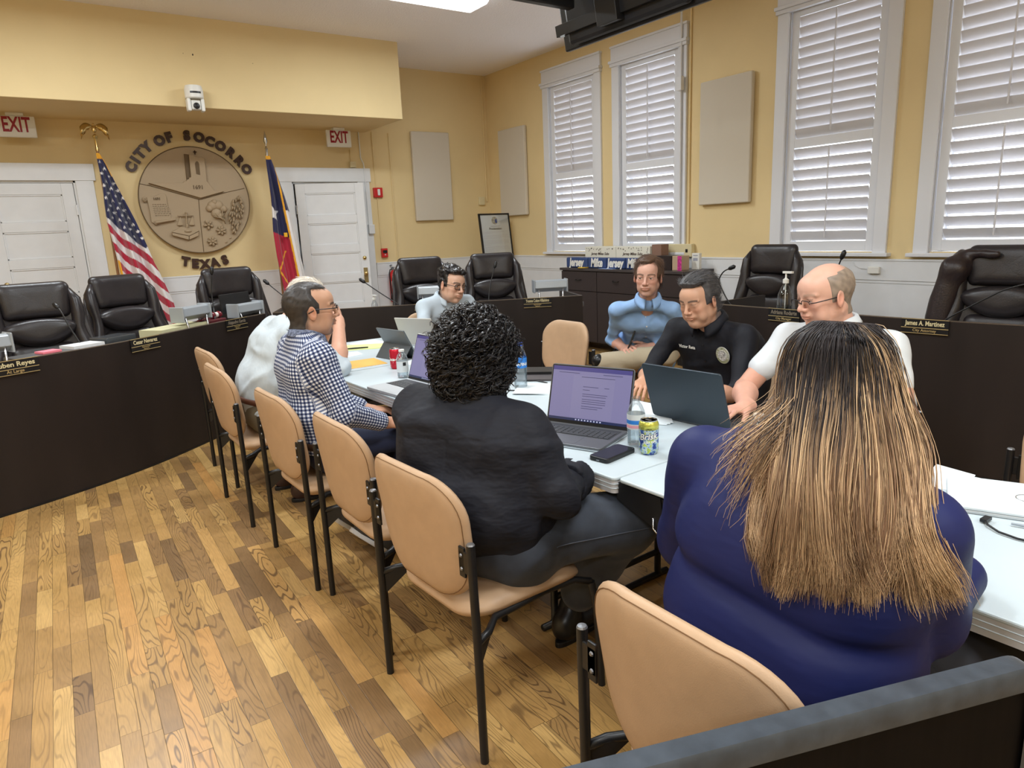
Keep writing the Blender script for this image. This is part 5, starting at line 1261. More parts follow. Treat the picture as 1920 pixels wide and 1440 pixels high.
def build_person(cfg):
    """cfg is in room coordinates"""
    t=empty('person',cfg['loc'],0,cfg['label'],'person','people at the meeting'); L0=np.array(cfg['loc'],float)
    hc=np.array(cfg['head']); Rh=frame(*cfg['hrot']); o=cfg['face']; parts=[]; cols=[]
    # head in its own frame, then moved
    n_to=Rh.T@(np.array(cfg['neck'])-hc); o['neck_to']=tuple(n_to)
    hs=head_sdf(o); sc=o.get('scale',1.0); v,f=surface(hs,.0034*(cfg.get('hres',1.0)),lo=(-.16,-.13,min(-.19,n_to[2]-.03)),hi=(.145,.13,.135))
    C=head_color(v,o); parts.append(((v*sc)@Rh.T+hc-L0,f,0)); cols.append(C)
    if not o.get('noeyes'):
        for e in (1,-1):
            b=MB(); b.ball((.0798,e*.033,.006),.0118,16,12); vv=np.concatenate(b.v); ff=np.array(b.f)
            parts.append(((vv*sc)@Rh.T+hc-L0,ff,1)); cols.append(np.ones((len(vv),3)))
            g=o.get('gaze',(0,0)); b=MB(); b.ball((.0798+.0066,e*.033+g[0],.006+g[1]),.0062,12,8); vv=np.concatenate(b.v); ff=np.array(b.f)
            parts.append(((vv*sc)@Rh.T+hc-L0,ff,2)); cols.append(np.ones((len(vv),3)))
    # inner body, hidden under clothes, joins neck, arms and legs
    S=Sdf(); J=cfg['j']; nk=np.array(cfg['neck'])
    S.cap(hc+Rh@np.array((-.025,0,-.08)),nk,.050,.052,k=.03).cap(nk,J['chest'],.045,.06,k=.04).cap(J['chest'],J['waist'],.06,.06,k=.04).cap(J['waist'],J['pelvis'],.06,.07,k=.04)
    for sd in ('l','r'):
        S.cap(J['sh_'+sd],J['el_'+sd],.030,.028,k=.02).cap(nk-np.array((0,0,.03)),J['sh_'+sd],.020,.022,k=.02)
        if cfg.get('fore_'+sd) is None: S.cap(J['el_'+sd],J['wr_'+sd],.032,.022,k=.03)
        S.cap(J['pelvis'],J['kn_'+sd],.075,.045,k=.04).cap(J['kn_'+sd],J['an_'+sd],.045,.032,k=.03)
    v,f=surface(S,.014); parts.append((v-L0,f,0)); cols.append(np.tile(np.array(o['skin']),(len(v),1)))
    for sd in ('l','r'):
        H=cfg.get('hand_'+sd)
        if H is not None or cfg.get('fore_'+sd):
            S=Sdf(); el=np.array(J['el_'+sd]); wr=np.array(J['wr_'+sd]); r=cfg.get('fore_'+sd) or (.036,.024)
            m_=el+(wr-el)*.3; S.cap(el,m_,r[0],r[0]*1.05,k=0).cap(m_,wr,r[0]*1.05,r[1],k=.02)
            if H is not None: S.group(hand_sdf(wr,*H['a'],**H.get('k',{})),.012)
            v,f=surface(S,.0032); C=np.tile(np.array(o['skin'])*np.array((1.0,.93,.9)),(len(v),1))*(1+.08*pnoise(v,45)[:,None]); parts.append((v-L0,f,0)); cols.append(np.clip(C,0,1))
    b_=mesh_obj('body',parts,[MT['skin'],EYEW,EYEI],t,col=np.concatenate(cols))
    t['L0']=0
    return t,L0,Rh,hc
def cloth(name,S,res,m,t,L0,colfn=None,attrfn=None,lo=None,hi=None,label=None):
    v,f=surface(S,res,lo=lo,hi=hi); a={'guv':attrfn(v)} if attrfn else None
    o=mesh_obj(name,[(v-L0,f,0)],m,t,col=colfn(v) if colfn else None,attrs=a)
    if label: o['label']=label
    return o
def torso(S,J,g,k=.07):
    """g: half widths/radii for pelvis, waist, chest, shoulder"""
    P,W,Ch=[np.array(J[q]) for q in ('pelvis','waist','chest')]; lat=unit(np.array(J['sh_l'])-np.array(J['sh_r'])); fw=unit(np.cross(lat,(0,0,1)))
    hw,hr,ww,wr,cw,cr,sr=g
    S.cap(P-lat*hw,P+lat*hw,hr,k=0); S.cap(W-lat*ww,W+lat*ww,wr,k=k); S.cap(Ch-lat*cw,Ch+lat*cw,cr,k=k)
    for e in (-.7,.7): S.cap(P+lat*hw*e,W+lat*ww*e,hr*.92,wr*.92,k=.02); S.cap(W+lat*ww*e,Ch+lat*cw*e,wr*.92,cr*.92,k=.02)
    N=np.array(J['neckb']); S.cap(N,np.array(J['sh_l']),.060,sr,k=.06).cap(N,np.array(J['sh_r']),.060,sr,k=.06)
    return lat,fw
# ================================================================ PEOPLE
def bodyJ(pel,waist,chest,neckb,shl,shr,ell,elr,wrl,wrr,knl,knr,anl,anr):
    return dict(pelvis=pel,waist=waist,chest=chest,neckb=neckb,sh_l=shl,sh_r=shr,el_l=ell,el_r=elr,wr_l=wrl,wr_r=wrr,kn_l=knl,kn_r=knr,an_l=anl,an_r=anr)
def mixp(a,b,t): return tuple(np.array(a)*(1-t)+np.array(b)*t)
def shirt_sdf(J,g,ua=(.062,.052),fa=(.050,.040),long=True,cut=1.0,folds=(.0045,7),k=.07,hem=None,seed=0,shrink=0.0):
    S=Sdf(); torso(S,J,g,k)
    for sd in ('l','r'):
        sh,el,wr=J['sh_'+sd],J['el_'+sd],J['wr_'+sd]; c=long if not isinstance(long,dict) else long[sd]
        if c is True: c=1.0
        if c is False: c=-.75
        A=Sdf()
        if c<0: e=mixp(sh,el,-c); A.cap(sh,e,ua[0],ua[0]*.98,k=0)
        else: A.cap(sh,el,ua[0],ua[1],k=0).cap(el,mixp(el,wr,c),fa[0],fa[1],k=.03)
        S.group(A,.045)
    if shrink: S.fn(lambda P,d: d+shrink)
    return S
def add_folds(S,J,amp,seed=0,fr=9):
    def f(P,d):
        n=hashn(P*np.array((fr,fr,fr*1.9),F32),1,seed); n2=hashn(P*np.array((fr*1.3,fr*1.3,fr*.8),F32),1.6,seed+7)
        # arm creases near the elbows
        e=0
        for sd in ('l','r'):
            r=np.linalg.norm(P-np.array(J['el_'+sd],F32),axis=1); e=e+np.exp(-(r/.10)**2)
        q=np.exp(-(n/.28)**2)+.6*np.exp(-(n2/.25)**2)
        return d-amp*(q-.45)*(1+1.0*e)
    S.fn(f); return S
def trousers_sdf(J,g,th=(.088,.068),sh=(.062,.055),amp=.003,seed=2,low=.9):
    S=Sdf(); P=np.array(J['pelvis']); lat=unit(np.array(J['sh_l'])-np.array(J['sh_r'])); 
    S.cap(P-lat*g[0],P+lat*g[0],g[1],k=0)
    for sd,s in (('l',1),('r',-1)):
        h=P+lat*s*.085; S.group(Sdf().cap(h,J['kn_'+sd],th[0],th[1],k=0).cap(J['kn_'+sd],mixp(J['kn_'+sd],J['an_'+sd],low),sh[0],sh[1],k=.03),.03)
    def f(Q,d):
        n=hashn(Q*np.array((8,8,14),F32),1,seed); e=0
        for sd in ('l','r'): e=e+np.exp(-(np.linalg.norm(Q-np.array(J['kn_'+sd],F32),axis=1)/.10)**2)
        return d-amp*(np.exp(-(n/.3)**2)-.4)*(1+e)
    S.fn(f); return S
def shoe(t,L0,an,d,m,sole=None,name='shoe',s=1.0,up=(0,0,1)):
    d=unit(d); up=unit(np.array(up,float)-d*np.dot(up,d)); l=np.cross(up,d); an=np.array(an,float); Rm=np.stack([d,l,up],1); c=an-up*.055
    S=Sdf().ell(c+d*.05,(.135*s,.046*s,.040*s),Rm,k=0).ell(c+d*-.045+up*.02,(.05*s,.042*s,.055*s),Rm,k=.03).cap(c-d*.03+up*.03,an+up*.03,.045*s,.045*s,k=.03).ell(c+d*.12-up*.008,(.055*s,.045*s,.028*s),Rm,k=.03)
    S.plane(c-up*.030,-up); v,f=surface(S,.006); o=mesh_obj(name,[(v-L0,f,0)],m,t)
    b=MB(); out=[]
    for i in range(28):
        a=2*PI*i/28; x=.145*math.cos(a)*s+.045; w_=(.047 if math.cos(a)>0 else .040)*s; out.append(c+d*x+l*w_*math.sin(a))
    V=[p-up*.048-L0 for p in out]+[p-up*.026-L0 for p in out]; n=28
    b.add(V,[tuple(range(n))[::-1],tuple(range(n,2*n))]+[(i,(i+1)%n,n+(i+1)%n,n+i) for i in range(n)]); b.build('sole',sole or MT['black'],o,bevel=.004)
    return o
def collar(t,L0,c,ax,fw,r,h,m,gap=.35,name='collar',flap=.035,open_=.03):
    """shirt collar: ring round the neck, open at the front; ax up axis, fw forward"""
    ax=unit(ax); fw=unit(np.array(fw,float)-ax*np.dot(fw,ax)); l=np.cross(ax,fw); c=np.array(c,float)-L0; rows=[]
    n=34
    for (dr,dz) in ((-.002,-.01),(-.002,h*.5),(0,h*.92),(.004,h),(.010,h*.9),(.016,h*.45),(.022,h-flap-.0)):
        row=[]
        for i in range(n+1):
            a=gap+(2*PI-2*gap)*i/n; fr=max(0,math.cos(a)); e=open_*fr
            rr=r+dr+(.010*fr if dr>.01 else 0); zz=dz-.030*fr*(1 if dz<h*.6 else .75)-(flap*.45*fr**3 if dr>.015 else 0)
            row.append(c+fw*(rr*1.05*math.cos(a)+.004)+l*rr*math.sin(a)+ax*zz)
        rows.append(row)
    b=MB(); b.grid(np.array(rows)); o=b.build(name,m,t,smooth=True); s_=o.modifiers.new('s','SOLIDIFY'); s_.thickness=.003; return o
def belt(t,L0,c,lat,fw,a,b_,m,tilt=0,w_=.03):
    lat=unit(lat); fw=unit(fw); up=np.cross(fw,lat); up=unit(up)*(1 if up[2]>0 else -1); rows=[]
    for dz in (0,w_):
        rows.append([np.array(c)-L0+lat*a*math.cos(q)+fw*b_*math.sin(q)+up*(dz+tilt*math.sin(q)) for q in np.linspace(0,2*PI,40)])
    b=MB(); b.grid(np.array(rows)); o=b.build('belt',m,t,smooth=True); s_=o.modifiers.new('s','SOLIDIFY'); s_.thickness=.005; return o
def hair_shell(t,L0,Rh,hc,fo,thick,line,m,col,res=.0034,seed=0,name='hair',amp=.002,freq=(90,160,90),zs=None,n_str=0,slen=.02,srad=.0006,sdir=(-1,0,-.2),curl=0):
    base=head_sdf({**fo,'neck_to':(-.04,0,-.15)}); rnd=np.random.RandomState(seed+11)
    S=Sdf(); S.ell((-.016,0,.032),(.100,.076,.086),k=0)
    def f(P,d):
        x,y,z=P[:,0],P[:,1],P[:,2]; ay=np.abs(y)
        d0=smin(d_ell(P,(-.016,0,.032),(.100,.076*fo.get('w',1),.086)),d_ell(P,(.022,0,-.030),(.066,.062*fo.get('w',1),.080)),.03); d0=smin(d0,d_ell(P,(.060,0,.045),(.036,.052*fo.get('w',1),.042)),.03); d0=smin(d0,d_cap(P,(-.022,0,-.05),(-.045,0,-.12),.056,.058),.03)
        L=line(x,ay,z,y) if line.__code__.co_argcount==4 else line(x,ay,z); th=thick(x,y,z) if callable(thick) else thick
        th=th*np.clip(L/.020,0.0,1)**.7
        n=amp*(np.sin((P@np.array(freq,F32))+2.2*hashn(P,35,seed))*.6+.5*hashn(P,160,seed+3))
        return np.maximum(d0-th-n*np.clip(L/.02,0,1)-.0008,-L)
    S.fn(f); v,fc=surface(S,res,lo=(-.17,-.14,-.15),hi=(.16,.14,.20))
    colv=np.array(col)*(1+.25*hashn(v,120,seed)[:,None]); sc=fo.get('scale',1.0)
    parts=[((v*sc)@Rh.T+hc-L0,fc,0)]; cols=[np.clip(colv,0,1)]
    if n_str:
        idx=rnd.randint(0,len(v),n_str); p=v[idx]; out=p-np.array((-.016,0,.02)); out/=np.linalg.norm(out,axis=1)[:,None]
        sd=np.array(sdir if not callable(sdir) else (0,0,0),float); D=np.tile(sd,(n_str,1)) if not callable(sdir) else sdir(p)
        D=D-out*(D*out).sum(1)[:,None]; D/=np.linalg.norm(D,axis=1)[:,None]+1e-6
        K=7; s=np.linspace(0,1,K)[None,:,None]; ln=(slen*rnd.uniform(.6,1.3,n_str))[:,None,None]
        jit=rnd.normal(0,.12,(n_str,1,3)); pts=p[:,None]-out[:,None]*.003+ (D[:,None]+jit)*s*ln+out[:,None]*(.006+.30*curl)*np.sin(s*PI*.6)*ln*8*.12
        if curl:
            si=np.cross(D,out); ph=rnd.uniform(0,6.28,(n_str,1,1)); pts=pts+curl*(si[:,None]*np.sin(s*9+ph)+out[:,None]*np.cos(s*9+ph))*.5
        V2,F2=strands(pts,srad*rnd.uniform(.7,1.4,n_str)); cc=np.repeat(np.array(col)[None]*rnd.uniform(.5,2.2,(n_str,1)),K*3,0)
        parts.append(((V2*sc)@Rh.T+hc-L0,F2,0)); cols.append(np.clip(cc,0,1))
    fs=[]
    o=mesh_obj(name,parts,m,t,col=np.concatenate(cols)); return o
HAIR=mat('hair_fibre',(1,1,1),.45,attr='Col',spec=.5)
HAIRS=mat('hair_glossy',(1,1,1),.30,attr='Col',spec=.7)
def line_short(top=.080,temple=.0,side=.032,back=-.085,burn=-.010):
    def L(x,ay,z):
        a=np.minimum(z-(top-.55*np.maximum(0,.052-np.abs(x-.052))*0)-.35*np.maximum(0,ay-.035)*0,.2)
        a=z-top+ .9*np.minimum(0,0)+(-.6*np.maximum(0,x-.066))
        tm=np.minimum(side-temple*np.clip((z-.03)/.04,0,1)-x, z-burn)
        bk=np.minimum(-.022-x, z-back+ .25*np.maximum(0,ay-.045)*0)
        return np.maximum(np.maximum(a,tm),bk)
    return L
# ---------------------------------------------------------------- P2: checked shirt
def gingham():
    m=bpy.data.materials.new('gingham_cloth'); m.use_nodes=True; N=m.node_tree.nodes; L=m.node_tree.links; p=N['Principled BSDF']; p.inputs['Roughness'].default_value=.8; p.inputs['Specular IOR Level'].default_value=.2
    a=N.new('ShaderNodeAttribute'); a.attribute_name='guv'; s=N.new('ShaderNodeSeparateXYZ'); L.new(a.outputs['Vector'],s.inputs[0]); out=[]
    for i in range(2):
        f=N.new('ShaderNodeMath'); f.operation='MULTIPLY'; f.inputs[1].default_value=1/.0155; L.new(s.outputs[i],f.inputs[0]); g=N.new('ShaderNodeMath'); g.operation='FRACT'; L.new(f.outputs[0],g.inputs[0]); h=N.new('ShaderNodeMath'); h.operation='GREATER_THAN'; h.inputs[1].default_value=.5; L.new(g.outputs[0],h.inputs[0]); out.append(h.outputs[0])
    ad=N.new('ShaderNodeMath'); ad.operation='ADD'; L.new(out[0],ad.inputs[0]); L.new(out[1],ad.inputs[1]); dv=N.new('ShaderNodeMath'); dv.operation='MULTIPLY'; dv.inputs[1].default_value=.5; L.new(ad.outputs[0],dv.inputs[0])
    r=ramp(N,[(0,(.70,.73,.78)),(.4,(.13,.16,.27)),(.9,(.012,.018,.055))]); r.color_ramp.interpolation='CONSTANT'; L.new(dv.outputs[0],r.inputs[0]); L.new(r.outputs[0],p.inputs['Base Color']); return m
def guv_fn(J):
    segs=[(J['pelvis'],J['neckb'])]+[(J['sh_'+s],J['el_'+s]) for s in 'lr']+[(J['el_'+s],J['wr_'+s]) for s in 'lr']
    def f(v):
        best=np.full(len(v),1e9); out=np.zeros((len(v),3))
        for i,(a,b) in enumerate(segs):
            a=np.array(a);ax=np.array(b)-a;L=np.linalg.norm(ax);ax=ax/L; t_=np.clip((v-a)@ax,0,L); q=v-a-t_[:,None]*ax; d=np.linalg.norm(q,axis=1)*(.50 if i==0 else 1.0)
            ref=unit(np.cross(ax,(1,0,.01))) ; r2=np.cross(ax,ref); rad=.17 if i==0 else .055
            ang=np.arctan2(q@ref,q@r2); u=ang*rad; m=d<best; best[m]=d[m]; out[m,0]=u[m]; out[m,1]=((v-a)@ax)[m]
        return out
    return f
Jc=bodyJ((1.00,3.03,.56),(.965,3.03,.74),(.955,3.03,.92),(.96,3.03,1.045),(.965,3.21,1.005),(.955,2.85,1.00),(1.05,3.27,.76),(1.02,2.77,.755),(1.27,3.10,.66),(1.235,2.83,.66),(1.44,3.14,.56),(1.42,2.91,.56),(1.18,3.14,.14),(1.20,2.97,.13))
fo=dict(skin=(.50,.285,.185),w=.98,brow=(.02,.015,.012),beard=('goatee',(.055,.045,.045),.9),scale=1.0,scalp=((.09,.065,.055),lambda x,ay,z:np.maximum(z-.086,-.01-x)),neck=.054,gaze=(0,0))
cfg=dict(loc=(1.0,3.03,0),label='person in blue and white checked shirt and glasses, sitting in profile facing right',head=(1.005,3.03,1.185),hrot=(R(-14),R(2),0),neck=(.955,3.03,1.06),face=fo,j=Jc,
 fore_l=(.036,.026),fore_r=(.036,.026),hand_r=dict(a=((1,.15,-.05),(0,.2,-1),-1),k=dict(curl=(.5,.6,.7,.8))),hand_l=dict(a=((1,-.5,-.05),(0,0,-1),1),k=dict(curl=(.5,.6,.7,.8))))
t,L0,Rh,hc=build_person(cfg)
S=shirt_sdf(Jc,(.10,.125,.09,.128,.10,.115,.058),ua=(.062,.054),fa=(.053,.043),long=.80); add_folds(S,Jc,.0035,1,9); S.plane((0,0,.565),(0,0,-1))
cloth('shirt',S,.0075,gingham(),t,L0,attrfn=guv_fn(Jc))
collar(t,L0,(.968,3.03,1.062),(.12,0,1),(1,0,0),.062,.040,mat('collar_check',(.20,.24,.36),.8,noise=.9,nscale=90),flap=.03)
navyt=mat('navy_trousers',(.016,.022,.055),.8)
cloth('trousers',trousers_sdf(Jc,(.09,.115),th=(.085,.066),sh=(.062,.055)),.010,navyt,t,L0)
belt(t,L0,(.99,3.03,.585),(0,1,0),(1,0,0),.225,.148,mat('brown_leather',(.06,.028,.015),.4),tilt=-.01)
snk=mat('grey_knit_shoe',(.05,.048,.052),.7,bump=.4,bscale=300); sw=mat('white_rubber',(.55,.54,.53),.6)
for sd,dd in (('l',(.72,.1,-.66)),('r',(.70,-.15,-.66))): shoe(t,L0,Jc['an_'+sd],dd,snk,sw,up=(.6,0,.7))
cut=line_short(top=.094,temple=.030,side=.030,back=-.095,burn=-.012)
hair_shell(t,L0,Rh,hc,fo,.008,cut,HAIR,(.035,.030,.028),n_str=2600,slen=.016,srad=.0006,sdir=(-.6,0,-.7),seed=2,amp=.0012)
glasses(t,Rh,hc-L0,MT['black'],w_=.025,h=.0155,rimless=True,thick=.0022,dx=.112)
b=MB(); b.box((-.07,-.035,-.005),(.07,.035,.005),Rm=rot(0,0,R(-30))); o=b.build('mobile_phone',MT['black'],None,bevel=.003); o.location=(1.33,2.93,.640); tag(o,'black phone held on the lap of the man in the checked shirt','phone')
# ---------------------------------------------------------------- P1: white shirt, white hair, leaning on the table
Jc=bodyJ((1.00,3.93,.56),(1.01,3.93,.74),(1.08,3.94,.90),(1.14,3.94,1.02),(1.13,4.11,.985),(1.12,3.74,.985),(1.36,4.13,.80),(1.335,3.655,.79),(1.44,4.00,1.00),(1.415,3.80,1.03),(1.46,4.05,.56),(1.46,3.82,.56),(1.12,4.12,.12),(1.14,3.84,.12))
fo=dict(skin=(.60,.36,.26),w=1.0,scale=1.0,brow=(.5,.45,.4),scalp=((.55,.42,.36),lambda x,ay,z:z-.07),scalpa=.5)
cfg=dict(loc=(1.0,3.93,0),label='white haired person in white shirt behind the checked shirt, hands clasped at the face',head=(1.295,3.93,1.155),hrot=(R(-4),R(14),0),neck=(1.17,3.935,1.03),face=fo,j=Jc,
 fore_l=(.042,.028),fore_r=(.044,.029),hand_r=dict(a=((-.05,.45,.9),(-.5,.8,0),1),k=dict(curl=(.7,.8,.8,.8),thumb=(.4,.6))),hand_l=dict(a=((-.05,-.45,.9),(-.5,-.8,0),-1),k=dict(curl=(.6,.7,.8,.8))))
t,L0,Rh,hc=build_person(cfg)
wsh=mat('white_shirt_cloth',(.46,.52,.56),.8,bump=.7,bscale=8,bdist=.015,stretch=(1.6,1,.8))
S=shirt_sdf(Jc,(.12,.135,.10,.142,.115,.125,.062),ua=(.072,.066),fa=(.060,.054),long=.16,shrink=.010); S.cap((.93,3.86,.64),(.95,3.98,.72),.075,.08,k=.08); add_folds(S,Jc,.009,3,6.5); S.plane((0,0,.555),(0,0,-1))
cloth('shirt',S,.008,wsh,t,L0)
kh=mat('olive_trousers',(.16,.135,.09),.85)
cloth('trousers',trousers_sdf(Jc,(.10,.145),th=(.09,.07),sh=(.065,.058),amp=.004),.011,kh,t,L0)
belt(t,L0,(.99,3.93,.60),(0,1,0),(1,0,-.25),.235,.165,mat('tan_belt',(.10,.035,.018),.4),tilt=.0)
brs=mat('brown_shoe',(.045,.022,.018),.4)
for sd,dd in (('l',(1,.1,0)),('r',(1,-.1,0))): shoe(t,L0,(Jc['an_'+sd][0],Jc['an_'+sd][1],.103),dd,brs)
ln=lambda x,ay,z: np.maximum(np.maximum(z-.070-.5*np.maximum(0,x-.03), np.minimum(.030-x,z+.008)),np.minimum(-.020-x,z+.085))
hair_shell(t,L0,Rh,hc,fo,.007,ln,HAIR,(.50,.45,.38),n_str=2600,slen=.032,srad=.0005,sdir=(-1,0,-.2),seed=5,amp=.0015)
# ---------------------------------------------------------------- P3: curly dark hair, black shirt
Jc=bodyJ((1.07,1.76,.56),(1.045,1.755,.74),(1.03,1.76,.88),(1.055,1.775,1.005),(.97,1.965,.940),(1.125,1.585,.930),(1.10,2.03,.74),(1.165,1.485,.745),(1.32,1.95,.72),(1.35,1.62,.72),(1.42,2.06,.58),(1.46,1.50,.565),(1.38,2.15,.14),(1.455,1.78,.16))
fo=dict(skin=(.42,.25,.17),noeyes=True,scale=1.0)
cfg=dict(loc=(1.07,1.76,0),label='person with large dark curly hair in a black shirt, seen from behind',head=(1.105,1.805,1.125),hrot=(R(24),R(6),0),neck=(1.065,1.775,1.01),face=fo,j=Jc,hres=1.5)
t,L0,Rh,hc=build_person(cfg)
blk=mat('black_shirt_cloth',(.010,.011,.017),.7,bump=.75,bscale=7,bdist=.022,spec=.3,stretch=(1,1,2.2))
S=shirt_sdf(Jc,(.13,.160,.13,.160,.130,.140,.066),ua=(.088,.082),fa=(.078,.066),long=.62,k=.09,shrink=.020); S.ell((1.02,1.75,.68),(.150,.235,.15),k=.06); add_folds(S,Jc,.010,5,5.5)
def seamf(P,d):
    # back yoke seam and box pleat
    lat=np.array((-.44,.90,0),F32); q=P-np.array((1.03,1.76,.0),F32); back=(q@np.array((-.90,-.44,0),F32))>0.02; u=q@lat
    z=.955+.10*np.abs(u)*0; s1=np.exp(-((P[:,2]-(.905-.10*u))/.0035)**2)*back*(np.abs(u)<.20); s2=np.exp(-(u/.006)**2)*back*(P[:,2]<.902)*(P[:,2]>.66)
    return d+.0035*s1+.006*s2*np.clip((P[:,2]-.74)/.2,0,1)
S.fn(seamf); S.plane((1.25,1.6,.545),unit((.35,-.25,-1)))
cloth('shirt',S,.0065,blk,t,L0)
collar(t,L0,(1.07,1.78,1.005),(.12,.05,1),(.91,.41,0),.074,.048,blk,flap=.042)
for sd in ('r','l'):
    el,wr=np.array(Jc['el_'+sd]),np.array(Jc['wr_'+sd]); d=unit(wr-el); p=el+(wr-el)*.55; S=Sdf().cap(p-d*.045,p+d*.03,.060,.070,k=0).plane(p+d*.030,d).plane(p-d*.035,-d); S.cut_cap(p+d*.02,p+d*.1,.058,.062,k=.004); S.fn(lambda P,dd: dd-.006*hashn(P,38,3))
    cloth('cuff',S,.006,blk,t,L0)
jean=mat('black_denim',(.030,.037,.052),.8,bump=.4,bscale=260,bdist=.0006,noise=.35,nscale=14,sheen=.1)
S=trousers_sdf(Jc,(.13,.150),th=(.120,.096),sh=(.085,.070),amp=.006,seed=4); cloth('jeans',S,.0075,jean,t,L0)
# side seam and pocket edge of the jeans
b=MB(); P0=np.array(Jc['pelvis']); lat=np.array((.42,-.9,0)); 
sm=mat('jean_stitch',(.05,.055,.07),.8)
def sproj(Sd,p,dirv):
    p=np.array(p,float); dirv=unit(dirv)
    for _ in range(40): p=p-dirv*float(Sd(p[None].astype(F32))[0])*.9
    return p
Q=[sproj(S,mixp((1.14,1.60,.53),(1.50,1.50,.535),k_),(.15,-.95,.35)) for k_ in np.linspace(0,1,16)]; b.tube([q-L0+np.array((0,-.001,.001)) for q in Q],.0022,5)
b.build('side_seam',sm,t)
b=MB(); Q=[sproj(S,p,(.1,-.9,.5)) for p in ((1.05,1.62,.60),(1.09,1.60,.575),(1.13,1.585,.57),(1.17,1.58,.60))]; b.tube([q-L0 for q in Q],.0018,5); b.build('pocket_seam',sm,t)
b=MB(); q=sproj(S,(1.12,1.6,.60),(.1,-.9,.5)); b.ball(q-L0,(.005,.003,.005),10,6); b.build('rivet',mat('copper',(.6,.28,.15),.3,metal=1),t)
bt=mat('black_boot',(.008,.008,.009),.35)
shoe(t,L0,(1.455,1.80,.103),(.95,.25,0),bt); shoe(t,L0,(1.38,2.15,.103),(.95,.25,0),bt)
# curls
rnd=np.random.RandomState(7); parts=[];cols=[]
S=Sdf().ell((-.015,0,.015),(.112,.106,.116),k=0).ell((-.035,0,-.062),(.095,.112,.080),k=.05); S.plane((.075,0,-.02),(1,0,-.35))
def lump(P,d): return d-.006*hashn(P,60,2)-.004*hashn(P,120,5)
S.fn(lump); v,f=surface(S,.006); parts.append((v@Rh.T+hc-L0,f,0)); cols.append(np.tile(np.array((.006,.005,.005)),(len(v),1)))
NC=2600; idx=rnd.randint(0,len(v),NC); p=v[idx]; out=p-np.array((-.02,0,-.02)); out/=np.linalg.norm(out,axis=1)[:,None]
down=np.tile(np.array((-.15,0,-1.)),(NC,1))+rnd.normal(0,.35,(NC,3)); down-=out*(down*out).sum(1)[:,None]; down/=np.linalg.norm(down,axis=1)[:,None]; si=np.cross(down,out)
K=26; s=np.linspace(0,1,K)[None,:,None]; rad=rnd.uniform(.006,.015,(NC,1,1)); turns=rnd.uniform(.8,2.2,(NC,1,1))*2*PI; ph=rnd.uniform(0,2*PI,(NC,1,1)); ln=rnd.uniform(.03,.085,(NC,1,1))
pts=p[:,None]-out[:,None]*.004+down[:,None]*s*ln+rad*(si[:,None]*np.sin(turns*s+ph)+out[:,None]*(np.cos(turns*s+ph)+.9))
for rep in range(3):
    o_=rnd.normal(0,.0011,(NC,1,3)); V2,F2=strands(pts+o_+rep*.0006,rnd.uniform(.0007,.0014,NC),3,.3); parts.append((V2@Rh.T+hc-L0,F2,0)); cols.append(np.repeat(np.array((.009,.008,.009))[None]*rnd.uniform(.3,2.6,(NC,1)),K*3,0))
mesh_obj('hair',parts,HAIRS,t,col=np.concatenate(cols))
# ---------------------------------------------------------------- P4: long two tone hair, navy top
Jc=bodyJ((1.17,.70,.56),(1.13,.70,.74),(1.14,.70,.93),(1.19,.71,1.06),(1.15,.945,.985),(1.16,.505,.970),(1.22,1.045,.74),(1.265,.535,.765),(1.42,1.00,.78),(1.47,.54,.78),(1.60,.88,.57),(1.60,.50,.57),(1.62,.90,.12),(1.62,.50,.12))
fo=dict(skin=(.50,.32,.23),noeyes=True)
cfg=dict(loc=(1.17,.70,0),label='person with long dark to blonde hair in a navy top, nearest figure seen from behind',head=(1.255,.700,1.172),hrot=(R(6),R(8),0),neck=(1.20,.71,1.06),face=fo,j=Jc,hres=1.5)
t,L0,Rh,hc=build_person(cfg)
nav=mat('navy_jersey',(.012,.017,.085),.55,bump=.5,bscale=6,bdist=.015,spec=.25,stretch=(1,.6,2))
S=Sdf(); P0=np.array(Jc['pelvis'])
S.cap((1.16,.60,.55),(1.16,.85,.55),.165,k=0).cap((1.13,.63,.70),(1.13,.82,.70),.175,k=.05).cap((1.13,.59,.86),(1.13,.83,.86),.145,k=.05).cap((1.15,.60,.95),(1.15,.82,.95),.110,k=.06).cap(Jc['neckb'],Jc['sh_l'],.068,.078,k=.05).cap(Jc['neckb'],Jc['sh_r'],.068,.078,k=.05)
for sd in ('l','r'):
    S.group(Sdf().cap(Jc['sh_'+sd],Jc['el_'+sd],.090,.084,k=0).cap(Jc['el_'+sd],mixp(Jc['el_'+sd],Jc['wr_'+sd],.85),.076,.056,k=.04),.018)
S.fn(lambda P,d: d+.010)
def nf(P,d):
    x,y,z=P[:,0],P[:,1],P[:,2]; n=hashn(P*np.array((5,5,10),F32),1,9); back=np.clip((1.12-x)/.06,0,1)
    roll=.012*np.exp(-((z-.80-.10*(y-.7))/.022)**2)*back+.010*np.exp(-((z-.625-.16*(y-.7))/.018)**2)*back+.006*np.exp(-((z-.575-.1*(y-.7))/.010)**2)*back
    return d+roll-.0035*(np.exp(-(n/.3)**2)-.4)
S.fn(nf); S.plane((0,0,.44),(0,0,-1))
SP4=S; cloth('top',S,.0075,nav,t,L0)
cloth('trousers',trousers_sdf(Jc,(.15,.155),th=(.115,.09),sh=(.08,.065)),.012,mat('dark_trousers',(.010,.010,.014),.8),t,L0)
for sd in ('l','r'): shoe(t,L0,(Jc['an_'+sd][0],Jc['an_'+sd][1],.103),(1,0,0),bt)
rnd=np.random.RandomState(21); NH=9000; parts=[];cols=[]
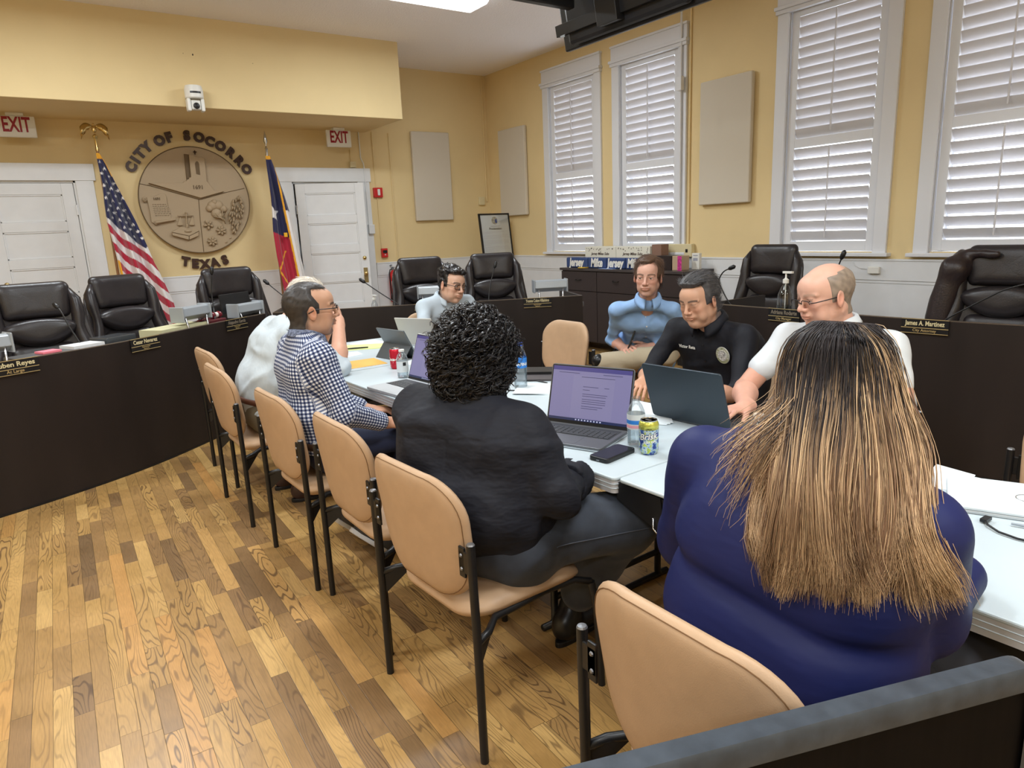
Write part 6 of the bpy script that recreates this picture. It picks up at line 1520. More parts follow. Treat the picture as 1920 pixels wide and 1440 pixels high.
S=Sdf().ell((-.014,0,.030),(.103,.084,.092),k=0).ell((-.03,0,-.05),(.085,.088,.09),k=.05).cap((-.085,.0,-.08),(-.135,0,-.24),.072,.062,k=.05).cap((-.075,.05,-.08),(-.125,.075,-.24),.050,.045,k=.04).cap((-.075,-.05,-.08),(-.125,-.075,-.24),.050,.045,k=.04)
S.plane((.06,0,0),(1,0,-.55)); S.fn(lambda P,d: d-.003*np.sin(P[:,1]*230+3*hashn(P,20,1))-.002*hashn(P,40,3))
v,f=surface(S,.006); 
def dye(z,rnd_,yy):
    # natural dark roots above, blonde balayage lengths; z is height in the head frame before the fall
    dark=np.array((.020,.014,.014)); mid=np.array((.20,.095,.045)); blond=np.array((.50,.32,.17)); t1=np.clip((.075-z+rnd_*.07)/.11,0,1)
    return t1
def strandcol(zz,a,b_):
    dark=np.array((.018,.013,.014)); brown=np.array((.19,.10,.053)); bl=np.array((.68,.47,.27))
    h=np.clip(a[:,None],0,1); tgt=brown*(1-h)+bl*h; t1=np.clip((.095-zz)/.13,0,1); t1=t1*t1*(3-2*t1); return dark*(1-t1[...,None])+tgt[:,None,:]*t1[...,None]
vz=v[:,2]; aa=np.clip(.35+.5*np.sin(v[:,1]*75+1)+.2*np.sin(v[:,1]*190),0,1); cc=strandcol(vz[:,None],aa,0)[:,0]*.55
parts.append((v@Rh.T+hc-L0,f,0)); cols.append(cc)
# strands start along the crown parting and fall over the back
K=22; s=np.linspace(0,1,K)
th=rnd.uniform(0,2*PI,NH); 
st=np.stack([rnd.uniform(-.06,.055,NH),rnd.normal(0,.010,NH),np.zeros(NH)],1)
ang=rnd.uniform(-1.0,1.0,NH)           # where round the back the strand hangs: -1 right side .. 1 left side
side=np.sign(ang+1e-6); yend=np.where(ang>0,ang*.060-.060,ang*.200-.066); 
clump=np.floor(ang*15)/15; len_=np.clip(.335-.04*np.abs(ang)+.022*np.sin(clump*61)+rnd.normal(0,.022,NH),.16,.45); cl_off=(np.sin(clump*57)*.5)*.02
pts=np.zeros((NH,K,3)); 
for k in range(K):
    q=s[k]
    # over the skull first 35% of the way, then hanging
    a=np.minimum(1,q/.34); phi=a*(PI*.52)
    yd=np.abs(ang); dirx=-np.cos(yd*1.45); diry=side*np.sin(yd*1.45)
    rx=.104+.004*rnd.rand(NH); 
    hx=-.014+dirx*rx*np.sin(phi)+st[:,0]*(1-a)*.9; hy=diry*.092*np.sin(phi)+st[:,1]; hz=.030+.097*np.cos(phi)
    g=np.clip((q-.34)/.66,0,1); fall=g*len_
    px=hx+dirx*.035*np.minimum(1,g*2.2)*(1-.3*yd)-.085*np.minimum(1,g*1.4)*(1-.25*yd)+.05*np.maximum(0,g-.75)*0; py=hy+(yend-diry*.092)*g**.8*.9+diry*.012*np.sin(g*3)+cl_off*g*2.2
    pz=hz-fall-.02*g*0
    wav=.007*np.sin(g*7+ang*9+rnd.rand()*0)+.0035*np.sin(g*17+clump*40)
    pts[:,k,0]=px-np.abs(wav)*.6; pts[:,k,1]=py+wav*g*1.2; pts[:,k,2]=pz
jit=rnd.normal(0,1,(NH,3))*np.array((.004,.004,.003)); pts+=jit[:,None]*np.minimum(1,s*2)[None,:,None]
# lift strands off the body
tip=rnd.normal(0,.012,(NH,1))*(s[None]**3); pts[:,:,1]+=tip
# a lock swept to the left shoulder
sw=rnd.rand(NH)<.035; g=np.clip((s-.30)/.7,0,1)[None]; m=sw&(ang>-.2)
nn_=m.sum(); base=pts[m]; sp=rnd.uniform(.0,1,(nn_,1)); base[:,:,1]=base[:,:,1]+g*(.10+.07*sp)*np.sin(np.minimum(1,g*1.15)*PI*.55); base[:,:,2]=base[:,:,2]+g**1.5*(.06+.10*sp); base[:,:,0]=base[:,:,0]+.055*g; pts[m]=base
wpts=pts@Rh.T+hc
mrg=np.repeat(.004+.016*rnd.rand(NH)**1.5+.005*np.sin(clump*47),K)
for it in range(7):      # keep every strand outside the clothes
    W=wpts.reshape(-1,3).astype(F32); near=np.where((W[:,2]<1.10))[0]; dd=SP4(W[near]); need=np.clip(mrg[near]-dd,0,.03); W=W.astype(float); W[near,0]-=need*1.0; W[near,2]+=need*.15; wpts=W.reshape(wpts.shape)
NB=95; rk=np.empty(NH,int); rk[np.argsort(ang+rnd.normal(0,.012,NH))]=np.arange(NH); bid=rk*NB//NH; bid=bid*2+(rnd.rand(NH)<.5); cid,inv=np.unique(bid,return_inverse=True)
mean=np.zeros((len(cid),K,3)); cn=np.bincount(inv,minlength=len(cid))[:,None,None]; np.add.at(mean,inv,np.where(sw[:,None,None],0,wpts)); cn2=np.bincount(inv[~sw],minlength=len(cid))[:,None,None]; mean/=np.maximum(cn2,1)
mean[:,:,1]+=rnd.normal(0,.010,(len(cid),1))*s[None]**2; mean[:,:,2]+=rnd.normal(0,.022,(len(cid),1))*s[None]**2; mean[:,:,0]-=(rnd.rand(len(cid),1)*.014)*s[None]
wk=(.72*np.clip((s-.25)/.75,0,1)**.9)[None,:,None]*(~sw)[:,None,None]*rnd.uniform(.5,1,(NH,1,1)); wpts=wpts*(1-wk)+mean[inv]*wk
hib=rnd.rand(len(cid))[inv]
wpts[:,2:-2]=(wpts[:,:-4]+wpts[:,1:-3]+wpts[:,2:-2]+wpts[:,3:-1]+wpts[:,4:])/5
rad=rnd.uniform(.00045,.00095,NH); 
stripe=np.clip(.03+.95*hib**1.7+rnd.normal(0,.15,NH),0,1)
V2,F2=strands(wpts,rad,3,.35); zz=pts[:,:,2]+rnd.normal(0,.035,(NH,1))-.15*stripe[:,None]+.065+.10*np.exp(-(ang[:,None]/.4)**2); cs=strandcol(zz,stripe,0)*rnd.uniform(.75,1.25,(NH,1,1)); cs=np.repeat(cs[:,:,None,:],3,2).reshape(-1,3)
parts.append((V2-L0,F2,0)); cols.append(np.clip(cs,0,1)); hairP4=mesh_obj('hair',parts,mat('long_hair',(1,1,1),.42,attr='Col',spec=.45),t,col=np.concatenate(cols))
# ---------------------------------------------------------------- P5: bald, glasses, white polo
Jc=bodyJ((2.74,1.50,.56),(2.74,1.50,.74),(2.69,1.51,.93),(2.64,1.52,1.055),(2.66,1.31,1.00),(2.60,1.71,1.00),(2.56,1.20,.78),(2.44,1.80,.79),(2.30,1.40,.78),(2.20,1.62,.785),(2.52,1.15,.57),(2.30,1.64,.57),(2.48,1.12,.12),(2.35,1.64,.12))
fo=dict(skin=(.62,.36,.27),w=1.03,jaw=1.12,scale=1.02,brow=(.30,.22,.16),browa=.5,double=True,scalp=((.30,.21,.16),lambda x,ay,z:np.minimum(np.maximum(np.minimum(.012-x,.085-z),-.05-x),z+.0)),scalpa=.45,neck=.062,lid=-.001,open=.8)
cfg=dict(loc=(2.74,1.50,0),label='balding person with rimless glasses in a white polo shirt, across the table',head=(2.565,1.535,1.19),hrot=(R(157),R(13),0),neck=(2.635,1.52,1.06),face=fo,j=Jc,
 fore_l=(.045,.028),fore_r=(.046,.029),hand_r=dict(a=((-1,.1,0),(0,0,-1),1),k=dict(curl=(.5,.6,.7,.7))),hand_l=dict(a=((-1,.3,0),(0,0,-1),-1),k=dict(curl=(.4,.5,.6,.7))))
t,L0,Rh,hc=build_person(cfg)
S=Sdf().cap(Jc['sh_l'],Jc['el_l'],.052,.043,k=0).cap(Jc['sh_r'],Jc['el_r'],.052,.043,k=.0); v,f=surface(S,.008); C=np.tile(np.array(fo['skin'])*np.array((1,.93,.9)),(len(v),1))
for o in list(t.children):
    if o.name.startswith('body'): bodyP5=o
arm=mesh_obj('upper_arm_tmp',[(v-L0,f,0)],MT['skin'],None,col=C)
def join_into(dst,src):
    import bmesh
    bm=bmesh.new(); bm.from_mesh(dst.data); bm.from_mesh(src.data); bm.to_mesh(dst.data); bm.free(); bpy.data.objects.remove(src)
join_into(bodyP5,arm)
polo=mat('white_polo_cloth',(.60,.64,.67),.85,bump=.5,bscale=9,bdist=.012)
S=shirt_sdf(Jc,(.13,.15,.11,.158,.13,.135,.068),ua=(.078,.074),long=-.62,k=.08,shrink=.024); add_folds(S,Jc,.004,8,7)
cloth('polo_shirt',S,.008,polo,t,L0)
collar(t,L0,(2.63,1.52,1.065),(-.15,.05,1),(-.95,.25,-.2),.072,.036,polo,flap=.032)
cloth('trousers',trousers_sdf(Jc,(.11,.14),th=(.095,.075)),.014,mat('black_trousers',(.012,.012,.015),.8),t,L0)
for sd in ('l','r'): shoe(t,L0,(Jc['an_'+sd][0],Jc['an_'+sd][1],.103),(-1,0,0),bt)
ln=lambda x,ay,z: np.maximum(np.minimum(np.minimum(.022-x,z+.018),.082-z-.3*np.maximum(0,.06-ay)),np.minimum(np.minimum(-.022-x,z+.085),.090-z-.6*np.maximum(0,-.06-x)*0))
hair_shell(t,L0,Rh,hc,fo,.0045,ln,HAIR,(.25,.195,.15),n_str=1500,slen=.010,srad=.0005,sdir=(-.3,0,-1),seed=8,amp=.0008)
glasses(t,Rh,hc-L0,MT['black'],w_=.026,h=.0145,rimless=True,dx=.113,dz=-.002,thick=.0022)
# ---------------------------------------------------------------- P6: black shirt with badge, looking down
Jc=bodyJ((2.78,2.18,.56),(2.80,2.18,.74),(2.74,2.18,.90),(2.68,2.18,1.015),(2.68,1.985,.965),(2.66,2.385,.965),(2.54,1.91,.72),(2.50,2.43,.75),(2.32,2.02,.765),(2.24,2.20,.79),(2.34,2.06,.57),(2.34,2.30,.57),(2.38,2.06,.12),(2.38,2.30,.12))
fo=dict(skin=(.52,.30,.20),w=1.04,jaw=1.12,scale=.95,brow=(.03,.025,.025),double=True,open=.12,lid=-.003,scalp=((.10,.09,.09),lambda x,ay,z:np.maximum(z-.086,-.01-x)),neck=.062)
cfg=dict(loc=(2.78,2.18,0),label='person with swept dark grey hair in a black shirt with a round badge, looking down',head=(2.585,2.18,1.132),hrot=(R(183),R(17),R(-3)),neck=(2.67,2.18,1.02),face=fo,j=Jc,
 fore_l=(.036,.026),fore_r=(.036,.027),hand_r=dict(a=((-.85,-.5,-.05),(0,.2,-1),1),k=dict(curl=(.45,.5,.55,.6),thumb=(.3,.4),s=.92)),hand_l=dict(a=((-1,.2,0),(0,0,-1),-1),k=dict(curl=(.5,.6,.7,.7))))
t,L0,Rh,hc=build_person(cfg)
blk2=mat('black_polo_cloth',(.010,.011,.016),.7,spec=.3,bump=.6,bscale=9,bdist=.015)
S=shirt_sdf(Jc,(.12,.145,.10,.155,.12,.135,.064),ua=(.074,.066),fa=(.062,.050),long=.86,k=.08,shrink=.026); add_folds(S,Jc,.0055,12,7); cloth('shirt',S,.0075,blk2,t,L0); SP6=S
collar(t,L0,(2.665,2.18,1.025),(-.35,0,.94),(-.94,0,-.35),.066,.030,blk2,flap=.034,gap=.40)
def onsurf(Sd,p,d): 
    p=sproj(Sd,p,d); e=.002; g=np.array([float(Sd((p+np.eye(3)[i]*e)[None].astype(F32))[0]-Sd((p-np.eye(3)[i]*e)[None].astype(F32))[0]) for i in range(3)]); return p,unit(g)
def buttons(Sd,p0,p1,n,m,d,r=.005):
    for i in range(n):
        p,nm=onsurf(Sd,mixp(p0,p1,i/(n-1)),d); b=MB(); Rm=np.array(Vector((0,0,1)).rotation_difference(Vector(nm)).to_matrix()); b.lathe([(.0001,.0),(r,0),(r,.002),(.0001,.0025)],12,p-L0,Rm=Rm); b.build('button',m,t)
buttons(S,(2.52,2.19,.93),(2.62,2.18,.68),4,MT['black'],(-1,0,.2),.0055)
p,nm=onsurf(S,(2.50,2.045,.90),(-1,-.2,.2)); zz=unit(nm); xx=unit(np.cross((0,0,1),zz)); yy=np.cross(zz,xx); RmB=np.stack([xx,yy,zz],1)
bd=bpy.data.objects.new('badge',None); COL.objects.link(bd); bd.parent=t
b=MB(); b.lathe([(.0001,.002),(.040,.002),(.040,.006),(.0001,.007)],36,p-L0,Rm=RmB); b.build('badge_disc',mat('badge_green',(.30,.32,.20),.6),bd)
b=MB(); b.lathe([(.026,.0062),(.026,.0075),(.0001,.008)],30,p-L0,Rm=RmB); b.build('badge_centre',mat('badge_pale',(.62,.62,.60),.6,noise=.9,nscale=140),bd)
b=MB(); ring=[p-L0+RmB@np.array((.040*math.cos(a),.040*math.sin(a),.004)) for a in np.linspace(0,2*PI,36)]; b.tube(ring,.0016,5,cap=False); ring=[p-L0+RmB@np.array((.026*math.cos(a),.026*math.sin(a),.007)) for a in np.linspace(0,2*PI,30)]; b.tube(ring,.0012,5,cap=False); b.build('badge_border',MT['signwhite'],bd)
for i,ch in enumerate('CITY OF SOCORRO'):
    if ch==' ': continue
    a=R(200)-R(220)*i/14; q=p-L0+RmB@np.array((.033*math.cos(a),.033*math.sin(a),.0068)); tx_=RmB@np.array((math.sin(a),-math.cos(a),0)); ty_=RmB@np.array((math.cos(a),math.sin(a),0)); text_obj('badge_letter',ch,.010,q,(tuple(tx_),tuple(ty_),tuple(zz)),MT['signwhite'],bd,.0005,.0003)
p,nm=onsurf(S,(2.48,2.31,.92),(-1,.2,.2)); zz=unit(nm); xx=unit(np.cross((0,0,1),zz)); yy=np.cross(zz,xx)
text_obj('embroidered_name','Victor Reta',.022,tuple(p-L0+zz*.004),(tuple(xx),tuple(yy),tuple(zz)),MT['signwhite'],t,.0006,.0004)
cloth('trousers',trousers_sdf(Jc,(.11,.14),th=(.095,.075)),.014,mat('black_trousers_b',(.012,.012,.015),.8),t,L0)
for sd in ('l','r'): shoe(t,L0,(Jc['an_'+sd][0],Jc['an_'+sd][1],.103),(-1,0,0),bt)
cut=line_short(top=.088,temple=.010,side=.036,back=-.090,burn=-.012)
tk=lambda x,y,z: .010+.018*np.clip((z-.06)/.06,0,1)*(.7+.3*np.clip((x+.1)/.2,0,1))
hair_shell(t,L0,Rh,hc,fo,tk,cut,HAIR,(.050,.048,.050),n_str=3200,slen=.036,srad=.00065,sdir=lambda p:np.stack([-np.ones(len(p)),.5*np.sign(p[:,1]+.02),-.25*np.ones(len(p))],1),seed=6,amp=.0025,freq=(30,210,60))
# ---------------------------------------------------------------- P7: light blue shirt, legs crossed
Jc=bodyJ((3.50,3.42,.56),(3.42,3.34,.72),(3.26,3.17,.89),(3.17,3.09,1.015),(3.26,2.955,.965),(3.05,3.24,.965),(3.43,2.96,.73),(3.20,3.44,.73),(3.30,3.17,.70),(3.17,3.30,.69),(3.28,3.03,.665),(3.10,3.28,.55),(3.02,3.37,.60),(3.00,3.22,.12))
fo=dict(skin=(.60,.35,.27),w=.96,jaw=.95,scale=.98,brow=(.09,.055,.035),beard=('stubble',(.30,.20,.16),.35),scalp=((.12,.07,.045),lambda x,ay,z:np.maximum(z-.092,-.01-x)),gaze=(-.001,-.0005))
cfg=dict(loc=(3.50,3.42,0),label='person in light blue shirt and khaki trousers with crossed legs by the cabinet',head=(3.125,3.035,1.175),hrot=(R(214),R(6),R(2)),neck=(3.18,3.09,1.03),face=fo,j=Jc,
 fore_l=(.036,.026),fore_r=(.036,.026),hand_r=dict(a=((-.3,-.6,.1),(.3,-.3,-.9),1),k=dict(curl=(.6,.7,.8,.8))),hand_l=dict(a=((-.75,.35,.05),(0,.2,-1),-1),k=dict(curl=(.5,.6,.7,.8),thumb=(.5,-.3))))
t,L0,Rh,hc=build_person(cfg)
blu=mat('light_blue_cloth',(.26,.43,.72),.75,bump=.6,bscale=11,bdist=.012)
S=shirt_sdf(Jc,(.10,.128,.10,.134,.10,.112,.050),ua=(.058,.055),fa=(.055,.046),long=.84,shrink=.018); add_folds(S,Jc,.005,15,8)
def placket(P,d):
    fwd=np.array((-.66,-.75,0),F32); lt=np.array((.75,-.66,0),F32); q=P-np.array((3.30,3.22,0),F32); u=q@lt; return d-.0022*((np.abs(u)<.017)&((q@fwd)>0))+.002*np.exp(-((np.abs(u)-.018)/.0025)**2)*((q@fwd)>0)
S.fn(placket); cloth('shirt',S,.0075,blu,t,L0)
collar(t,L0,(3.175,3.085,1.033),(-.12,-.12,.98),(-.66,-.74,-.1),.062,.034,blu,flap=.036,gap=.30,open_=.0)
buttons(S,(3.05,2.96,.955),(3.22,3.12,.66),5,MT['signwhite'],(-.66,-.75,.2))
kha=mat('khaki_cloth',(.37,.31,.215),.85,bump=.6,bscale=9,bdist=.012)
cloth('trousers',trousers_sdf(Jc,(.09,.118),th=(.088,.072),sh=(.070,.066),amp=.006,seed=6,low=.93),.008,kha,t,L0)
shoe(t,L0,Jc['an_l'],(-.75,.25,-.55),bt,up=(-.2,-.3,.9)); shoe(t,L0,(3.0,3.22,.103),(-.75,-.65,0),bt)
ln=lambda x,ay,z,y: np.maximum(np.maximum(z-.088-.45*np.maximum(0,x-.055)-.5*np.maximum(0,y-.02)*(x>.02), np.minimum(.044-x-.020*np.clip((z-.03)/.03,0,1),z+.004)),np.minimum(-.020-x,z+.085))
tk=lambda x,y,z: .009+.009*np.clip((z-.05)/.06,0,1)
hair_shell(t,L0,Rh,hc,fo,tk,ln,HAIR,(.085,.048,.030),n_str=3000,slen=.034,srad=.0006,sdir=lambda p:np.stack([.25*np.ones(len(p)),np.sign(p[:,1]-.03),-.5*np.ones(len(p))],1),seed=9,amp=.0015,freq=(190,40,60))
t2=empty('mobile_phone',(3.17,3.225,.755),R(40),'dark phone held in the hands of the man in the light blue shirt','phone')
b=MB(); b.box((-.036,-.005,-.07),(.036,.005,.07),Rm=rot(R(20),R(10))); b.build('case',MT['black'],t2,bevel=.003)
b=MB(); b.box((-.033,-.0062,-.066),(.033,-.005,.066),Rm=rot(R(20),R(10))); b.build('screen',mat('phone_glass',(.03,.035,.04),.08),t2)
# ---------------------------------------------------------------- P8: young man with black framed glasses at the far end
Jc=bodyJ((2.70,4.86,.56),(2.68,4.84,.74),(2.64,4.78,.88),(2.63,4.74,.985),(2.83,4.72,.945),(2.435,4.72,.945),(2.88,4.56,.74),(2.34,4.55,.745),(2.66,4.40,.76),(2.45,4.36,.76),(2.76,4.44,.57),(2.56,4.44,.57),(2.76,4.5,.12),(2.56,4.5,.12))
fo=dict(skin=(.56,.34,.24),w=.98,scale=1.10,brow=(.015,.012,.012),scalp=((.05,.035,.03),lambda x,ay,z:np.maximum(z-.080,-.005-x)),scalpa=.8,gaze=(.002,0))
cfg=dict(loc=(2.70,4.86,0),label='young person with black framed glasses and short curly hair at the far table end',head=(2.655,4.655,1.095),hrot=(R(-78),R(10),R(8)),neck=(2.63,4.735,.99),face=fo,j=Jc)
t,L0,Rh,hc=build_person(cfg)
pal=mat('pale_blue_cloth',(.47,.55,.62),.8)
S=shirt_sdf(Jc,(.10,.12,.09,.128,.10,.118,.056),ua=(.062,.056),fa=(.054,.045),long=.9,shrink=.010); add_folds(S,Jc,.004,18,8); cloth('shirt',S,.009,pal,t,L0)
collar(t,L0,(2.63,4.735,.995),(0,-.3,.95),(.1,-.95,-.3),.063,.036,pal,flap=.032,gap=.4)
cloth('trousers',trousers_sdf(Jc,(.09,.118)),.014,navyt,t,L0)
for sd in ('l','r'): shoe(t,L0,(Jc['an_'+sd][0],Jc['an_'+sd][1],.103),(0,-1,0),bt)
cut=line_short(top=.082,temple=.012,side=.030,back=-.080,burn=-.012)
tk=lambda x,y,z: .0035+.026*np.clip((z-.045)/.05,0,1)
hair_shell(t,L0,Rh,hc,fo,tk,cut,HAIRS,(.012,.010,.010),n_str=2600,slen=.020,srad=.0010,sdir=(.4,0,.3),seed=10,amp=.005,freq=(60,60,60),curl=.006)
glasses(t,Rh,hc-L0,MT['black'],w_=.0265,h=.0185,thick=.0024)
# ================================================================ THINGS ON THE TABLES
TZ=.740
def curved_text(name,body,size,r,z,a0,m,parent,bold=.0,slant=0,rise=0,depth=.0006):
    me=text_mesh(body,size,0,bold); n=len(me.vertices); co=np.empty(n*3); me.vertices.foreach_get('co',co); co=co.reshape(-1,3)
    x=co[:,0]+slant*co[:,1]; y=co[:,1]+rise*co[:,0]; a=a0+x/r; co2=np.stack([(r+depth)*np.cos(a),(r+depth)*np.sin(a),z+y],1); me.vertices.foreach_set('co',co2.ravel()); me.materials.clear(); me.materials.append(m)
    o=bpy.data.objects.new(name,me); COL.objects.link(o); o.parent=parent; return o
def curved_patch(name,pts,r,z,a0,m,parent,depth=.0004):
    """pts outline in (x along the curve, y up)"""
    b=MB(); n=len(pts); c=np.mean(np.array(pts),0); V=[((r+depth)*math.cos(a0+p[0]/r),(r+depth)*math.sin(a0+p[0]/r),z+p[1]) for p in pts]+[((r+depth)*math.cos(a0+c[0]/r),(r+depth)*math.sin(a0+c[0]/r),z+c[1])]
    b.add(V,[(i,(i+1)%n,n) for i in range(n)]); o=b.build(name,m,parent); return o
def can(loc,lab,m,top=None):
    t=empty('drink_can',loc,0,lab,'can','drink cans on the table'); r=.033
    b=MB(); b.lathe([(.0001,.004),(.020,.002),(.0245,.0),(.028,.006),(r,.014),(r,.104),(.031,.110),(.028,.1155)],40); b.build('can_body',m,t,smooth=True,auto=50)
    b=MB(); b.lathe([(.028,.1155),(.0285,.1185),(.0265,.119),(.0255,.115),(.0001,.115)],36); b.build('rim',MT['chrome'],t,smooth=True,auto=40)
    b=MB(); b.box((-.006,-.010,.1155),(.006,.012,.1170)); b.build('pull_tab',MT['chrome'],t,bevel=.001)
    return t
FACE=R(224)
def splash_mat(name,stops,sc=70,seed=0):
    m=bpy.data.materials.new(name); m.use_nodes=True; N=m.node_tree.nodes; L=m.node_tree.links; p=N['Principled BSDF']; tc=N.new('ShaderNodeTexCoord'); v=N.new('ShaderNodeTexNoise'); v.inputs['Scale'].default_value=sc; v.inputs['Detail'].default_value=1.5; v.inputs['Distortion'].default_value=.8
    L.new(tc.outputs['Object'],v.inputs['Vector']); r=ramp(N,stops); r.color_ramp.interpolation='CONSTANT'; L.new(v.outputs['Fac'],r.inputs[0]); L.new(r.outputs[0],p.inputs['Base Color']); p.inputs['Metallic'].default_value=.35; p.inputs['Roughness'].default_value=.28; return m
t=can((1.622,1.572,TZ),'lemon yellow and blue iced tea can standing by the black phone',splash_mat('can_splash',[(0,(.03,.06,.30)),(.40,(.10,.22,.50)),(.45,(.42,.55,.62)),(.56,(.60,.66,.62)),(.60,(.35,.50,.08)),(.66,(.55,.62,.10))]))
b=MB(); b.lathe([(.0333,.088),(.0333,.104),(.0313,.110),(.0282,.1155)],40); b.build('yellow_band',mat('can_yellow',(.55,.55,.10),.25,metal=.5),t,smooth=True)
curved_text('lettering','Brisk',.030,.0333,.066,FACE,mat('can_navy',(.01,.02,.10),.4),t,bold=.0022,slant=.2,rise=.12,depth=.0004)
curved_text('lettering','Brisk',.030,.0333,.066,FACE,MT['signwhite'],t,bold=.0006,slant=.2,rise=.12,depth=.0009)
curved_text('lettering','ICED TEA',.010,.0333,.047,FACE+.1,MT['signwhite'],t,bold=.0004,slant=.2,rise=.12)
curved_text('lettering','LEMON',.006,.0333,.092,FACE,MT['black'],t,bold=.0002)
redc=mat('can_red',(.50,.012,.03),.3,metal=.4)
t=can((1.655,3.60,TZ),'red cola can beside the grey tablet stand',redc)
curved_text('lettering','Coca-Cola',.024,.0333,.058,R(238),MT['signwhite'],t,bold=.0012,slant=.25).rotation_euler=(0,0,0)
curved_patch('white_wave',[(-.02,.008),(.01,.02),(.03,.030),(.045,.028),(.03,.022),(.012,.012),(-.02,.002)],.0333,.035,R(250),MT['signwhite'],t)
curved_patch('white_panel',[(-.035,.01),(.03,.01),(.03,.028),(-.035,.022)],.0333,.005,R(240),MT['signwhite'],t)
lblue=mat('label_blue',(.03,.20,.62),.4); lpink=mat('label_pink',(.75,.35,.42),.5); lclear=mat('label_white',(.62,.66,.68),.5)
t,l=bottle('water_bottle',(1.570,3.335,TZ),'small clear water bottle with white cap beside the cola can',h=.155,r=.031,label=1,labcol=lclear,lab_h=(.22,.60),water=.18,group='water bottles on the table')
b=MB(); 
for i in range(9): a=R(252)+i*.055; b.box((-.0007,-.0012,.07),(.0007,.0012,.088),Rm=rot(0,0,a),o=(.0325*math.cos(a),.0325*math.sin(a),0))
b.build('bar_code',MT['black'],l)
t,l=bottle('water_bottle',(1.880,2.675,TZ),'water bottle with bright blue label beside the curly hair',h=.225,r=.033,label=1,labcol=lblue,lab_h=(.46,.68),water=.45,capc=mat('cap_blue',(.03,.10,.55),.4),group='water bottles on the table')
curved_text('lettering','AQUAFINA',.020,.0336,.122,R(222),MT['signwhite'],l,bold=.0006,depth=.0006)
t,l=bottle('water_bottle',(1.655,1.665,TZ),'clear water bottle standing behind the yellow can',h=.175,r=.031,label=1,labcol=lclear,lab_h=(.36,.66),water=.3,capc=MT['bottle'],group='water bottles on the table')
b=MB(); P=[(.0318*math.cos(a),.0318*math.sin(a),z) for z in (.068,.078) for a in np.linspace(0,2*PI,33)]; b.grid(np.array(P).reshape(2,33,3)); b.build('pink_stripe',lpink,l,smooth=True)
b=MB(); P=[(.0319*math.cos(a),.0319*math.sin(a),z) for z in (.082,.096) for a in np.linspace(0,2*PI,33)]; b.grid(np.array(P).reshape(2,33,3)); b.build('blue_stripe',lblue,l,smooth=True)
bottle('water_bottle',(1.80,1.275,TZ),'water bottle with white cap, mostly behind the long blonde hair',h=.165,r=.031,label=1,labcol=lclear,water=.4,group='water bottles on the table')
# phones
def phone(loc,rz,lab,w_=.080,l_=.160,h=.013,m=None):
    t=empty('mobile_phone',loc,rz,lab,'phone')
    b=MB(); b.prism(rrect(l_,w_,.014,5),0,h); b.build('case',m or MT['black'],t,bevel=.003)
    b=MB(); b.prism(rrect(l_-.012,w_-.010,.010,5),h-.002,h+.0006); b.build('screen',mat('phone_screen',(.012,.014,.017),.12),t)
    b=MB(); b.box((-l_/2-.0006,-.006,.004),(-l_/2+.001,.006,.008)); b.build('port',MT['grey'],t); return t
phone((1.512,1.632,TZ),R(10),'black phone in a thick case lying in front of the yellow can',h=.016)
phone((1.345,2.72,TZ),R(10),'light grey phone edge lying in front of the left laptop',w_=.06,l_=.12,h=.008,m=MT['silver'])
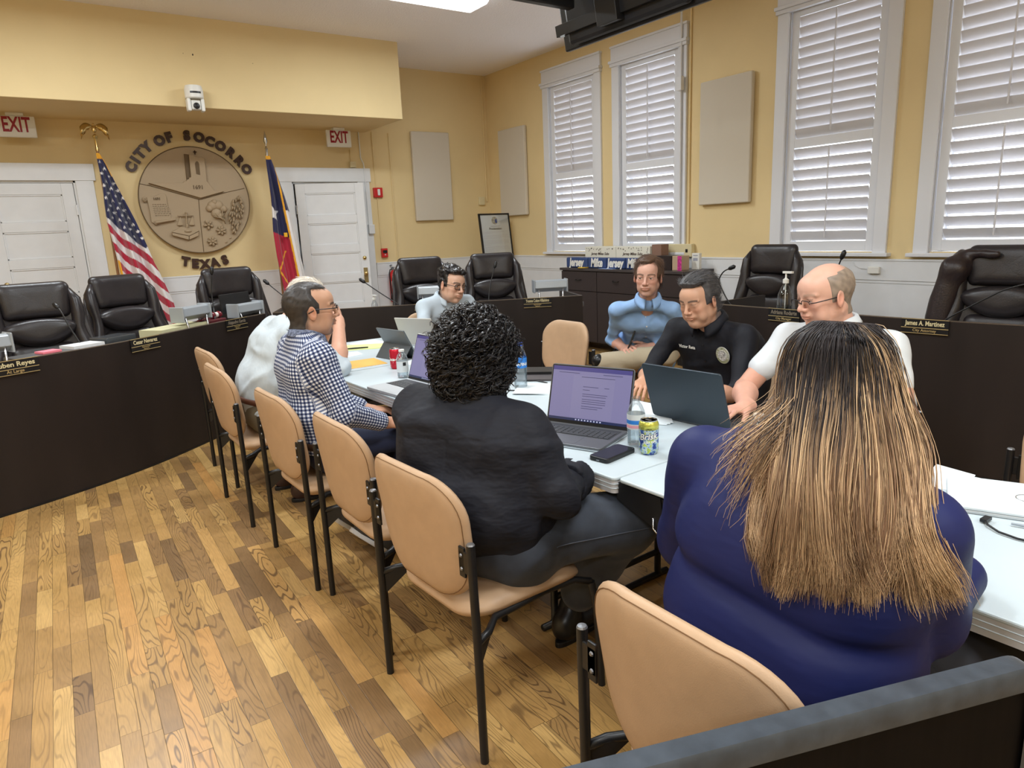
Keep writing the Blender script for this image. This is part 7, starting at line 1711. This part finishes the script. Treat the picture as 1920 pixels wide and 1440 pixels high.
# laptops
def laptop(hinge,rz,lab,w_=.345,d=.235,ang=105,body=None,lidm=None,scr=None,text=True,keys=True):
    """user sits on the -x side; the lid rises at x=0"""
    t=empty('laptop',(hinge[0],hinge[1],TZ),rz,lab,'laptop','open laptops on the tables')
    body=body or MT['silver']; lidm=lidm or body
    b=MB(); b.prism([(x-d/2,y) for x,y in rrect(d,w_,.012,4)],.002,.016); b.build('base',body,t,bevel=.002)
    if keys:
        b=MB(); b.box((-d+.105,-w_/2+.018,.0162),(-.018,w_/2-.018,.0166)); b.build('keyboard_deck',mat('deck_dark',(.03,.032,.036),.5),t)
        b=MB(); kx=.0155; ky=(w_-.05)/14
        for r_ in range(5):
            for c in range(14):
                if r_==0 and 3<c<9: continue
                x0=-d+.108+r_*kx*.98; y0=-w_/2+.025+c*ky; b.box((x0,y0,.0165),(x0+kx*.80,y0+ky*.84,.0185))
        x0=-d+.108; b.box((x0,-w_/2+.025+4*ky,.0165),(x0+kx*.8,-w_/2+.025+9*ky-.004,.0185)); b.build('keys',MT.get('key') or MT['black'],t)
        b=MB(); b.box((-d+.012,-.065,.0161),(-d+.095,.065,.0164)); b.build('touchpad',lidm,t)
    Rm=rot(0,R(ang-90)); L_=d
    b=MB(); b.prism([(y,z+L_/2) for y,z in rrect(w_,L_,.012,4)],0,.007,lambda u,v,w2:(w2,u,v)); 
    V=b.v[0]@Rm.T+np.array((.002,0,.012)); b.v[0]=V; b.build('lid',lidm,t,bevel=.0015)
    def P(u,v,e=0): return np.array((-e,u,v))@Rm.T+np.array((.002,0,.012))
    def quad(name,u0,u1,v0,v1,e,m,par): b=MB(); b.add([P(u0,v0,e),P(u1,v0,e),P(u1,v1,e),P(u0,v1,e)],[(0,3,2,1)]); return b.build(name,m,par)
    quad('bezel',-w_/2+.004,w_/2-.004,.004,L_-.004,.0006,MT['black'],t)
    s=quad('screen',-w_/2+.008,w_/2-.008,.016,L_-.008,.0010,scr or MT['scr'],t)
    if text:
        quad('title_bar',-w_/2+.008,w_/2-.008,L_-.024,L_-.008,.0013,MT['scrdark'],s); quad('task_bar',-w_/2+.008,w_/2-.008,.016,.026,.0013,MT['scrtask'],s)
        quad('page',-.10,.075,.030,L_-.040,.0013,MT['scrpage'],s)
        b=MB(); rnd=random.Random(5)
        for k,(v,u0,u1) in enumerate(((.150,-.035,.03),(.138,.0,.03),(.122,-.075,.03),(.114,-.07,.03),(.102,-.07,.03),(.094,-.07,.03),(.086,-.07,.03),(.075,-.06,.03),(.067,-.04,.03),(.150,-.08,-.06),(L_-.032,.05,.14),(L_-.032,-.13,-.05),(L_-.045,-.10,.04))):
            q=[P(u0,v-.0010,.0017),P(u1,v-.0010,.0017),P(u1,v+.0010,.0017),P(u0,v+.0010,.0017)]; b.add(q,[(0,3,2,1)])
        b.build('screen_text',MT['scrink'],s); b=MB()
        for k in range(9): u=-.06+k*.013; b.add([P(u,.0185,.0017),P(u+.006,.0185,.0017),P(u+.006,.0235,.0017),P(u,.0235,.0017)],[(0,3,2,1)])
        b.build('screen_icons',MT['scrlight'],s)
    return t
MT['scr']=mat('screen_lavender',(.05,.05,.08),.25,emis=(.22,.20,.38),estr=.75)
MT['scrpage']=mat('screen_page',(.05,.05,.08),.25,emis=(.24,.22,.39),estr=.75)
MT['scrdark']=mat('screen_title',(.02,.02,.05),.25,emis=(.07,.06,.22),estr=.8)
MT['scrtask']=mat('screen_taskbar',(.01,.01,.02),.25,emis=(.02,.03,.09),estr=.8)
MT['scrink']=mat('screen_ink',(.01,.01,.02),.3,emis=(.07,.065,.16),estr=.7)
MT['scrlight']=mat('screen_icons',(.3,.3,.4),.3,emis=(.4,.45,.7),estr=.5)
MT['key']=mat('key_grey',(.045,.048,.052),.5)
dk=mat('dark_grey_alu',(.13,.135,.145),.4,metal=.5); lt_=mat('light_alu',(.50,.53,.55),.4,metal=.35); bl=mat('blue_black_lid',(.035,.048,.062),.35,metal=.4)
l1=laptop((1.648,1.925),R(22),'open laptop showing a document on a lavender screen, centre of the table',w_=.350,d=.232,ang=106,body=dk,lidm=dk)
b=MB(); b.prism([(x-.116,y) for x,y in rrect(.2325,.3505,.012,4)],.0025,.0075); b.build('silver_trim',MT['chrome'],l1)
laptop((1.565,3.06),R(6),'silver laptop with lavender screen in front of the checked shirt',w_=.355,d=.245,ang=109,body=lt_,lidm=lt_)
l3=laptop((1.985,1.70),R(186),'laptop with dark blue grey lid seen from behind, facing the man in black',w_=.350,d=.235,ang=109,body=dk,lidm=bl,text=False)
# closed laptop at the right edge
t=empty('closed_laptop',(2.035,.625,TZ),R(-66),'closed white laptop with a round logo, right edge of the near table','laptop')
b=MB(); b.prism(rrect(.355,.245,.014,5),.001,.010); b.build('base',lt_,t,bevel=.002)
b=MB(); b.prism(rrect(.355,.245,.014,5),.0105,.018); b.build('lid',mat('lid_white',(.62,.68,.72),.35),t,bevel=.002)
b=MB(); ring=[(.026*math.cos(a),.026*math.sin(a),.0184) for a in np.linspace(0,2*PI,40)]; b.tube(ring,.0011,5,cap=False); b.build('logo_ring',MT['chrome'],t)
text_obj('logo','DELL',.016,(0,0,.0184),((0,-1,0),(1,0,0),(0,0,1)),MT['chrome'],t,.0004,.0004)
b=MB(); b.tube([(1.835,.645,.748),(1.815,.632,.748),(1.795,.60,.746),(1.79,.56,.745),(1.80,.50,.745),(1.84,.42,.745),(1.90,.30,.745)],.0028,7); b.box((1.83,.640,.744),(1.862,.655,.752)); tag(b.build('charging_cable',MT['black'],smooth=True,auto=60),'black charging cable curving from the closed laptop','cable')
b=MB(); b.tube([(1.865,.600,.747),(1.90,.50,.747),(1.92,.44,.747)],[.003,.0055,.005],8); tag(b.build('pen',MT['silver'],smooth=True),'grey pen at the right edge beyond the black cable','pen')
# tablets seen from behind
t=empty('tablet',(1.80,3.905,TZ),R(10),'dark grey tablet propped on its kickstand, seen from behind','tablet')
tg=mat('tablet_grey',(.13,.15,.165),.35,metal=.5); Rm=rot(0,R(-28)); 
b=MB(); b.box((0,-.146,0),(.009,.146,.205),Rm,(.06,0,.004)); b.build('slab',tg,t,bevel=.003)
b=MB(); b.box((.0,-.146,0),(.004,.146,.115),rot(0,R(38)),(-.055,0,.0)); b.build('kickstand',mat('kickstand_grey',(.075,.085,.09),.4,metal=.5),t,bevel=.002)
b=MB(); b.box((.04,-.14,0),(.26,.14,.006)); b.build('keyboard_cover',MT['black'],t,bevel=.002)
t=empty('tablet',(2.10,4.20,TZ),R(28),'pale tablet or laptop lid beside the young man in glasses','tablet')
b=MB(); b.box((0,-.15,0),(.008,.15,.21),rot(0,R(-22)),(.04,0,.004)); b.build('slab',mat('tablet_pale',(.50,.49,.46),.4),t,bevel=.003)
b=MB(); b.box((.03,-.14,0),(.24,.14,.01)); b.build('keyboard_cover',lt_,t,bevel=.002)
# papers
yel=mat('yellow_pad',(.68,.74,.30),.8); org=mat('manila_orange',(.72,.42,.10),.7)
flat('manila_envelope',[(1.395,3.790),(1.685,3.783),(1.70,4.02),(1.41,4.03)],TZ,.002,org,'orange manila envelope near the white haired man','envelope')
flat('notepad',[(1.60,4.47),(1.884,4.338),(2.00,4.50),(1.72,4.66)],TZ,.005,yel,'yellow lined notepad at the far table end','notepad')
flat('paper_sheet',[(1.82,4.40),(2.04,4.46),(2.02,4.74),(1.80,4.70)],TZ,.0035,MT['paper'],'white sheet beyond the yellow notepad','paper','loose papers on the tables')
b=MB(); b.tube([(1.68,4.452,.750),(1.74,4.43,.750),(1.825,4.397,.750)],[.004,.006,.004],8); tag(b.build('pen',MT['black'],smooth=True),'dark pen lying on the yellow notepad','pen')
flat('paper_sheet',[(1.50,4.16),(1.705,4.207),(1.72,4.33),(1.53,4.38)],TZ,.002,MT['paper'],'white sheet between the notepad and the orange envelope','paper','loose papers on the tables')
flat('paper_sheet',[(1.72,3.66),(1.86,3.60),(1.93,3.78),(1.80,3.85)],TZ,.0015,MT['paper'],'white sheet under the dark tablet edge','paper','loose papers on the tables')
for i in range(5): flat('paper_sheet',rectpts(1.955-.004*i,2.545+.003*i,.215,.28,R(28+4*i)),TZ+.0016*i,.0015,MT['paper'],['bottom','fourth','third','second','top'][i]+' sheet of the fanned paper stack behind the centre laptop','paper','loose papers on the tables')
flat('paper_sheet',rectpts(2.02,1.955,.215,.28,R(18)),TZ,.0016,MT['paper'],'white sheet at the hand of the man in black','paper','loose papers on the tables')
for i in range(3): flat('paper_sheet',rectpts(1.93,1.86,.15,.16,R(30+9*i)),TZ+.0017+.0016*i,.0015,MT['paper'],['lowest','middle','uppermost'][i]+' of the small papers beside the dark laptop lid','paper','loose papers on the tables')
flat('paper_sheet',[(1.98,.86),(2.185,.915),(2.17,.80),(2.0,.76)],TZ,.0016,MT['paper'],'white sheet sticking out from the closed laptop','paper','loose papers on the tables')
flat('document_folder',rectpts(2.07,2.82,.19,.27,R(48)),TZ,.010,mat('folder_dark',(.06,.052,.055),.5),'dark grey folder behind the blue labelled bottle','folder')
flat('black_notebook',rectpts(2.115,2.90,.13,.22,R(48)),TZ+.011,.013,MT['black'],'black notebook lying on the dark folder','notebook')
flat('green_box',rectpts(1.86,2.90,.12,.16,R(30)),TZ,.022,mat('box_green',(.03,.06,.05),.5),'dark green box beside the water bottle with blue label','box')
b=MB(); b.tube([(1.80,2.76,.744),(1.80,2.66,.744),(1.85,2.60,.744),(1.95,2.60,.744),(2.03,2.66,.744),(2.02,2.74,.744),(1.97,2.78,.744)],.003,7); tag(b.build('cable',MT['black'],smooth=True),'black cable looping round the blue labelled bottle','cable')
b=MB(); b.lathe([(.0001,0),(.016,0),(.016,.008),(.0001,.010)],16); o=b.build('round_knob',MT['black'],smooth=True,auto=40); o.location=(1.80,2.78,TZ); tag(o,'small round black knob on the table beside the curly hair','knob')
# jacket draped over the right leather chair
jk=mat('brown_leather_jacket',(.022,.014,.014),.38,bump=.6,bscale=90,bdist=.002)
S=Sdf().cap((5.02,2.06,1.17),(4.93,2.05,1.12),.070,.07,k=0).cap((4.93,2.08,1.13),(4.90,2.13,.80),.065,.075,k=.05).cap((5.04,2.09,1.14),(5.00,2.17,.72),.060,.07,k=.04).cap((4.98,2.0,1.215),(4.96,1.85,1.215),.03,.02,k=.04)
S.fn(lambda P,d: d-.010*(np.exp(-(hashn(P*np.array((12,16,4),F32),1,4)/.3)**2)-.4)); v,f=surface(S,.010); o=mesh_obj('jacket',[(v,f,0)],jk); tag(o,'dark brown leather jacket draped on the right leather chair','jacket')
